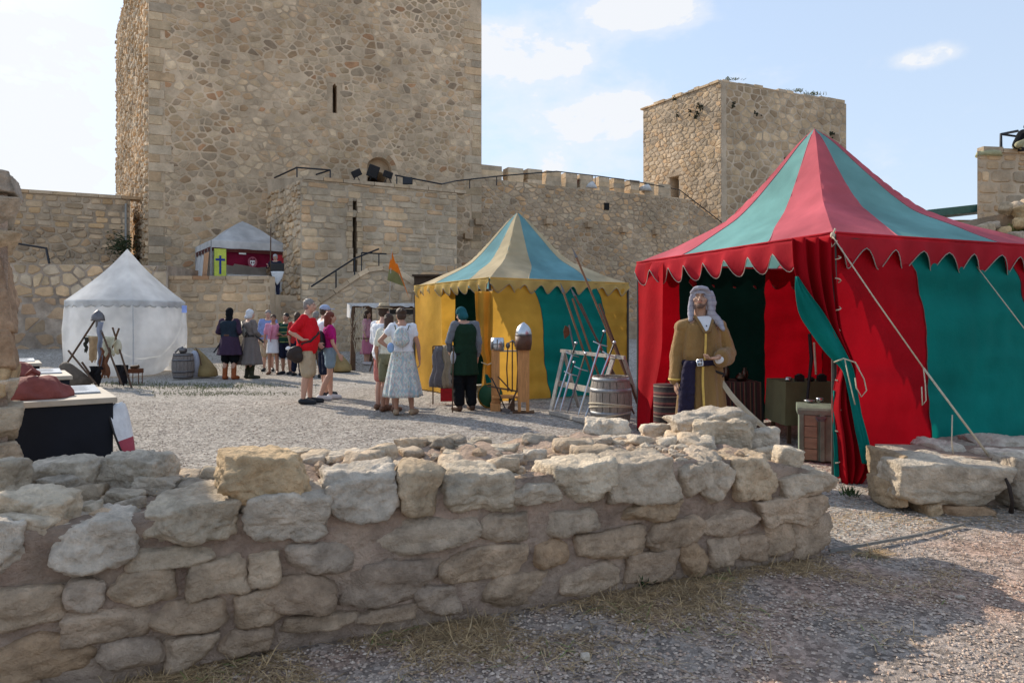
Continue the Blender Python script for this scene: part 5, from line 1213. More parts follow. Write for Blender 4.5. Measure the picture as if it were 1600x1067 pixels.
def helmet(t, z, r=.12, m=STEEL, skirt=None, x=0, y=0):
    b = lathe([(r, 0), (r*1.02, r*.3), (r*.92, r*.8), (r*.65, r*1.25), (r*.3, r*1.55), (.01, r*1.72)], 20, (x, y, z)); b.build('helmet_bowl', m, t, smooth=True)
    lathe([(r*1.03, -.01), (r*1.05, .02), (r*1.03, .03)], 20, (x, y, z)).build('helmet_band', STEEL_D, t, smooth=True)
    if skirt: lathe([(r*.9, -.22), (r*1.05, -.12), (r*1.06, 0)], 18, (x, y, z)).build('helmet_skirt', skirt, t, smooth=True)
def armour():
    # display stand 1 (left, with great helm) and 2 (right, conical helmet)
    Y = 11.0; x = P(784, 0, Y).x
    t = thing('wooden_display_stand', 'pine display stand with hanging maces and a shelf by the yellow curtain', 'stand', (x, Y, 0))
    MB().box((-.10, 0, .48), (.13, .12, .96)).build('post', WOOD, t); MB().box((.07, .06, .95), (.40, .10, .022)).build('shelf', WOOD_G, t); MB().box((.08, .0, .22), (.46, .3, .03)).build('shelf', WOOD, t)
    MB().box((.16, .05, .10), (.1, .3, .2)).build('foot', WOOD_D, t); MB().box((-.1, .05, .06), (.16, .4, .12)).build('foot', WOOD, t)
    g = thing('great_helm', 'flat-topped great helm on the left wooden display stand', 'helmet', (x-.07, Y+.02, .965))
    lathe([(.105, 0), (.115, .06), (.112, .12), (.10, .20), (.02, .205)], 20).build('helm_body', STEEL, g, smooth=True); MB().box((0, -.112, .1), (.19, .02, .014)).box((0, -.115, .09), (.02, .02, .17)).build('visor', STEEL_D, g)
    for i, (dx, h) in enumerate(((.10, .74), (.17, .8), (.24, .76))):
        m = thing('war_mace', ['mace with flanged head hanging nearest the great helm', 'curved war hammer hanging in the middle of the stand', 'dark flail hanging nearest the conical helmet'][i], 'mace', (x+dx, Y-.02, .3))
        MB().tube([(0, 0, 0), (.02*(i-1), 0, h*.5), (0, 0, h)], .012, 6).build('shaft', WOOD_D, m)
        if i == 1: MB().tube([(-.06, 0, h-.02), (.0, 0, h+.02), (.09, 0, h-.05)], [.008, .02, .012], 6).build('head', STEEL_D, m)
        else: MB().ell((0, 0, h), (.035, .035, .05)).build('head', STEEL_D, m, smooth=True)
    x2 = P(818, 0, 10.7).x; t = thing('tall_wooden_post_stand', 'tall pine post on a notched foot carrying the conical steel helmet', 'stand', (x2, 10.7, 0))
    b = MB().box((0, 0, .60), (.18, .10, .86)); b.build('post', WOOD, t)
    for s in (-1, 1): MB().box((s*.065, 0, .085), (.05, .1, .17)).build('foot', WOOD, t)
    MB().box((0, .0, .01), (.34, .22, .02)).build('base', WOOD_D, t)
    h = thing('conical_helmet', 'shiny conical steel helmet with brown leather collar on the tall pine post', 'helmet', (x2, 10.7, 1.10)); helmet(h, .10, .125, STEEL, LEATHER)
    # loose weapons near
    a = thing('leaning_pole_axe', 'short dark pole axe leaning between the two wooden stands', 'axe', (P(795, 0, 10.5).x, 10.5, 0), local=False)
    p, q = P(791, 645, 10.6), P(812, 602, 10.75); p.z = .02; MB().tube([p, q], .014, 6).build('shaft', WOOD_D, a); MB().box(p+Vector((.0, 0, .02)), (.12, .03, .08), (0, .4, 0)).build('blade', STEEL_D, a)
    s = thing('round_shield', 'small dark green and yellow round shield resting by the yellow curtain foot', 'shield', (P(766, 0, 11.3).x, 11.3, 0), radians(10))
    b = lathe([(.01, 0), (.12, .015), (.2, .05), (.2, .06)], 22); o = b.build('shield_face', mat('green_paint', (.02, .09, .04), .6), s, smooth=True); o.rotation_euler = (radians(75), 0, 0); o.location = (0, 0, .2)
    b = MB().tube([(.2*cos(a*pi/12), -.0, .2+.2*sin(a*pi/12)) for a in range(25)], .015, 6); b.build('shield_rim', YEL, s)
    w = thing('wooden_crossbow', 'dark wooden crossbow lying against the left display stand', 'crossbow', (P(776, 0, 10.9).x, 10.9, 0), local=False)
    MB().tube([P(762, 603, 10.8), P(812, 612, 10.7)], .014, 6).tube([P(778, 588, 10.7), P(800, 612, 10.7)], .012, 6).build('stock', WOOD_D, w); MB().tube([P(768, 590, 10.8), P(776, 606, 10.75), P(790, 640, 10.8)], .010, 6).build('bow', LEATHER_B, w)
    g2 = thing('garment_pile', 'grey and tan garments hung on a low rail behind the green hooded man', 'clothes', (P(700, 0, 11.8).x, 11.8, 0))
    for i, (dx, w_, c, z0, z1) in enumerate(((-.16, .13, (.16, .15, .16), .3, 1.0), (-.02, .12, (.33, .27, .19), .28, 1.02), (.1, .12, (.30, .26, .22), .3, 1.0), (.2, .1, (.22, .24, .14), .3, .95))):
        b = MB(); b.loft([(dx+.02*sin(v_*5+i), 0, lerp(z0, z1, v_/8)+0*v_, w_*(1.05-.5*v_/8), .08-.03*v_/8, .22-.12*v_/8, 6) for v_ in range(9)], 48, ph=i); b.build('garment', mat('garment_cloth%d' % i, c, .85), g2, smooth=True)
    MB().box((.03, 0, .17), (.3, .2, .22)).build('red_box', mat('red_box_cloth', (.4, .01, .015), .7), g2)
    MB().tube([(-.26, 0, 1.0), (.28, 0, 1.02)], .012, 6).tube([(-.26, 0, 0), (-.26, 0, 1.0)], .012, 6).tube([(.28, 0, 0), (.28, 0, 1.0)], .012, 6).build('rail', WOOD_D, g2)
armour()

def sword(label, a, b, kind=0, hl=.2, w=.028, group=None, steel=None):   # a = pommel end, b = tip
    a, b = Vector(a), Vector(b); d = (b-a); L = d.length; d.normalize()
    t = thing('sword', label, 'sword', tuple(a), 0, group); c = Vector((0, 0, 0))
    x = d.cross(Vector((0, 1, 0))).normalized()
    g = d*hl; tip = d*L
    m = MB(); n = Vector((0, -1, 0))
    m.add([g-x*w/2, g+n*.004, g+x*w/2, g-n*.004, tip-d*.08-x*w*.35, tip-d*.08+n*.003, tip-d*.08+x*w*.35, tip-d*.08-n*.003, tip], [(0, 1, 5, 4), (1, 2, 6, 5), (2, 3, 7, 6), (3, 0, 4, 7), (4, 5, 8), (5, 6, 8), (6, 7, 8), (7, 4, 8)])
    m.build('blade', steel or STEEL, t)
    MB().tube([d*.03, g], .014, 6).build('grip', WOOD_D if kind else LEATHER_B, t); MB().ell(c, (.024, .024, .024)).build('pommel', STEEL, t, smooth=True)
    MB().tube([g-x*.11, g+d*.01, g+x*.11], .009, 6).build('crossguard', STEEL, t, smooth=True)
    return t
def rack():
    A = G(860, 647); B = G(925, 664)       # feet
    Ta = P(880, 549, A.y+.45); Tb = P(972, 557, B.y+.55); Tb2 = P(976, 557, 9.9)
    t = thing('sword_rack', 'grey wooden A-frame rack holding a row of leaning swords', 'rack', (A.x, A.y, 0), local=False)
    Ta = P(881, 549, 10.9); Tb = P(974, 558, 9.75)
    MB().beam(A+Vector((0, 0, .02)), Ta, .05, .035).build('upright', WOOD_G, t); MB().beam(B+Vector((0, 0, .02)), P(958, 560, 9.95), .06, .035).build('upright', WOOD_G, t)
    MB().beam(P(877, 548, 10.95), P(976, 559, 9.72), .045, .05).build('top_bar', WOOD_G, t)
    MB().beam(A+Vector((0, 0, .03)), B+Vector((.02, 0, .03)), .05, .05).build('bottom_bar', WOOD_G, t)
    MB().beam(P(874, 599, 10.8), P(936, 612, 9.8), .03, .085).build('middle_bar', WOOD_G, t)
    MB().beam(Ta, P(905, 640, 11.5), .045, .035).build('rear_leg', WOOD_G, t); MB().beam(Tb, P(1001, 640, 10.3), .05, .035).build('rear_leg', WOOD_G, t)
    for i, px in enumerate((893, 905, 918, 934, 948, 962)):
        f = (px-877)/99.; p = P(px, 548+f*10.5, 10.95-f*1.23-.03); MB().box(p, (.03, .05, .05)).build('peg', WOOD_G, t)
    rows = [((900, 536), (866, 646), 0, 10.75, 'slim steel sword, leftmost on the grey rack'), ((897, 566), (875, 650), 0, 10.6, 'short sword low on the grey rack, second from the left'), ((915, 552), (886, 650), 1, 10.4, 'dark sheathed sword in the middle of the grey rack'), ((944, 518), (903, 652), 0, 10.1, 'tallest steel longsword on the grey rack with pommel above the bar'), ((960, 535), (913, 660), 0, 9.8, 'long pale sword, rightmost on the grey rack')]
    for (p0, p1, k, Y, lab) in rows:
        e = P(p1[0], p1[1], Y-.45); e.z = max(e.z, .08); s = P(p0[0], p0[1], Y-.06); sword(lab, s, e, k, .2 if k == 0 else .26, .034, 'swords leaning on the grey rack', STEEL_D if k else STEEL)
    # spears and pole arms leaning back right
    sp = [((899, 398), (984, 600), 'tallest dark spear leaning above the sword rack', 10.4, 1), ((896, 458), (975, 615), 'brown spear with leaf blade leaning behind the rack', 10.5, 1), ((893, 462), (940, 600), 'halberd shaft leaning behind the rack middle', 10.6, 0), ((905, 470), (972, 618), 'plain brown staff leaning close beside the leaf-bladed spear', 10.55, 0), ((879, 452), (926, 590), 'thin dark spear, leftmost of those behind the rack', 10.7, 1), ((935, 470), (1000, 640), 'thick brown quarterstaff nearest the barrel', 10.0, 0)]
    for i, (p0, p1, lab, Y, tip) in enumerate(sp):
        a = P(*p0, Y+.25); b = P(*p1, Y-.05); d = (b-a).normalized(); b = a+d*((a.z-.02)/-d.z) if d.z < -.1 else b
        s = thing('spear', lab, 'spear', tuple(b), 0, 'pole arms leaning behind the sword rack', local=False)
        MB().tube([a+d*.05, b], .017 if i != 5 else .02, 7).build('shaft', LEATHER if i % 2 else mat('brown_shaft', (.20, .10, .05), .6), s)
        if tip:
            x = Vector((1, 0, 0)); MB().add([a-d*.12, a-x*.025+d*.05, a+d*.12, a+x*.025+d*.05, a+d*.05+Vector((0, -.012, 0)), a+d*.05+Vector((0, .012, 0))], [(0, 1, 4), (1, 2, 4), (2, 3, 4), (3, 0, 4), (1, 0, 5), (2, 1, 5), (3, 2, 5), (0, 3, 5)]).build('spearhead', STEEL_D, s)
    ax = thing('hand_axe', 'bearded axe hooked at the left top of the grey sword rack', 'axe', tuple(P(893, 530, 10.9)), local=False)
    MB().tube([P(889, 508, 10.9), P(897, 545, 10.85)], .015, 6).build('shaft', STEEL_D, ax); MB().prism([(-.06, .1), (.0, .06), (.02, .0), (.0, -.06), (-.07, -.12), (-.09, 0)], lambda x, z: tuple(P(889, 518, 10.9)+Vector((x, 0, z))), lambda x, z: tuple(P(889, 518, 10.9)+Vector((x, .015, z)))).build('blade', mat('rusty_iron', (.16, .06, .03), .7, .3, 20, .3, 30, metal=.5), ax)
    cl = MB(); 
rack()

def X_(px, Y): return (px-800)/FPX*Y
def left_props():
    # exhibit tables
    blk = mat('black_cloth', (.008, .010, .016), .8, .2, 4, .15, 8); top = mat('pale_laminate', (.44, .38, .30), .6, .08, 8, .05, 20, stretch=(1, 1, 1)); rust = mat('rust_red_cloth', (.20, .055, .045), .85, .25, 6, .5, 14)
    grey = mat('light_grey_panel', (.42, .46, .50), .4, .05); txt = mat('faint_grey_print', (.27, .30, .34), .5)
    for i, (px1, Y, w, dep, zt, lab) in enumerate(((181.5, 6.02, 1.0, 1.2, .745, 'nearest display table with black skirt and pale wooden top'), (112, 8.5, 1.2, 1.2, .745, 'second display table with pale top, just behind the nearest one'), (64.5, 11.2, 1.2, 1.0, .745, 'farthest and smallest display table beside the broken pier'))):
        ang = radians(37); FR = Vector((X_(px1, Y), Y, 0)); M = Matrix.Rotation(ang, 3, 'Z')
        t = thing('display_table', lab, 'table', tuple(FR+M @ Vector((-w/2, dep/2, 0))), ang, 'black skirted display tables')
        bevel(MB().box((0, 0, zt-.02), (w+.02, dep+.02, .05)).build('tabletop', top, t), .006)
        g = MB()
        per = [(-w/2+.02, -dep/2+.02), (w/2-.02, -dep/2+.02), (w/2-.02, dep/2-.02), (-w/2+.02, dep/2-.02), (-w/2+.02, -dep/2+.02)]
        def fn(u, v):
            k = u*4; a = int(min(3, k)); f = k-a; p = Vector((*per[a], 0)).lerp(Vector((*per[a+1], 0)), f); return (p.x+.006*sin(u*90)*v, p.y+.006*sin(u*70+1)*v, lerp(zt-.045, .03, v))
        g.grid(fn, 80, 6).build('table_skirt', blk, t, smooth=False)
        for sx in (-1, 1):
            for sy in (-1, 1): MB().box((sx*(w/2-.08), sy*(dep/2-.08), (zt-.05)/2), (.04, .04, zt-.05)).build('leg', WOOD_D, t)
        pn = thing('information_panel', ['slanted grey information panel on the nearest display table', 'grey information panel on the second display table', 'small grey information panel on the farthest display table'][i], 'panel', tuple(FR+M @ Vector((-.24, .72, 0))+Vector((0, 0, zt+.006))), ang)
        MB().box((0, 0, .022), (.34, .50, .014), (radians(3), 0, 0)).build('panel_board', grey, pn)
        for k in range(9): MB().box((-.02, .2-.042*k, .0302+(.2-.042*k)*.052), (.24-.03*(k % 3), .010, .001), (radians(3), 0, 0)).build('printed_line', txt, pn)
        if i < 2:
            m = thing('rust_red_bundle', ['rust red lumpy covered bundle on the nearest display table', 'smaller rust red covered bundle on the second display table'][i], 'bundle', tuple(FR+M @ Vector((-.56, .36, 0))+Vector((0, 0, zt+.006))), ang)
            b = MB(); rings = []
            for k in range(11):
                v = k/10; rings.append((-.03*v, .05*v, .20*v*(1 if i == 0 else 1), .27*sqrt(max(.004, 1-v**1.5))*(1 if i == 0 else .9), .25*sqrt(max(.004, 1-v**1.5)), .05, 5))
            b.loft(rings, 40)
            o = b.build('cloth_cover', rust, m, smooth=True)
            for v in o.data.vertices:
                n_ = noise.fractal(v.co*9+Vector((i*9, 0, 0)), .8, 2, 4); v.co += Vector((v.co.x, v.co.y, .1)).normalized()*n_*.03*(v.co.z > .01)
            MB().tube([(-.08, -.02, .2), (-.04, .0, .235), (.02, .03, .19)], [.012, .02, .01], 6).build('cloth_knot', rust, m, smooth=True)
    # kite shield leaning at table end
    s = thing('kite_shield', 'white and crimson kite shield leaning against the right end of the nearest table', 'shield', (-3.4, 6.15, 0), local=False)
    def shp(z): return curve([(0, .0), (.1, .05), (.3, .13), (.55, .17), (.8, .18), (.95, .15), (1, .03)], z)
    a, b_ = Vector((-3.42, 6.12, .13)), Vector((-3.60, 6.2, .67)); ax = (b_-a); L = ax.length; ax.normalize(); wd = Vector((-.12, .99, 0)).normalized(); nn = wd.cross(ax); nn = nn if nn.x > 0 else -nn
    def f2(off, z0, z1):
        return lambda u, v: tuple(a+ax*L*lerp(z0, z1, v)+nn*(off+.05*(1-(2*u-1)**2))+wd*((2*u-1)*shp(lerp(z0, z1, v))))
    MB().grid(f2(.012, 0, .42), 12, 10).build('crimson_field', mat('crimson_paint', (.33, .05, .075), .6), s, smooth=True); MB().grid(f2(.012, .42, 1), 12, 12).build('white_field', mat('white_paint', (.66, .66, .66), .6), s, smooth=True)
    MB().grid(f2(0, 0, 1), 12, 20).build('shield_back', LEATHER_B, s, smooth=True)
    MB().tube([tuple(Vector(f2(.006, 0, 1)(0, k/20))) for k in range(21)], .009, 6).build('shield_rim', LEATHER_B, s)
    # tripod weapons trophy in front of the white tent
    Y = 15.2; g0 = P(152, 490, Y)
    t = thing('pole_tripod', 'tripod of crossed dark poles hung with hides and topped by a helmet', 'tripod', (g0.x, Y, 0), local=False)
    for a, b_ in (((98, 578, Y-.2), (152, 495, Y)), ((107, 548, Y), (150, 600, Y-.6)), ((152, 500, Y), (190, 600, Y-.5)), ((176, 512, Y+.1), (207, 610, Y-.3)), ((186, 513, Y), (150, 612, Y+.3)), ((128, 566, Y), (152, 600, Y-.1))):
        MB().tube([P(*a), P(*b_)], .022, 6).build('pole', WOOD_D, t)
    MB().tube([P(131, 525, Y-.05), P(178, 527, Y-.05)], .014, 6).build('cross_rail', mat('pale_stick', (.5, .48, .35), .8), t)
    h = thing('dark_helmet', 'dark pointed helmet on top of the crossed poles', 'helmet', tuple(P(153, 500, Y)-Vector((0, 0, .03)))); helmet(h, 0.02, .135, STEEL_D, None)
    MB().grid(lambda u, v: (.02+.11*u, -.12, .02-.16*v*(1-.4*u)), 4, 4).build('neck_guard', STEEL_D, h)
    def hide(px0, px1, py0, py1, m, lab, sd):
        o = thing('hanging_hide', lab, 'hide', tuple(P((px0+px1)/2, py0, Y-.1)), local=False); q = random.Random(sd)
        def fn(u, v):
            w = 1-.35*v+.18*noise.noise(Vector((v*5, sd, 0))); x = (px0+px1)/2+(u-.5)*(px1-px0)*w+4*noise.noise(Vector((v*3, sd, 5))); y = lerp(py0, py1-(6*abs(sin(u*7+sd))), v); p = P(x, y, Y-.12); p.y += .03*sin(u*8+v*3+sd); return tuple(p)
        solid(MB().grid(fn, 14, 16).build('hide_sheet', m, o, smooth=True), .01)
    hide(137, 155, 526, 568, mat('tan_fur', (.40, .27, .15), .95, .2, 12, .6, 40), 'tan animal hide hanging at the left of the pole tripod', 1)
    hide(160, 180, 526, 560, mat('cream_fur', (.52, .49, .36), .95, .15, 12, .6, 40), 'cream animal hide hanging at the right of the pole tripod', 2)
    hide(156, 172, 543, 592, mat('rusty_fur', (.17, .07, .035), .95, .25, 12, .6, 40), 'rust brown hide hanging low in the middle of the pole tripod', 3)
    hide(140, 160, 572, 604, mat('black_fur', (.012, .010, .012), .95, .2, 12, .6, 40), 'black hide bunched at the left foot of the pole tripod', 4)
    hide(181, 200, 570, 604, mat('black_fur', (.012, .010, .012), .95, .2, 12, .6, 40), 'black hide bunched at the right foot of the pole tripod', 5)
    hide(131, 137, 527, 552, mat('dark_green_leather', (.04, .04, .03), .8), 'narrow dark strap hanging at the left end of the stick', 6)
    hide(151, 161, 503, 575, mat('blue_grey_strip', (.25, .27, .33), .8), 'blue grey cloth strip hanging in the middle of the pole tripod', 7)
    sh = thing('small_round_shield', 'cream round shield hanging behind the hides', 'shield', tuple(P(184, 545, Y)), local=False); c = P(184, 542, Y-.02)
    o = MB().ell((0, 0, 0), (.09, .05, .17)).build('shield_face', mat('cream_paint', (.5, .46, .34), .7), sh, smooth=True); o.location = c
    bs = thing('leather_sack', 'dark brown leather sack on the ground left of the pole tripod', 'sack', (P(118, 0, 14.8).x, 14.8, 0)); MB().loft([(0, 0, 0, .2, .2), (0, 0, .12, .36, .25, .04, 5), (-.1, 0, .3, .28, .2, .06, 6), (-.2, 0, .5, .12, .12, .05, 5), (-.22, 0, .56, .04, .04)], 28).build('sack_body', mat('dull_brown_leather', (.12, .09, .065), .8, .25, 8, .4, 20), bs, smooth=True)
    br = thing('iron_brazier', 'small rusty brazier on thin legs beside the white tent', 'brazier', (P(212, 0, 15.8).x, 15.8, 0)); rm = mat('rusty_iron', (.16, .06, .03), .7, .3, 20, .3, 30, metal=.5)
    MB().box((0, 0, .30), (.26, .2, .10)).build('fire_box', rm, br)
    for sx in (-.11, .11):
        for sy in (-.08, .08): MB().tube([(sx, sy, 0), (sx, sy, .26)], .01, 5).build('leg', rm, br)
    lg = thing('firewood_log', 'short log resting on the small rusty brazier', 'log', (P(210, 0, 15.8).x, 15.8, .38)); o = MB().tube([(-.08, 0, 0), (.1, 0, .02)], .04, 8).build('log', WOOD_D, lg)
left_props()

def inside_red():
    # chest
    t = thing('wooden_chest', 'old pale green painted chest with one bare plank by the tied curtain', 'chest', (P(1249, 0, 7.0).x, 7.0, 0), radians(-21))
    gp = mat('pale_green_paint', (.17, .20, .15), .75, .3, 5, .3, 25, stain=6); bw = mat('bare_plank', (.27, .20, .13), .7, .25, 6, .3, 20, stretch=(1, 4, 4))
    W = .62; D = .42; H = .47
    MB().box((W/2, D/2, H/2), (W, D, H)).build('body', gp, t)
    for i in range(4): bevel(MB().box((.105, -.009, .06+.115*i+.005), (.12, .018, .108)).build('plank', bw, t), .003)
    bevel(MB().box((.02, -.012, H/2), (.045, .03, H)).build('corner_strip', gp, t), .004); bevel(MB().box((.215, -.012, H/2), (.045, .03, H)).build('corner_strip', gp, t), .004); MB().box((.42, -.006, H/2), (.36, .014, H-.02)).build('front_board', gp, t)
    o = MB().loft([(0, 0, 0, 1, 1)], 3) if False else None
    b = MB(); pr = [(D/2+(D/2+.02)*cos(a*pi/8), H+.015+.085*sin(a*pi/8)) for a in range(9)]+[(-.02, H+.0), (D+.02, H)][:0]
    b.prism([(-.02, H)]+[(D/2-(D/2+.02)*cos(a*pi/8), H+.045+.05*sin(a*pi/8)) for a in range(9)]+[(D+.02, H)], lambda y, z: (-.02, y, z), lambda y, z: (W+.02, y, z)); fixn(b.build('lid', gp, t))
    MB().tube([(.16, -.03, H-.035), (.17, -.045, H-.055), (.23, -.045, H-.055), (.24, -.03, H-.035)], .006, 6).box((.2, -.024, H-.03), (.1, .012, .03)).build('latch', STEEL_D, t)
    for i, (x, y, w, lab) in enumerate(((.18, .18, .05, 'small silver dish on the green chest'), (.30, .2, .035, 'small pale cup on the green chest beside the dish'))):
        k = thing('metal_dish', lab, 'dish', tuple(Vector(t.location)+Vector((x, y, H+.095)))); lathe([(w*.5, 0), (w, .015), (w*1.1, .025+.02*i), (w, .03+.02*i)]).build('bowl', STEEL, k, smooth=True)
    # striped cloth table and olive cloth table
    def stripes(cols, sc):
        def ex(N, L, src, out):
            sp = N.new('ShaderNodeSeparateXYZ'); L.new(src, sp.inputs[0]); m = N.new('ShaderNodeMath'); m.operation = 'MULTIPLY'; L.new(sp.outputs[0], m.inputs[0]); m.inputs[1].default_value = sc
            f = N.new('ShaderNodeMath'); f.operation = 'FRACT'; L.new(m.outputs[0], f.inputs[0]); r = N.new('ShaderNodeValToRGB'); r.color_ramp.interpolation = 'CONSTANT'; L.new(f.outputs[0], r.inputs[0])
            el = r.color_ramp.elements; el[0].color = (*cols[0][1], 1); el[0].position = 0; el[1].position = cols[1][0]; el[1].color = (*cols[1][1], 1)
            for p_, c_ in cols[2:]: e = el.new(p_); e.color = (*c_, 1)
            return r.outputs[0]
        return ex
    sm = mat('striped_rug_cloth', (.1, .05, .04), .9, .15, 20, .3, 80, extra=stripes([(0, (.055, .02, .02)), (.3, (.12, .06, .035)), (.42, (.02, .02, .02)), (.6, (.10, .025, .025)), (.75, (.16, .11, .07)), (.82, (.03, .025, .02))], 8))
    ol = mat('olive_cloth', (.13, .12, .06), .9, .12, 6, .3, 60)
    def table(px0, px1, pyt, Y, dep, m, lab, bot=.12):
        a, c = P(px0, pyt, Y), P(px1, pyt, Y); w = c.x-a.x; zt = a.z
        t = thing('cloth_covered_table', lab, 'table', ((a.x+c.x)/2, Y+dep/2, 0))
        MB().box((0, 0, zt-.02), (w-.02, dep-.02, .03)).build('tabletop', WOOD_D, t)
        for sx in (-1, 1):
            for sy in (-1, 1): MB().box((sx*(w/2-.06), sy*(dep/2-.06), zt/2-.02), (.04, .04, zt-.04)).build('leg', WOOD_D, t)
        g = MB(); per = [(-w/2, -dep/2), (w/2, -dep/2), (w/2, dep/2), (-w/2, dep/2), (-w/2, -dep/2)]
        def fn(u, v):
            k = u*4; i = int(min(3, k)); f = k-i; p = Vector((*per[i], 0)).lerp(Vector((*per[i+1], 0)), f); s = v*(.06+.02*sin(u*60)+.05*abs(sin(u*4*pi)))
            return (p.x*(1+s), p.y*(1+s), lerp(zt, bot, v))
        g.grid(fn, 100, 8); g.add([(-w/2, -dep/2, zt), (w/2, -dep/2, zt), (w/2, dep/2, zt), (-w/2, dep/2, zt)], [(0, 1, 2, 3)]); g.build('tablecloth', m, t, smooth=False); return t, zt
    t1, z1 = table(1112, 1190, 597, 8.5, .6, sm, 'low table under a dark striped cloth behind the robed man')
    t2, z2 = table(1228, 1306, 597, 7.9, .6, ol, 'table under an olive green cloth deep inside the red tent', .22)
    q = random.Random(31)
    for i, (dx, dy, r, h) in enumerate(((-.22, 0, .06, .12), (-.05, .05, .04, .2), (.1, -.05, .07, .1), (.2, .1, .045, .16))):
        k = thing('brass_vessel', ['squat dark pot at the left on the striped table', 'slender dark ewer on the striped table', 'wide low bowl near the middle of the striped table', 'tall shiny goblet at the right on the striped table'][i], 'vessel', (t1.location.x+dx, t1.location.y+dy-.1, z1+.004)); lathe([(r*.6, 0), (r, h*.35), (r*.8, h*.7), (r*.35, h*.85), (r*.5, h)]).build('body', mat('dark_bronze', (.10, .07, .05), .35, metal=.9), k, smooth=True)
    for i in range(4):
        k = thing('small_trinket', ['shiny round trinket, leftmost on the olive table', 'pair of small dark cups on the olive table', 'black leather pouch on the olive table', 'dark trinket box, rightmost on the olive table'][i], 'trinket', (t2.location.x-.22+.13*i, t2.location.y-.2, z2+.003))
        if i % 2: MB().box((0, 0, .035), (.09, .07, .07)).ell((0, 0, .07), (.04, .03, .02)).build('body', LEATHER_B, k)
        else: lathe([(.03, 0), (.045, .02), (.03, .05)]).build('body', STEEL if i == 0 else LEATHER_B, k, smooth=True)
    r = thing('striped_rug_stack', 'dark striped woven rug standing behind the robed man at the left', 'rug', (P(1042, 0, 7.6).x, 7.6, 0))
    hs = mat('horizontal_striped_rug', (.1, .07, .05), .9, .2, 20, .3, 80, extra=lambda N, L, src, out: stripes([(0, (.03, .02, .02)), (.3, (.2, .16, .11)), (.4, (.05, .02, .02)), (.6, (.14, .05, .04)), (.8, (.04, .035, .03))], 9)(N, L, swz(N, L, src), out))
    MB().tube([(0, 0, .02), (.0, 0, .72)], .15, 16).build('rug_roll', hs, r, smooth=True)
    l = thing('leaning_dark_staff', 'long dark scabbard leaning against the olive cloth table', 'staff', tuple(P(1268, 640, 7.7)), local=False)
    MB().tube([P(1265, 522, 8.0), P(1268, 560, 7.9), P(1260, 636, 7.7)], [.02, .022, .012], 7).build('shaft', LEATHER_B, l); MB().tube([P(1272, 535, 7.85), P(1275, 585, 7.85)], .012, 6).build('tassel', ROPE, l)
def swz(N, L, src):
    a = N.new('ShaderNodeSeparateXYZ'); c = N.new('ShaderNodeCombineXYZ'); L.new(src, a.inputs[0]); L.new(a.outputs[2], c.inputs[0]); L.new(a.outputs[1], c.inputs[1]); L.new(a.outputs[0], c.inputs[2]); return c.outputs[0]
inside_red()

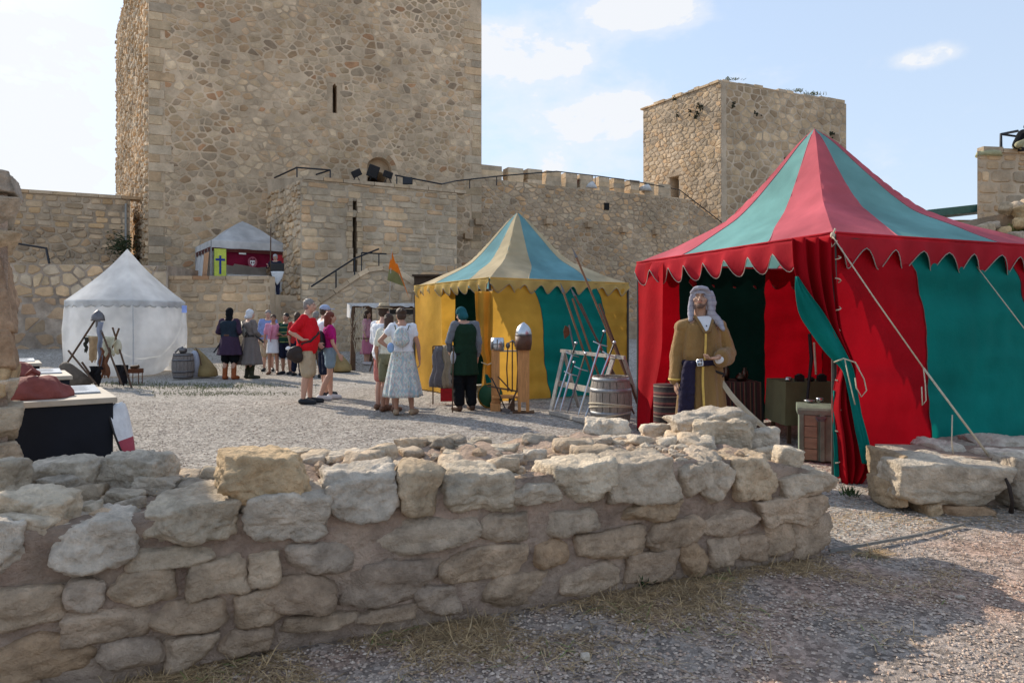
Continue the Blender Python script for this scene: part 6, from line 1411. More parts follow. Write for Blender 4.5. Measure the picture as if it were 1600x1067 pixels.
# ------------------------------------------------------------------ railings and floodlights up on the bastion
def railings():
    def rail(lab, pts, Y, posts, r=.035):
        Ys = Y if isinstance(Y, (list, tuple)) else [Y]*len(pts)
        t = thing('metal_railing', lab, 'railing', tuple(P(*pts[0], Ys[0])), local=False)
        pp = [P(*p, y) for p, y in zip(pts, Ys)]; MB().tube(pp, r, 6).build('handrail', METAL_D, t)
        for px, p0, p1, yy in posts: MB().tube([P(px, p0, yy), P(px, p1, yy)], r*.8, 6).build('post', METAL_D, t)
        return t
    rail('thin dark railing at the top left corner of the bastion', [(429, 278), (464, 262), (516, 266)], [29.5, 28, 28.2], [(464, 262, 277, 28), (516, 266, 278, 28.2)])
    rail('short dark railing running into the bastion corner', [(494, 273), (516, 266)], [28.6, 28.2], [])
    rail('dark railing right of the arched doorway', [(617, 274), (690, 288), (712, 283), (784, 275), (870, 268)], [30, 30.6, 34, 36, 37.5], [(620, 276, 288, 30), (734, 280, 295, 34.8), (776, 276, 290, 36)])
    rail('thin railing along the battlements up to the small tower door', [(870, 268), (940, 276), (1000, 285), (1062, 297), (1128, 348)], [37.5, 39, 40.5, 42, 42.6], [(930, 275, 288, 39), (1062, 297, 306, 42), (1070, 303, 312, 42)], .03)
    rail('dark handrail climbing the outdoor stairway', [(486, 448), (554, 404), (592, 389)], [25.6, 25.9, 26.2], [(554, 404, 430, 25.9), (525, 424, 455, 25.7)], .035)
    rail('small dark stair railing at the landing beside the crack', [(565, 395), (604, 397)], 26.2, [(565, 395, 425, 26.2), (592, 396, 421, 26.2)], .03)
    for i, (px, py, Y) in enumerate(((557, 271, 30.5), (583, 268, 31.2), (606, 273, 31.0))):
        t = thing('floodlight', ['black floodlight on a bracket left of the arched doorway', 'black floodlight cluster inside the arched doorway', 'black floodlight right inside the arched doorway'][i], 'floodlight', tuple(P(px, py, Y)))
        bevel(MB().box((0, 0, 0), (.42, .22, .3) if i != 1 else (.5, .3, .55), (.2, -.5 if i == 0 else .3, .3)).build('housing', mat('black_housing', (.012, .012, .014), .5), t), .03)
        MB().tube([(-.15, 0, -.38), (0, 0, -.05), (.16, 0, -.38)], .025, 6).build('bracket', METAL_D, t)
    b = thing('dark_box', 'dark grey box fixed to the railing right of the arched doorway', 'box', tuple(P(637, 283, 30.2))); bevel(MB().box((0, 0, 0), (.42, .2, .3)).build('box_body', METAL_D, b), .02)
    for i, (px, py, Y, r, c) in enumerate(((905, 283, 39.3, .5, (.25, .02, .02)), (922, 289, 39.2, .4, (.6, .6, .6)), (1008, 293, 40.8, .4, (.55, .53, .5)))):
        k = thing('cloth_heap', ['dark red cloth heap lying between merlons of the curtain wall', 'white cloth lying beside the red heap on the curtain wall', 'pale cloth near the small tower end of the curtain wall'][i], 'cloth', tuple(P(px, py, Y)))
        MB().loft([(0, 0, -.2, r, .3, .1, 5), (0, 0, 0, r*.8, .28, .12, 6), (.1, 0, .18, r*.3, .1)], 20).build('heap', mat('heap_cloth%d' % i, c, .9), k, smooth=True)
    # railing on the right building
    rr = thing('metal_railing', 'dark angular railing on top of the right stone building', 'railing', tuple(P(1564, 230, 25)), local=False)
    MB().tube([P(1564, 232, 25.3), P(1564, 210, 25.3), P(1590, 205, 25.6)], .05, 6).tube([P(1564, 210, 25.3), P(1600, 215, 25.1)], .04, 6).build('handrail', METAL_D, rr)
    q = thing('pale_sack', 'pale olive cover lying on the left corner of the right stone building', 'cover', tuple(P(1545, 240, 25.1))); MB().loft([(0, 0, -.1, .5, .3, .05, 4), (0, 0, .06, .42, .25), (.1, 0, .12, .1, .1)], 18).build('cover', mat('olive_canvas', (.35, .34, .20), .9), q, smooth=True)
railings()
# ------------------------------------------------------------------ people
SKIN = mat('skin_light', (.52, .30, .215), .55, .08, 6, .05, 60, spec=.35); SKIN_T = mat('skin_tanned', (.40, .21, .14), .55, .08, 6, .05, 60, spec=.35)
EYEW = mat('eye_white', (.42, .38, .35), .3, 0, 5, 0, 5); IRIS = mat('eye_iris', (.03, .02, .015), .2, 0, 5, 0, 5); LIP = mat('lips', (.36, .14, .11), .5, .05, 5, 0, 5)
def blobify(o, vox, disp=0, ds=.12, sm=6):
    m = o.modifiers.new('remesh', 'REMESH'); m.mode = 'VOXEL'; m.voxel_size = vox; m.use_smooth_shade = True
    s = o.modifiers.new('smooth', 'SMOOTH'); s.factor = .5; s.iterations = sm
    if disp:
        t = bpy.data.textures.get('folds%d' % int(ds*100)) or bpy.data.textures.new('folds%d' % int(ds*100), 'CLOUDS'); t.noise_scale = ds; t.noise_depth = 2
        d = o.modifiers.new('folds', 'DISPLACE'); d.texture = t; d.strength = disp; d.mid_level = .3; d.texture_coords = 'LOCAL'
    return o
def person(label, x, y, H, rz, outfit, z=None, J=None, skin=SKIN, hair=None, female=False, vox=.011, headrot=(0, 0), build=1.0, fat=0, face=True, group=None):
    z = gh(x, y)-.0 if z is None else z
    t = thing('person', label, 'person', (x, y, z), radians(rz), group); k = H/1.75
    D = dict(neck=(0, .015, 1.48), head=(0, -.015, 1.625), ls=(.178, .015, 1.415), rs=(-.178, .015, 1.415), le=(.235, .04, 1.13), re=(-.235, .04, 1.13), lw=(.245, -.04, .88), rw=(-.245, -.04, .88),
             lh=(.09, 0, .92), rh=(-.09, 0, .92), lk=(.10, -.015, .50), rk=(-.10, -.015, .50), la=(.11, .03, .085), ra=(-.11, .03, .085), lt=(.14, -.13, .03), rt=(-.14, -.13, .03), chest=(0, .01, 1.28), waist=(0, .0, 1.08), pelvis=(0, .0, .95), lf=None, rf=None)
    if female:
        for s in 'lr': q = D[s+'s']; D[s+'s'] = (q[0]*.88, q[1], q[2])
    D.update(J or {}); V = {a: (Vector(b)*k if b is not None else None) for a, b in D.items()}
    B = build
    def T(rings_extra=0, lo=.86, hi=1.5, b=None, g=0):
        b = b or MB(); px, wx, cx, nx = V['pelvis'], V['waist'], V['chest'], V['neck']
        fm = .93 if female else 1
        prof = [(.84, px, .10, .085), (.90, px, .165, .115), (.96, px, .172*(1.04 if female else 1), .118), (1.03, px.lerp(wx, .5), .158, .108+fat*.04), (1.10, wx, .142*fm, .10+fat*.07), (1.20, wx.lerp(cx, .6), .155*fm, .108+fat*.06), (1.30, cx, .172*fm, .118+fat*.03), (1.38, cx.lerp(nx, .5), .178*fm, .11), (1.43, nx, .145*fm, .085), (1.475, nx, .07, .06)]
        rr = [(c.x, c.y-(fat*.03 if .98 < z_ < 1.3 else 0), z_*k, (rx+g)*k*B*(1+fat*.25*(z_ > .9 and z_ < 1.25)), (ry+g)*k*B) for z_, c, rx, ry in prof if lo <= z_ <= hi]
        return b.loft(rr, 28)
    hd = V['head']; nk = V['neck']; yaw, pitch = radians(headrot[0]), radians(headrot[1]); HM = Matrix.Rotation(yaw, 3, 'Z') @ Matrix.Rotation(pitch, 3, 'X')
    kh = k*.94; hp = lambda a: hd+HM @ (Vector(a)*kh)
    b = MB(); T(b=b)
    er = (pitch, 0, yaw)
    def ell(a, r): b.ell(hp(a), tuple(q*kh for q in r), er, 18, 12)
    ell((0, .02, .03), (.076, .094, .088)); ell((0, -.018, -.03), (.062, .072, .085)); ell((0, -.052, -.085), (.034, .034, .028)); ell((0, -.078, -.045), (.026, .022, .02))
    b.capsule(hp((0, -.088, .012)), .008*k, hp((0, -.106, -.022)), .014*k, 8); ell((0, -.082, .03), (.05, .014, .012)); ell((.045, -.06, -.02), (.022, .022, .02)); ell((-.045, -.06, -.02), (.022, .022, .02))
    for s in (-1, 1): ell((s*.078, .015, -.005), (.011, .02, .032))
    b.capsule(hp((0, .02, -.06)), .052*k, nk+Vector((0, .01, -.03)), .062*k)
    for s in 'lr':
        sh, e, w = V[s+'s'], V[s+'e'], V[s+'w']; sg = 1 if s == 'l' else -1; th = .86 if female else 1
        b.capsule(nk+Vector((0, .01, -.03)), .055*k, sh, .058*k*th); b.capsule(sh, .056*k*B*th, e, .041*k*th); b.capsule(e, .042*k*th, w, .028*k*th); b.capsule(e.lerp(w, .15), .044*k*th, e.lerp(w, .4), .038*k*th)
        # hand: palm, four fingers with a bend, thumb from the side
        f = V[s+'f']; d = (w-e).normalized() if f is None else (f-w).normalized()
        side = Vector((0, -1, 0)); side = (side-d*side.dot(d)); side = side.normalized() if side.length > .2 else Vector((0, 0, 1)); nrm_ = d.cross(side)*sg
        pc = w+d*.05*k; 
        for q in (-1, -.33, .33, 1): b.capsule(w+side*q*.012*k, .016*k, w+d*.082*k+side*q*.030*k, .0125*k, 8)
        for q, l in ((-1.05, .062), (-.36, .078), (.33, .074), (1.0, .066)):
            p0 = w+d*.085*k+side*q*.029*k; p1 = p0+(d*.85+nrm_*.35).normalized()*l*.5*k; p2 = p1+(d*.45+nrm_*.85).normalized()*l*.55*k
            b.chain([p0, p1, p2], [.0095*k, .0088*k, .0075*k], 8)
        p0 = w+d*.02*k+side*.02*k; b.chain([p0, p0+(d*.5+side*.75).normalized()*.045*k, p0+(d*.9+side*.65).normalized()*.078*k], [.014*k, .011*k, .009*k], 8)
        h_, kn, an, to = V[s+'h'], V[s+'k'], V[s+'a'], V[s+'t']
        b.capsule(h_, .088*k*B, kn, .056*k*B, 14); b.capsule(kn, .054*k, an, .036*k, 12); b.capsule(kn.lerp(an, .12)+Vector((0, .012, 0)), .056*k*B, kn.lerp(an, .42)+Vector((0, .018, 0)), .052*k*B, 12); b.capsule(kn.lerp(an, .42)+Vector((0, .018, 0)), .052*k, an, .034*k, 12)
        b.capsule(an+Vector((0, .02, -.035))*k, .036*k, to+Vector((0, 0, .0)), .026*k, 12)
    blobify(b.build('body', skin, t), vox if vox < .01 else .011, 0, sm=3)
    if face:
        for s in (-1, 1):
            ey = MB().ell(hp((s*.031, -.0795, .008)), (.0115*k, .007*k, .0045*k), er, 10, 6).build('eye', EYEW, t, smooth=True)
            MB().ell(hp((s*.031, -.0855, .008)), (.0055*k, .003*k, .0045*k), er, 8, 5).build('iris', IRIS, ey, smooth=True)
            MB().chain([hp((s*.016, -.095, .026)), hp((s*.032, -.093, .031)), hp((s*.048, -.083, .026))], [.0035*k]*3, 6).build('eyebrow', hair or IRIS, t, smooth=True)
        MB().chain([hp((-.022, -.094, -.052)), hp((0, -.101, -.050)), hp((.022, -.094, -.052))], [.004*k, .0062*k, .004*k], 6).build('mouth', LIP, t, smooth=True)
    ctx = dict(t=t, k=k, V=V, T=T, hp=hp, er=er, B=B, female=female, vox=vox, fat=fat)
    for fn, args in outfit: fn(ctx, *args)
    return t
def c_shirt(c, m, sleeve=.45, lo=.90, g=.016, disp=.03, hi=1.44, nm='shirt', off=None):
    b = MB(); c['T'](lo=lo, hi=hi, b=b, g=g); V, k = c['V'], c['k']
    for s in 'lr':
        b.capsule(V['neck']+Vector((0, .005, -.055)), .05*k, V[s+'s'], .068*k)
        e, w, sh = V[s+'e'], V[s+'w'], V[s+'s']; a = min(1, sleeve/.5)
        b.capsule(sh, .07*k*c['B'], sh.lerp(e, a), (.058 if sleeve < .5 else .054)*k)
        if sleeve > .5: b.capsule(e, .055*k, e.lerp(w, min(1, (sleeve-.5)/.5)), .042*k)
    return blobify(b.build(nm, m, c['t']), max(.009, c['vox']), disp*1.3, .09, 4)
def c_legs(c, m, length=.5, g=.018, loose=.02, nm='trousers', hi=1.04):   # length 0..1 hip->ankle
    b = MB(); V, k = c['V'], c['k']; c['T'](lo=.84, hi=hi, b=b, g=g)
    for s in 'lr':
        h_, kn, an = V[s+'h'], V[s+'k'], V[s+'a']; a = min(1, length/.5)
        b.capsule(h_, (.095+loose*.3)*k*c['B'], h_.lerp(kn, a), (.07+loose)*k*c['B'], 14)
        if length > .5: b.capsule(kn, (.068+loose*.8)*k, kn.lerp(an, (length-.5)/.5), (.05+loose*.7)*k)
    return blobify(b.build(nm, m, c['t']), max(.01, c['vox']), .03, .10, 4)
def c_skirt(c, m, z1, z0, r1, r0, pleat=.05, n=9, cx=0, nm='skirt', ry=.78, disp=0, yo=0):
    k = c['k']; V = c['V']; b = MB(); rings = []
    for i in range(15):
        v = i/14; p = V['pelvis'].lerp(V['waist'], max(0, 1-v*3)); rr = lerp(r1, r0, v**.85); rings.append((p.x+cx*v, p.y+yo*v, lerp(z1, z0, v)*k, rr*k, rr*ry*k*(1+.15*v), pleat*v, n))
    o = b.loft(rings, 90).build(nm, m, c['t'], smooth=True)
    return o
def c_shoes(c, m, h=.06, nm='shoe', g=.012, sole=None):
    V, k = c['V'], c['k']
    for s in 'lr':
        an, to = V[s+'a'], V[s+'t']; b = MB(); b.capsule(an+Vector((0, .025, -.03))*k, (.042+g)*k, to+Vector((0, -.015, .005)), (.034+g)*k, 14)
        if h > .1: b.capsule(an, (.045+g)*k, V[s+'a'].lerp(V[s+'k'], (h-.08)/.42), (.05+g)*k, 14)
        blobify(b.build(nm, m, c['t']), .010, 0, sm=3)
def c_hair(c, m, style='short'):
    k, hp, er = c['k']*.94, c['hp'], c['er']; b = MB()
    b.ell(hp((0, .028, .045)), (.084*k, .096*k, .088*k), er, 20, 14)
    b.ell(hp((0, .05, .0)), (.080*k, .072*k, .085*k), er, 20, 14)
    if style == 'long': b.capsule(hp((0, .075, .02)), .07*k, hp((0, .09, -.16)), .055*k); b.capsule(hp((.05, .03, 0)), .04*k, hp((.065, .04, -.16)), .03*k); b.capsule(hp((-.05, .03, 0)), .04*k, hp((-.065, .04, -.16)), .03*k)
    if style == 'bun': b.ell(hp((0, .11, .07)), (.045*k, .04*k, .04*k)); b.ell(hp((0, .03, .06)), (.09*k, .10*k, .085*k))
    blobify(b.build('hair', m, c['t']), .009, .014, .03, 2)
def c_cap(c, m):
    k, hp, er = c['k']*.94, c['hp'], c['er']; b = MB(); b.ell(hp((0, .022, .06)), (.094*k, .108*k, .078*k), er, 20, 12); b.ell(hp((0, -.12, .045)), (.07*k, .075*k, .010*k), er, 16, 8)
    blobify(b.build('cap', m, c['t']), .007, 0, sm=2)
def c_hat(c, m, band):
    k, hp, er = c['k']*.94, c['hp'], c['er']; b = MB(); b.ell(hp((0, .015, .075)), (.152*k, .165*k, .010*k), er, 24, 8)
    b.loft([(0, 0, 0, .092*k, .105*k), (0, 0, .05*k, .088*k, .10*k), (0, 0, .085*k, .078*k, .09*k), (0, 0, .092*k, .05*k, .06*k)], 24)
    n = 4*24+0; c0 = hp((0, .015, .075))
    for i in range(len(b.v)-96, len(b.v)): b.v[i] = tuple(Vector(b.v[i])+c0)
    hat = b.build('straw_hat', m, c['t'], smooth=True)
    q = MB(); q.loft([(c0.x, c0.y, c0.z+.012*k, .094*k, .107*k), (c0.x, c0.y, c0.z+.035*k, .092*k, .105*k)], 24); q.build('hat_band', band, hat, smooth=True)
def c_belt(c, m, z=1.03, w=.045, r=.178, ry=.128, cx=0):
    k = c['k']; p = c['V']['pelvis'].lerp(c['V']['waist'], .5); MB().loft([(p.x+cx, p.y, (z-w/2)*k, r*k, ry*k), (p.x+cx, p.y, (z+w/2)*k, (r-.004)*k, (ry-.004)*k)], 32).build('belt', m, c['t'], smooth=True)
def c_strap(c, m, pts, r=.014, nm='strap'): MB().tube([Vector(p)*c['k'] for p in pts], r, 8, sq=.35).build(nm, m, c['t'], smooth=True)
def c_bag(c, m, ctr, size, nm='bag', rot=(0, 0, 0), disp=.015):
    b = MB(); b.ell(Vector(ctr)*c['k'], size, rot, 20, 14); b.ell(Vector(ctr)*c['k']+Vector((0, 0, -size[2]*.25)), (size[0]*1.02, size[1]*1.02, size[2]*.8), rot, 20, 14)
    blobify(b.build(nm, m, c['t']), .011, disp, .08, 2)
def c_hood(c, m, cape=True, nm='hood', long=.0):
    k, hp, er = c['k']*.94, c['hp'], c['er']; b = MB(); b.ell(hp((0, .03, .045)), (.094*k, .104*k, .095*k), er, 20, 14); b.ell(hp((0, .05, -.03)), (.09*k, .085*k, .10*k), er, 20, 14)
    if cape: n = c['V']['neck']; b.capsule(hp((0, .05, -.09)), .08*k, n+Vector((0, .025, -.03)), .10*k); b.loft([(n.x, n.y+.02, (1.37)*k, .19*k, .13*k), (n.x, n.y+.02, 1.45*k, .15*k, .11*k), (n.x, n.y+.02, 1.51*k, .08*k, .08*k)], 24)
    if long: b.capsule(hp((0, .09, -.05)), .06*k, hp((0, .13, -.05-long)), .05*k)
    blobify(b.build(nm, m, c['t']), .010, .015, .07, 3)
def c_custom(c, nm, m, f, vox=.01, disp=0, ds=.1):
    b = MB(); f(b, c); o = b.build(nm, m, c['t'], smooth=True)
    if vox: blobify(o, vox, disp, ds, 3)
def cloth(n, col, **k):
    if 'extra' not in k: k['stretch'] = (1, 1, .4)
    return mat(n, col, .88, k.pop('var', .12), 7, .75, 11, spec=.1, bdist=.03, **k)
def stripes_z(cols, sc, axis=2):
    def ex(N, L, src, out):
        sp = N.new('ShaderNodeSeparateXYZ'); L.new(src, sp.inputs[0]); m = N.new('ShaderNodeMath'); m.operation = 'MULTIPLY'; L.new(sp.outputs[axis], m.inputs[0]); m.inputs[1].default_value = sc
        f = N.new('ShaderNodeMath'); f.operation = 'FRACT'; L.new(m.outputs[0], f.inputs[0]); r = N.new('ShaderNodeValToRGB'); r.color_ramp.interpolation = 'CONSTANT'; L.new(f.outputs[0], r.inputs[0]); el = r.color_ramp.elements
        el[0].color = (*cols[0][1], 1); el[1].position = cols[1][0]; el[1].color = (*cols[1][1], 1)
        for p_, c_ in cols[2:]: e = el.new(p_); e.color = (*c_, 1)
        return r.outputs[0]
    return ex
def dress_print(N, L, src, out):
    mp = N.new('ShaderNodeMapping'); mp.inputs['Scale'].default_value = (17, 17, 10); L.new(src, mp.inputs[0])
    v = N.new('ShaderNodeTexVoronoi'); v.distance = 'MANHATTAN'; v.inputs['Scale'].default_value = 1; v.inputs['Randomness'].default_value = .55; L.new(mp.outputs[0], v.inputs['Vector'])
    r = N.new('ShaderNodeValToRGB'); r.color_ramp.interpolation = 'LINEAR'; L.new(v.outputs['Distance'], r.inputs[0]); el = r.color_ramp.elements
    el[0].color = (.10, .22, .12, 1); el[0].position = .0; el[1].position = 1; el[1].color = (.33, .44, .46, 1)
    for p_, c_ in ((.16, (.50, .30, .20)), (.27, (.58, .56, .48)), (.42, (.36, .47, .44)), (.6, (.60, .63, .60)), (.78, (.52, .42, .40))): e = el.new(p_); e.color = (*c_, 1)
    return r.outputs[0]
GREY_H = mat('grey_hair', (.22, .20, .185), .6, .2, 30, .3, 80); BROWN_H = mat('brown_hair', (.055, .03, .018), .55, .25, 30, .3, 80); RED_H = mat('auburn_hair', (.15, .035, .02), .5, .25, 30, .3, 80); DARK_H = mat('black_hair', (.015, .012, .01), .5, .2, 30, .3, 80)
WHITE_C = cloth('white_cotton', (.72, .73, .76)); REDP = cloth('red_polo', (.56, .012, .02)); BEIGE = cloth('beige_cotton', (.42, .33, .225)); NAVY = cloth('navy_cotton', (.012, .016, .035)); MAG = cloth('magenta_cotton', (.42, .015, .17)); DENIM = cloth('pale_denim', (.22, .30, .36)); SALM = cloth('salmon_cotton', (.55, .20, .165)); OLIVE = cloth('olive_cotton', (.17, .16, .10)); CREAMC = cloth('cream_cotton', (.62, .60, .50))
SHOE_D = mat('dark_shoe', (.015, .017, .022), .6, .2, 20, .1, 30); SHOE_W = mat('pale_shoe', (.55, .52, .52), .6, .1, 20, .1, 30); SHOE_B = mat('brown_shoe', (.07, .035, .02), .5, .2, 20, .1, 30); SANDAL = mat('sandal_leather', (.17, .085, .05), .6, .2, 20, .1, 30)

def X(px, Y): return (px-800)/FPX*Y
def tourists():
    Y = 12.0
    # man in red
    def rbag(b, c): b.prism([(-.24, .02), (-.17, .14), (.02, .20), (.13, .10), (.15, -.06), (.08, -.20), (-.02, -.24), (-.12, -.14)], lambda y, z: (-.30+.0, .12-y*-1*.9, .93+z), lambda y, z: (-.19, .12+y*.9, .93+z))
    person('stout grey-haired man in red polo shirt and beige shorts with hand on hip', X(480, Y), Y, 1.84, 96,
           [(c_shirt, (REDP, .42, .84, .036, .02)), (c_legs, (BEIGE, .46, .012, .028, 'shorts', .93)), (c_shoes, (SHOE_D,)), (c_hair, (GREY_H,)),
            (c_strap, (LEATHER_B, [(.13, .0, 1.47), (.1, .155, 1.35), (-.05, .16, 1.2), (-.20, .12, 1.08), (-.24, .08, 1.02)], .022, 'bag_strap')), (c_strap, (LEATHER_B, [(.13, 0, 1.47), (.08, -.13, 1.38), (-.08, -.2, 1.18), (-.22, -.1, 1.05), (-.25, .05, 1.0)], .022, 'bag_strap')),
            (c_custom, ('shoulder_bag', mat('dark_bag', (.028, .017, .014), .5), lambda b, c: (b.ell((-.24, .17, .90), (.05, .15, .11), (-.7, 0, 0)), b.ell((-.24, .13, .84), (.05, .11, .12), (-.5, 0, 0))), .010, .006)),
            (c_custom, ('white_paper', WHITE_C, lambda b, c: b.ell((-.26, .27, .985), (.02, .045, .03), (-.4, 0, 0)), None))],
           J=dict(re=(-.30, .20, 1.20), rw=(-.245, .03, 1.075), rf=(-.2, -.04, 1.06), le=(.25, .02, 1.14), lw=(.2, -.14, 1.0), head=(0, -.05, 1.635), neck=(0, 0, 1.49), la=(.10, -.03, .085), lt=(.12, -.20, .03), ra=(-.10, .05, .085), rt=(-.13, -.12, .03), lk=(.09, -.03, .5)), hair=GREY_H, fat=.55, build=1.06, headrot=(-12, 0))
    # capped man in white and girl in magenta
    Y = 13.1
    person('man in white shirt, navy shorts and pale blue cap beside the young woman', X(508, Y), Y, 1.77, 125, [(c_shirt, (WHITE_C, .42, .88, .03, .03)), (c_legs, (NAVY, .5, .018, .03, 'shorts')), (c_shoes, (SHOE_D,)), (c_hair, (BROWN_H,)), (c_cap, (cloth('pale_blue_cap', (.33, .40, .55)),))],
           J=dict(la=(.11, -.06, .085), lt=(.12, -.23, .03)), hair=BROWN_H)
    Y = 12.6
    person('young woman with auburn hair in magenta top, denim shorts and black backpack', X(516, Y), Y, 1.63, 112,
           [(c_shirt, (MAG, .30, 1.0, .012, .02)), (c_legs, (DENIM, .25, .014, .035, 'denim_shorts')), (c_shoes, (SHOE_W,)), (c_hair, (RED_H, 'long')), (c_bag, (LEATHER_B, (-.03, .20, 1.17), (.14, .09, .19), 'backpack')), (c_strap, (LEATHER_B, [(-.13, -.06, 1.30), (-.13, .0, 1.47), (-.1, .12, 1.38)], .012, 'backpack_strap'))],
           J=dict(rk=(-.08, .02, .5), ra=(-.09, .20, .09), rt=(-.10, .03, .03), la=(.09, -.02, .085), lt=(.1, -.18, .03), re=(-.21, -.02, 1.13), rw=(-.22, -.14, .9)), female=True, hair=RED_H, build=.93)
    # hat man
    Y = 11.15
    person('man in straw hat, untucked white shirt and salmon shorts seen from behind', X(600, Y), Y, 1.72, 150,
           [(c_shirt, (WHITE_C, .46, .84, .038, .022)), (c_legs, (SALM, .44, .012, .025, 'shorts', .93)), (c_shoes, (SANDAL,)), (c_hair, (BROWN_H,)), (c_hat, (mat('straw', (.45, .36, .23), .8, .15, 40, .3, 90), mat('hat_band', (.10, .07, .05), .8)))], J=dict(le=(.25, -.02, 1.13), lw=(.13, -.2, 1.12), ra=(-.08, .03, .085)), hair=BROWN_H)
    Y = 10.95
    person('shorter visitor in cream top and olive shorts half hidden behind the dressed woman', X(608, Y), Y, 1.58, 165, [(c_shirt, (CREAMC, .35, .98, .014, .02)), (c_legs, (OLIVE, .36, .018, .03, 'shorts')), (c_shoes, (SANDAL,)), (c_hair, (BROWN_H, 'long'))], female=True, J=dict(re=(-.22, -.0, 1.14), rw=(-.16, -.16, 1.05)), skin=SKIN_T, hair=BROWN_H)
    # woman in dress
    Y = 10.5
    dm = cloth('printed_dress', (.5, .6, .6), extra=dress_print)
    def pack(b, c): b.ell((0, .185, 1.22), (.115, .075, .13)); b.ell((0, .20, 1.15), (.125, .085, .10)); b.ell((0, .19, 1.32), (.06, .05, .03))
    fl = cloth('floral_pack', (.62, .58, .62), extra=dress_print)
    person('woman in white top and long patterned dress with a floral drawstring backpack', X(629, Y), Y, 1.66, 184,
           [(c_skirt, (dm, 1.12, .30, .150, .31, .07, 8, 0, 'printed_skirt', .72, 0, -.0)), (c_shirt, (WHITE_C, .20, 1.03, .016, .02)), (c_shoes, (mat('tan_espadrille', (.36, .26, .17), .8), .06)), (c_hair, (BROWN_H, 'bun')), (c_custom, ('backpack', fl, pack, .011, .012)),
            (c_strap, (OLIVE, [(.08, .17, 1.34), (.115, .10, 1.45), (.11, -.03, 1.46)], .009, 'backpack_strap')), (c_strap, (OLIVE, [(-.08, .17, 1.34), (-.115, .10, 1.45), (-.11, -.03, 1.46)], .009, 'backpack_strap')),
            (c_strap, (OLIVE, [(-.02, .23, 1.12), (-.03, .25, 1.03)], .006, 'cord')), (c_custom, ('hanging_purse', mat('blue_lilac_fabric', (.36, .34, .62), .7, .2, 6, .1, 20, col2=(.2, .42, .62)), lambda b, c: b.ell((.16, .20, 1.04), (.055, .03, .08)), .01))],
           J=dict(le=(.36, .05, 1.20), lw=(.20, .06, 1.08), lf=(.1, -.02, 1.05), re=(-.25, .02, 1.14), rw=(-.27, -.02, .9), la=(.10, .03, .085), ra=(-.15, .0, .085), rt=(-.21, -.14, .03), lt=(.12, -.12, .03), rk=(-.12, 0, .5), head=(.03, -.04, 1.60)), female=True, build=1.05, skin=SKIN_T, hair=BROWN_H, headrot=(18, 8))
    # far group
    Y = 19.4
    person('older man in light blue shirt standing behind the woman in pink', X(411, Y), Y+.4, 1.78, 15, [(c_shirt, (cloth('light_blue_shirt', (.22, .28, .50)), .5, .88, .03)), (c_legs, (BEIGE, .5, .018, .03, 'shorts')), (c_shoes, (SHOE_D,)), (c_hair, (GREY_H,))], vox=.014, fat=.6, hair=GREY_H)
    Y = 18.9
    person('woman in pink top and short white skirt facing the camera', X(427, Y), Y, 1.66, 12, [(c_shirt, (cloth('pink_top', (.62, .26, .36)), .35, 1.0, .016)), (c_skirt, (WHITE_C, 1.05, .62, .155, .20, .03, 5, 0, 'white_skirt')), (c_shoes, (SANDAL,)), (c_hair, (BROWN_H,)),
            (c_strap, (cloth('pink_scarf', (.60, .18, .26)), [(.0, -.13, 1.42), (-.04, -.16, 1.2), (-.06, -.17, .95)], .035, 'scarf'))], vox=.014, skin=SKIN_T, female=True, hair=BROWN_H)
    gs = cloth('green_striped_shirt', (.1, .1, .1), extra=stripes_z([(0, (.015, .06, .04)), (.72, (.38, .36, .12)), (.82, (.015, .06, .04)), (.99, (.015, .06, .04))], 7.5))
    person('short-haired man in dark green striped t-shirt and navy shorts', X(447, Y), Y, 1.70, -12, [(c_shirt, (gs, .45, .88, .024)), (c_legs, (NAVY, .44, .018, .03, 'shorts')), (c_shoes, (SHOE_D,)), (c_hair, (DARK_H,))], vox=.014, J=dict(re=(-.26, .0, 1.16), rw=(-.12, -.18, 1.14), lw=(.12, -.2, 1.12), le=(.26, 0, 1.16)), skin=SKIN_T, fat=.4, hair=DARK_H)
    Y = 18.2
    person('dark-haired visitor in red top almost hidden behind the man in the red polo', X(465, Y), Y, 1.70, 170, [(c_shirt, (cloth('dull_red_top', (.40, .03, .03)), .45, .9, .02)), (c_legs, (NAVY, .9, .018, .02, 'trousers')), (c_shoes, (SHOE_D,)), (c_hair, (BROWN_H, 'long'))], vox=.014, hair=BROWN_H)
    Y = 17.6
    person('visitor with dark clothes and a grey backpack standing between two groups', X(494, Y), Y, 1.72, 175, [(c_shirt, (cloth('dark_blue_top', (.02, .03, .06)), .9, .86, .025)), (c_legs, (cloth('brown_trousers', (.10, .065, .045)), .7, .018, .02, 'trousers')), (c_shoes, (SHOE_D,)), (c_hair, (GREY_H,)), (c_bag, (cloth('grey_backpack', (.36, .37, .42)), (0, .18, 1.28), (.14, .09, .2), 'backpack'))], vox=.014, hair=GREY_H)
    Y = 21.2
    person('visitor in pink seen dimly through the timber stall', X(574, Y), Y, 1.68, 80, [(c_shirt, (cloth('pale_pink_top', (.58, .30, .38)), .5, .9, .02)), (c_skirt, (cloth('rose_skirt', (.45, .16, .24)), 1.05, .35, .16, .26, .05, 7)), (c_shoes, (SHOE_W,)), (c_hair, (BROWN_H, 'long'))], vox=.014, female=True, hair=BROWN_H)

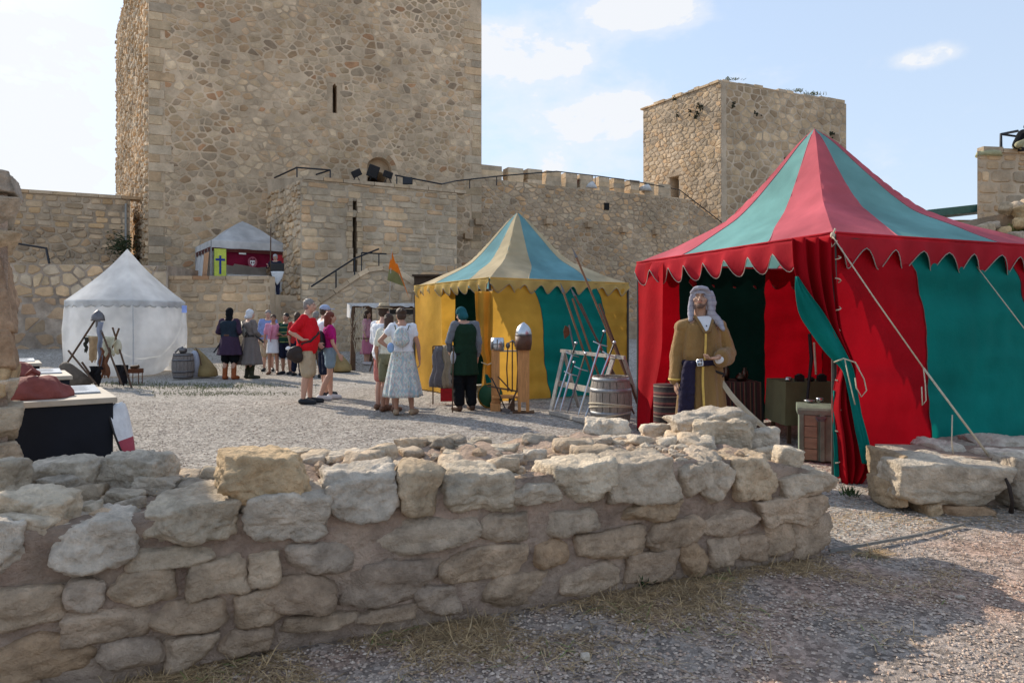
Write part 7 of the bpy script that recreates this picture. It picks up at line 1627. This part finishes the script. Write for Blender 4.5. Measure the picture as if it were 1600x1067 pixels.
def costumed():
    # green-vest reenactor seen from behind
    Y = 10.95
    DKG = cloth('dark_green_wool', (.012, .032, .018)); GRS = cloth('grey_sleeve_wool', (.16, .17, .19)); BLK = cloth('black_wool', (.008, .009, .011))
    person('reenactor in dark green tunic and teal hood leaning on a stick, seen from behind', X(726, Y), Y, 1.70, 205,
           [(c_shirt, (GRS, .92, .95, .026, .02, 1.44, 'grey_shirt')), (c_shirt, (DKG, .02, .95, .036, .012, 1.44, 'tunic_top')), (c_skirt, (DKG, 1.12, .60, .175, .235, .06, 6, 0, 'tunic_skirt', .78)), (c_legs, (BLK, .92, .02, .045, 'baggy_trousers')), (c_shoes, (SHOE_B, .06)), (c_hood, (cloth('teal_hood', (.02, .10, .115)), False, 'hood', .04)), (c_belt, (cloth('rope_belt', (.12, .13, .10)), 1.10, .03, .185, .14)),
            (c_custom, ('pale_pouch', cloth('grey_white_cloth', (.36, .37, .39)), lambda b, c: b.ell((.19, .03, .86), (.06, .05, .12)), .012, .01))],
           J=dict(le=(.27, -.02, 1.15), lw=(.20, -.17, .98), head=(.03, -.09, 1.58), neck=(.01, -.04, 1.47), chest=(0, 0, 1.28)), headrot=(10, 25), hair=DARK_H, build=1.04)
    st = thing('walking_stick', 'thin wooden walking stick held by the green-clad reenactor', 'stick', (X(707, 10.7), 10.7, 0)); MB().tube([(0, 0, 0), (.0, .05, .55), (.01, .08, 1.02)], .011, 6).build('shaft', WOOD_D, st)
    Y = 17.2
    PUR = cloth('plum_wool', (.050, .030, .055)); NAVC = cloth('blue_check_wool', (.02, .03, .045)); BRN = cloth('brown_check_wool', (.20, .085, .03)); ORL = mat('orange_leather', (.30, .075, .018), .55, .2, 14, .2, 40)
    def half(b, c): b.loft([(-.085, .0, .92, .105, .15), (-.085, .0, 1.15, .095, .135), (-.09, .01, 1.30, .10, .15), (-.085, .02, 1.42, .07, .12)], 20)
    person('reenactor from behind in plum tunic with half brown vest and tall orange leather boots', X(359, Y), Y, 1.80, 180,
           [(c_shirt, (PUR, .95, .95, .034, .015, 1.44, 'plum_sleeves')), (c_shirt, (NAVC, .02, .98, .045, .01, 1.44, 'quilted_vest')), (c_custom, ('brown_vest_half', BRN, half, .012, .01)), (c_skirt, (PUR, 1.10, .60, .19, .30, .06, 7, 0, 'tunic_skirt', .8)), (c_legs, (BLK, .6, .018, .03, 'breeches')), (c_shoes, (ORL, .46, 'boot', .014)), (c_hood, (BLK, True)), (c_belt, (LEATHER, 1.08, .05, .20, .165))],
           J=dict(le=(.27, .06, 1.16), lw=(.17, -.12, 1.10), re=(-.27, .06, 1.16), rw=(-.17, -.12, 1.10)), vox=.013, hair=DARK_H, build=1.08)
    s = thing('sheathed_sword', 'dark sheathed sword hanging at the left hip of the plum-clad reenactor', 'sword', tuple(P(345, 537, Y-.05)), local=False); MB().tube([P(350, 528, Y-.1), P(334, 551, Y-.15)], .02, 6).build('scabbard', LEATHER_B, s); MB().tube([P(350, 528, Y-.1), P(354, 522, Y-.1)], .014, 6).build('grip', LEATHER, s)
    Y = 17.5
    GC = cloth('grey_brown_coat', (.17, .145, .135)); WC = cloth('white_linen', (.60, .61, .64))
    person('reenactor in long grey coat and white coif turned toward the visitors', X(391, Y), Y, 1.78, 140,
           [(c_shirt, (GC, .95, .95, .036, .02, 1.44, 'coat_top')), (c_skirt, (GC, 1.10, .36, .185, .31, .09, 7, 0, 'coat_skirt', .8)), (c_legs, (cloth('dark_olive_hose', (.035, .035, .018)), .95, .012, .0, 'hose')), (c_shoes, (mat('dark_olive_boot', (.03, .03, .015), .7), .2, 'boot')), (c_hood, (WC, False, 'coif', .03)), (c_belt, (LEATHER_B, 1.08, .05, .20, .16)),
            (c_strap, (LEATHER_B, [(.14, .13, 1.44), (0, .19, 1.28), (-.15, .15, 1.1)], .03, 'shoulder_belt')), (c_custom, ('grey_satchel', cloth('grey_cloth', (.2, .19, .17)), lambda b, c: b.ell((-.02, .18, 1.2), (.08, .05, .12)), .012))],
           J=dict(re=(-.25, -.0, 1.16), rw=(-.13, -.2, 1.08), le=(.25, 0, 1.16), lw=(.13, -.2, 1.08)), vox=.013, hair=GREY_H, build=1.05)
    s = thing('sheathed_sword', 'dark sword hilt and scabbard at the belt of the grey-coated reenactor', 'sword', tuple(P(405, 530, Y-.1)), local=False); MB().tube([P(399, 524, Y-.25), P(412, 535, Y-.25)], .024, 6).build('scabbard', LEATHER_B, s)
    # guard on the landing
    Y = 27.3; zf = 2.42; KN = cloth('guard_dark_blue', (.02, .022, .04))
    person('helmeted guard with spear and pale shield standing beside the white canopy', X(430, Y), Y, 1.74, 8,
           [(c_shirt, (KN, .8, .88, .03, .015)), (c_skirt, (KN, 1.08, .70, .18, .24, .05, 6)), (c_legs, (cloth('guard_blue_hose', (.03, .035, .07)), .95, .016, .02, 'hose')), (c_shoes, (SHOE_D,)), (c_hood, (mat('mail_coif', (.40, .40, .41), .5, .3, 60, .5, 90, metal=.4), False, 'mail_coif'))],
           z=zf, J=dict(re=(-.30, -.02, 1.20), rw=(-.24, -.16, 1.22), rf=(-.24, -.2, 1.28), le=(.26, -.02, 1.16), lw=(.14, -.2, 1.12)), vox=.016, hair=DARK_H)
    s = thing('long_spear', 'long dark spear held upright by the guard on the landing', 'spear', (X(422, Y-.25), Y-.25, zf)); MB().tube([(0, 0, 0), (.03, 0, 2.75)], .022, 6).build('shaft', WOOD_D, s); MB().tube([(.03, 0, 2.72), (.03, 0, 2.85), (.03, 0, 3.0)], [.02, .04, .003], 6, sq=.3).build('spearhead', STEEL_D, s)
    s = thing('heater_shield', 'heater shield black above and pale below, held by the guard', 'shield', (X(433, Y-.3), Y-.32, zf+.5))
    shp = lambda z: curve([(0, .0), (.15, .10), (.35, .20), (.6, .26), (1, .27)], z); f = lambda a, b_: (lambda u, v: ((2*u-1)*shp(lerp(a, b_, v))+.02, -.05*(1-(2*u-1)**2), .85*lerp(a, b_, v)))
    solid(MB().grid(f(0, .62), 10, 10).build('pale_field', mat('white_paint', (.66, .66, .66), .6), s, smooth=True), .02); solid(MB().grid(f(.62, 1), 10, 6).build('black_field', LEATHER_B, s, smooth=True), .02)
    # person crouching on the right building
    Y = 24.6; pr = P(1597, 231, Y)
    person('person in dark jacket and khaki trousers crouching on top of the right building', pr.x+.15, Y+.25, 1.75, 60, [(c_shirt, (BLK, .95, .75, .05, .02)), (c_legs, (cloth('khaki', (.34, .32, .20)), .95, .02, .02, 'trousers')), (c_shoes, (SHOE_D,)), (c_hair, (DARK_H,))],
           z=pr.z-.0, J=dict(pelvis=(0, .1, .42), waist=(0, .05, .55), chest=(0, -.06, .72), neck=(0, -.14, .90), head=(0, -.2, 1.02), ls=(.18, -.12, .84), rs=(-.18, -.12, .84), le=(.26, -.25, .62), re=(-.26, -.25, .62), lw=(.12, -.42, .52), rw=(-.12, -.42, .52), lh=(.1, .1, .42), rh=(-.1, .1, .42), lk=(.16, -.32, .52), rk=(-.16, -.32, .52)), vox=.014, hair=DARK_H, face=False) if False else None
    crouch = thing('person', 'person in dark jacket and khaki trousers crouching on top of the right building', 'person', (pr.x+.12, Y+.3, pr.z-.03), radians(75))
    b = MB(); b.capsule((0, .02, .22), .15, (0, -.12, .55), .17); b.ell((0, -.26, .82), (.085, .10, .12)); b.capsule((0, -.16, .66), .07, (0, -.24, .76), .06)
    for s_ in (-1, 1): b.chain([(s_*.12, .05, .22), (s_*.18, -.36, .42), (s_*.15, -.08, .08)], [.095, .065, .045]); b.capsule((s_*.15, -.06, .06), .05, (s_*.17, -.26, .045), .04); b.chain([(s_*.2, -.14, .62), (s_*.27, -.30, .42), (s_*.12, -.48, .40)], [.06, .045, .035])
    blobify(b.build('body', SKIN, crouch), .014)
    b = MB(); b.capsule((0, .04, .24), .175, (0, -.13, .56), .205)
    for s_ in (-1, 1): b.chain([(s_*.2, -.14, .62), (s_*.27, -.30, .42), (s_*.14, -.46, .40)], [.09, .07, .055])
    blobify(b.build('jacket', BLK, crouch), .014, .02, .12)
    b = MB(); 
    for s_ in (-1, 1): b.chain([(s_*.1, .06, .2), (s_*.18, -.36, .42), (s_*.15, -.08, .10)], [.125, .09, .07])
    blobify(b.build('trousers', cloth('khaki', (.34, .32, .20)), crouch), .014, .02, .12)
    for s_ in (-1, 1): blobify(MB().capsule((s_*.15, -.06, .06), .06, (s_*.17, -.28, .05), .05).build('shoe', SHOE_D, crouch), .014)
    blobify(MB().ell((0, -.24, .86), (.095, .11, .11)).build('hair', DARK_H, crouch), .014)

def robed_man():
    Y = 6.35; x = X(1095, Y)
    OCH = mat('ochre_wool', (.285, .16, .052), .9, .14, 5, .9, 7, stain=3, sheen=.2, bdist=.05, stretch=(1, 1, .3)); WH = mat('white_linen_shirt', (.66, .66, .68), .85, .06, 6, .2, 40); PURP = mat('dark_purple_sash', (.013, .009, .028), .85, .2, 6, .4, 14); SCF = mat('pale_grey_scarf', (.30, .29, .33), .9, .14, 8, .8, 16, extra=stripes_z([(0, (.33, .32, .36)), (.6, (.23, .22, .28)), (.75, (.33, .32, .36)), (.99, (.33, .32, .36))], 22)); GOLD = mat('gold_braid', (.62, .40, .09), .6, .15, 20, .4, 60)
    k = 1.0
    def robe_top(b, c):
        V = c['V']
        b.loft([(0, 0, .96, .195, .155, .03, 9), (0, 0, 1.05, .178, .138, .03, 9), (.0, .0, 1.12, .188, .148, .045, 9), (0, 0, 1.24, .182, .140, .03, 9), (0, .0, 1.33, .175, .13, .012, 9), (0, .01, 1.40, .15, .115), (0, .015, 1.455, .085, .075)], 40)
        b.chain([V['rs'], V['re'], V['re'].lerp(V['rw'], .9)], [.058, .058, .054], 16)
        b.chain([V['ls'], V['le'], V['le'].lerp(V['lw'], .82)], [.060, .066, .056], 16); b.capsule(V['le'].lerp(V['lw'], .2)+Vector((0, 0, -.035)), .065, V['le'].lerp(V['lw'], .78)+Vector((0, 0, -.035)), .066, 16)
        for s in 'lr': b.capsule(V['neck']+Vector((0, .005, -.055)), .052, V[s+'s'], .066)
    def scarf(b, c):
        hp = c['hp']; b.ell(hp((0, .028, .045)), (.086, .098, .087), c['er'], 24, 16); b.ell(hp((0, .05, -.015)), (.085, .077, .10), c['er'], 24, 16)
        b.chain([hp((-.078, -.02, .03)), hp((-.09, -.0, -.06)), hp((-.092, .0, -.15)), hp((-.09, -.02, -.21))], [.022, .025, .027, .018], 12)
        b.chain([hp((.078, -.02, .03)), hp((.092, .0, -.06)), hp((.098, .03, -.13)), hp((.135, .05, -.18)), hp((.18, .05, -.23)), hp((.215, .03, -.30))], [.022, .027, .036, .038, .030, .012], 12)
        b.chain([hp((-.085, -.035, .06)), hp((-.05, -.078, .09)), hp((0, -.092, .098)), hp((.05, -.078, .09)), hp((.085, -.035, .06))], [.016, .015, .015, .015, .016], 10)
        b.chain([hp((.06, .1, -.02)), hp((.0, .12, -.1)), hp((-.02, .12, -.2)), hp((0, .13, -.32))], [.06, .07, .07, .04], 12)
        b.chain([hp((.10, .0, .06)), hp((.115, .03, -.02)), hp((.10, .06, -.12)), hp((.05, .09, -.20))], [.022, .03, .03, .03], 10)
    def cuffs(b, c):
        V = c['V']; b.capsule(V['le'].lerp(V['lw'], .76)+Vector((0, 0, -.03)), .062, V['le'].lerp(V['lw'], .86)+Vector((0, 0, -.025)), .055, 14)
    def cuff2(b, c):
        V = c['V']; p = V['re'].lerp(V['rw'], .93); b.tube([p+Vector((0, 0, .012)), p-Vector((0, 0, .006))], .066, 16)
    def vneck(b, c): b.prism([(-.062, 1.475), (-.008, 1.325), (.035, 1.36), (.085, 1.485)], lambda X_, Z: (X_, -.155+(Z-1.33)*.50, Z), lambda X_, Z: (X_, -.10+(Z-1.33)*.40, Z))
    def collar(b, c):
        b.chain([(-.075, -.055, 1.48), (-.05, -.105, 1.42), (-.012, -.150, 1.33)], [.014, .014, .012], 10); b.chain([(.10, -.045, 1.485), (.07, -.10, 1.42), (.03, -.148, 1.345), (-.008, -.152, 1.325)], [.018, .016, .013, .011], 10)
    def sash(b, c):
        b.loft([(0, 0, 1.03, .196, .158), (0, 0, 1.05, .198, .160), (0, 0, 1.075, .194, .156)], 40)
        b.chain([(-.165, -.125, 1.04), (-.20, -.14, .8), (-.21, -.15, .5)], [.036, .045, .05], 10); b.chain([(-.13, -.15, 1.04), (-.15, -.17, .8), (-.17, -.18, .55)], [.028, .034, .036], 10)
    def robe_skirt(b, c):
        rg = []
        for i in range(24):
            v = i/23; rg.append((.01, 0, lerp(1.05, .10, v), lerp(.186, .262, v**.9), lerp(.150, .215, v**.9), .028+.05*v, 9))
        b.loft(rg, 110, ph=.6)
    def braid(b, c):
        b.grid(lambda u, v: (-.045+.022*u-.012*v-.004*sin(v*9), -.158-.062*v-.008, lerp(1.02, .3, v)), 2, 20); b.grid(lambda u, v: (-.02+.02*u-.01*v, -.172+.012*abs(v-.5)-.004, lerp(1.32, 1.08, v)), 2, 10)
    def beard(b, c):
        hp = c['hp']; b.ell(hp((0, -.056, -.082)), (.036, .034, .028), c['er'], 16, 10); b.chain([hp((-.052, -.03, -.04)), hp((-.042, -.052, -.072)), hp((0, -.082, -.086)), hp((.042, -.052, -.072)), hp((.052, -.03, -.04))], [.010, .013, .010, .013, .010], 10)
        b.chain([hp((-.022, -.092, -.038)), hp((0, -.1, -.036)), hp((.022, -.092, -.038))], [.005, .006, .005], 8)
    bm_ = mat('stubble', (.13, .08, .06), .8, .3, 60, .4, 90)
    t = person('bearded man in long ochre robe with grey headscarf and purple sash by the tent', x, Y, 1.75, 3,
           [(c_custom, ('robe_top', OCH, robe_top, .0085, .026, .13)), (c_custom, ('robe_skirt', OCH, robe_skirt, None)), (c_custom, ('headscarf', SCF, scarf, .007, .016, .05)), (c_custom, ('white_undershirt', WH, vneck, .006)), (c_custom, ('robe_collar', OCH, collar, .006)),
            (c_custom, ('white_cuff', WH, cuffs, .007, .012)), (c_custom, ('gold_cuff_trim', GOLD, cuff2, None)), (c_custom, ('purple_sash', PURP, sash, .008, .022, .05)), (c_custom, ('gold_braid_strip', GOLD, braid, None)), (c_custom, ('beard', bm_, beard, .005)), (c_shoes, (SHOE_B,)),
            (c_custom, ('shirt_button', LEATHER_B, lambda b, c: (b.ell((.004, -.142, 1.385), (.006, .005, .006)), b.ell((.0, -.132, 1.405), (.0, .0, .0))) if False else b.ell((.006, -.143, 1.39), (.007, .006, .007)), None)),
            (c_custom, ('belt_buckle', STEEL, lambda b, c: (b.tube([(-.10, -.195, 1.08), (-.055, -.212, 1.09), (-.05, -.212, 1.035), (-.095, -.198, 1.03), (-.10, -.195, 1.08)], .008, 8), b.ell((-.075, -.205, 1.06), (.02, .008, .018))), None))],
           J=dict(rs=(-.175, .01, 1.375), ls=(.175, .015, 1.385), re=(-.225, .01, 1.11), rw=(-.255, -.05, .88), rf=(-.25, -.10, .74), le=(.265, -.01, 1.14), lw=(.085, -.235, 1.11), lf=(-.03, -.27, 1.09), head=(-.012, -.03, 1.635), neck=(0, .01, 1.485)), skin=mat('skin_olive', (.40, .235, .16), .5, .08, 6, .08, 60, spec=.35), hair=DARK_H, vox=.006, headrot=(-22, -12))
    # sabre
    s = thing('curved_sabre', 'pale curved sabre hanging from the robed man\'s left hip', 'sabre', (x+.2, Y-.1, .9), local=False)
    pts = [P(1124, 590, 6.28), P(1140, 614, 6.22), P(1160, 637, 6.16), P(1185, 660, 6.1), P(1216, 682, 6.04)]; W_ = [.020, .024, .026, .024, .003]; m = MB(); vs = []
    for i, p in enumerate(pts):
        d = (pts[min(i+1, 4)]-pts[max(i-1, 0)]).normalized(); n = d.cross(Vector((0, 1, 0))).normalized(); vs += [p+n*W_[i], p+Vector((0, -.005, 0)), p-n*W_[i], p+Vector((0, .005, 0))]
    # refine along the curve
    R_ = []; N_ = 20
    for i in range(N_+1):
        u = i/N_*4; P_ = Vector([scurve([(j, pts[j][a]) for j in range(5)], u) for a in range(3)]); w = scurve([(j, W_[j]) for j in range(5)], u); R_.append((P_, w))
    vs = []
    for i, (p, w) in enumerate(R_):
        d = (R_[min(i+1, N_)][0]-R_[max(i-1, 0)][0]).normalized(); n = d.cross(Vector((0, 1, 0))).normalized(); vs += [p+n*w, p+Vector((0, -.006, 0)), p-n*w, p+Vector((0, .006, 0))]
    m.add(vs, [(a*4+j, a*4+(j+1) % 4, a*4+4+(j+1) % 4, a*4+4+j) for a in range(N_) for j in range(4)]); m.build('blade', mat('pale_blade', (.40, .32, .22), .45, .15, 12, .1, 30, metal=.35), s, smooth=False)
    MB().tube([P(1126, 592, 6.27), P(1112, 578, 6.24)], [.017, .015], 8).tube([P(1118, 596, 6.25), P(1133, 585, 6.27)], .009, 6).build('hilt', LEATHER_B, s)
    MB().tube([P(1110, 572, 6.22), P(1118, 580, 6.22), P(1130, 584, 6.24)], .012, 6).build('dark_tassel', LEATHER_B, s)
tourists(); costumed(); robed_man()
for o in list(bpy.data.objects):
    if '_w' in o: del o['_w']
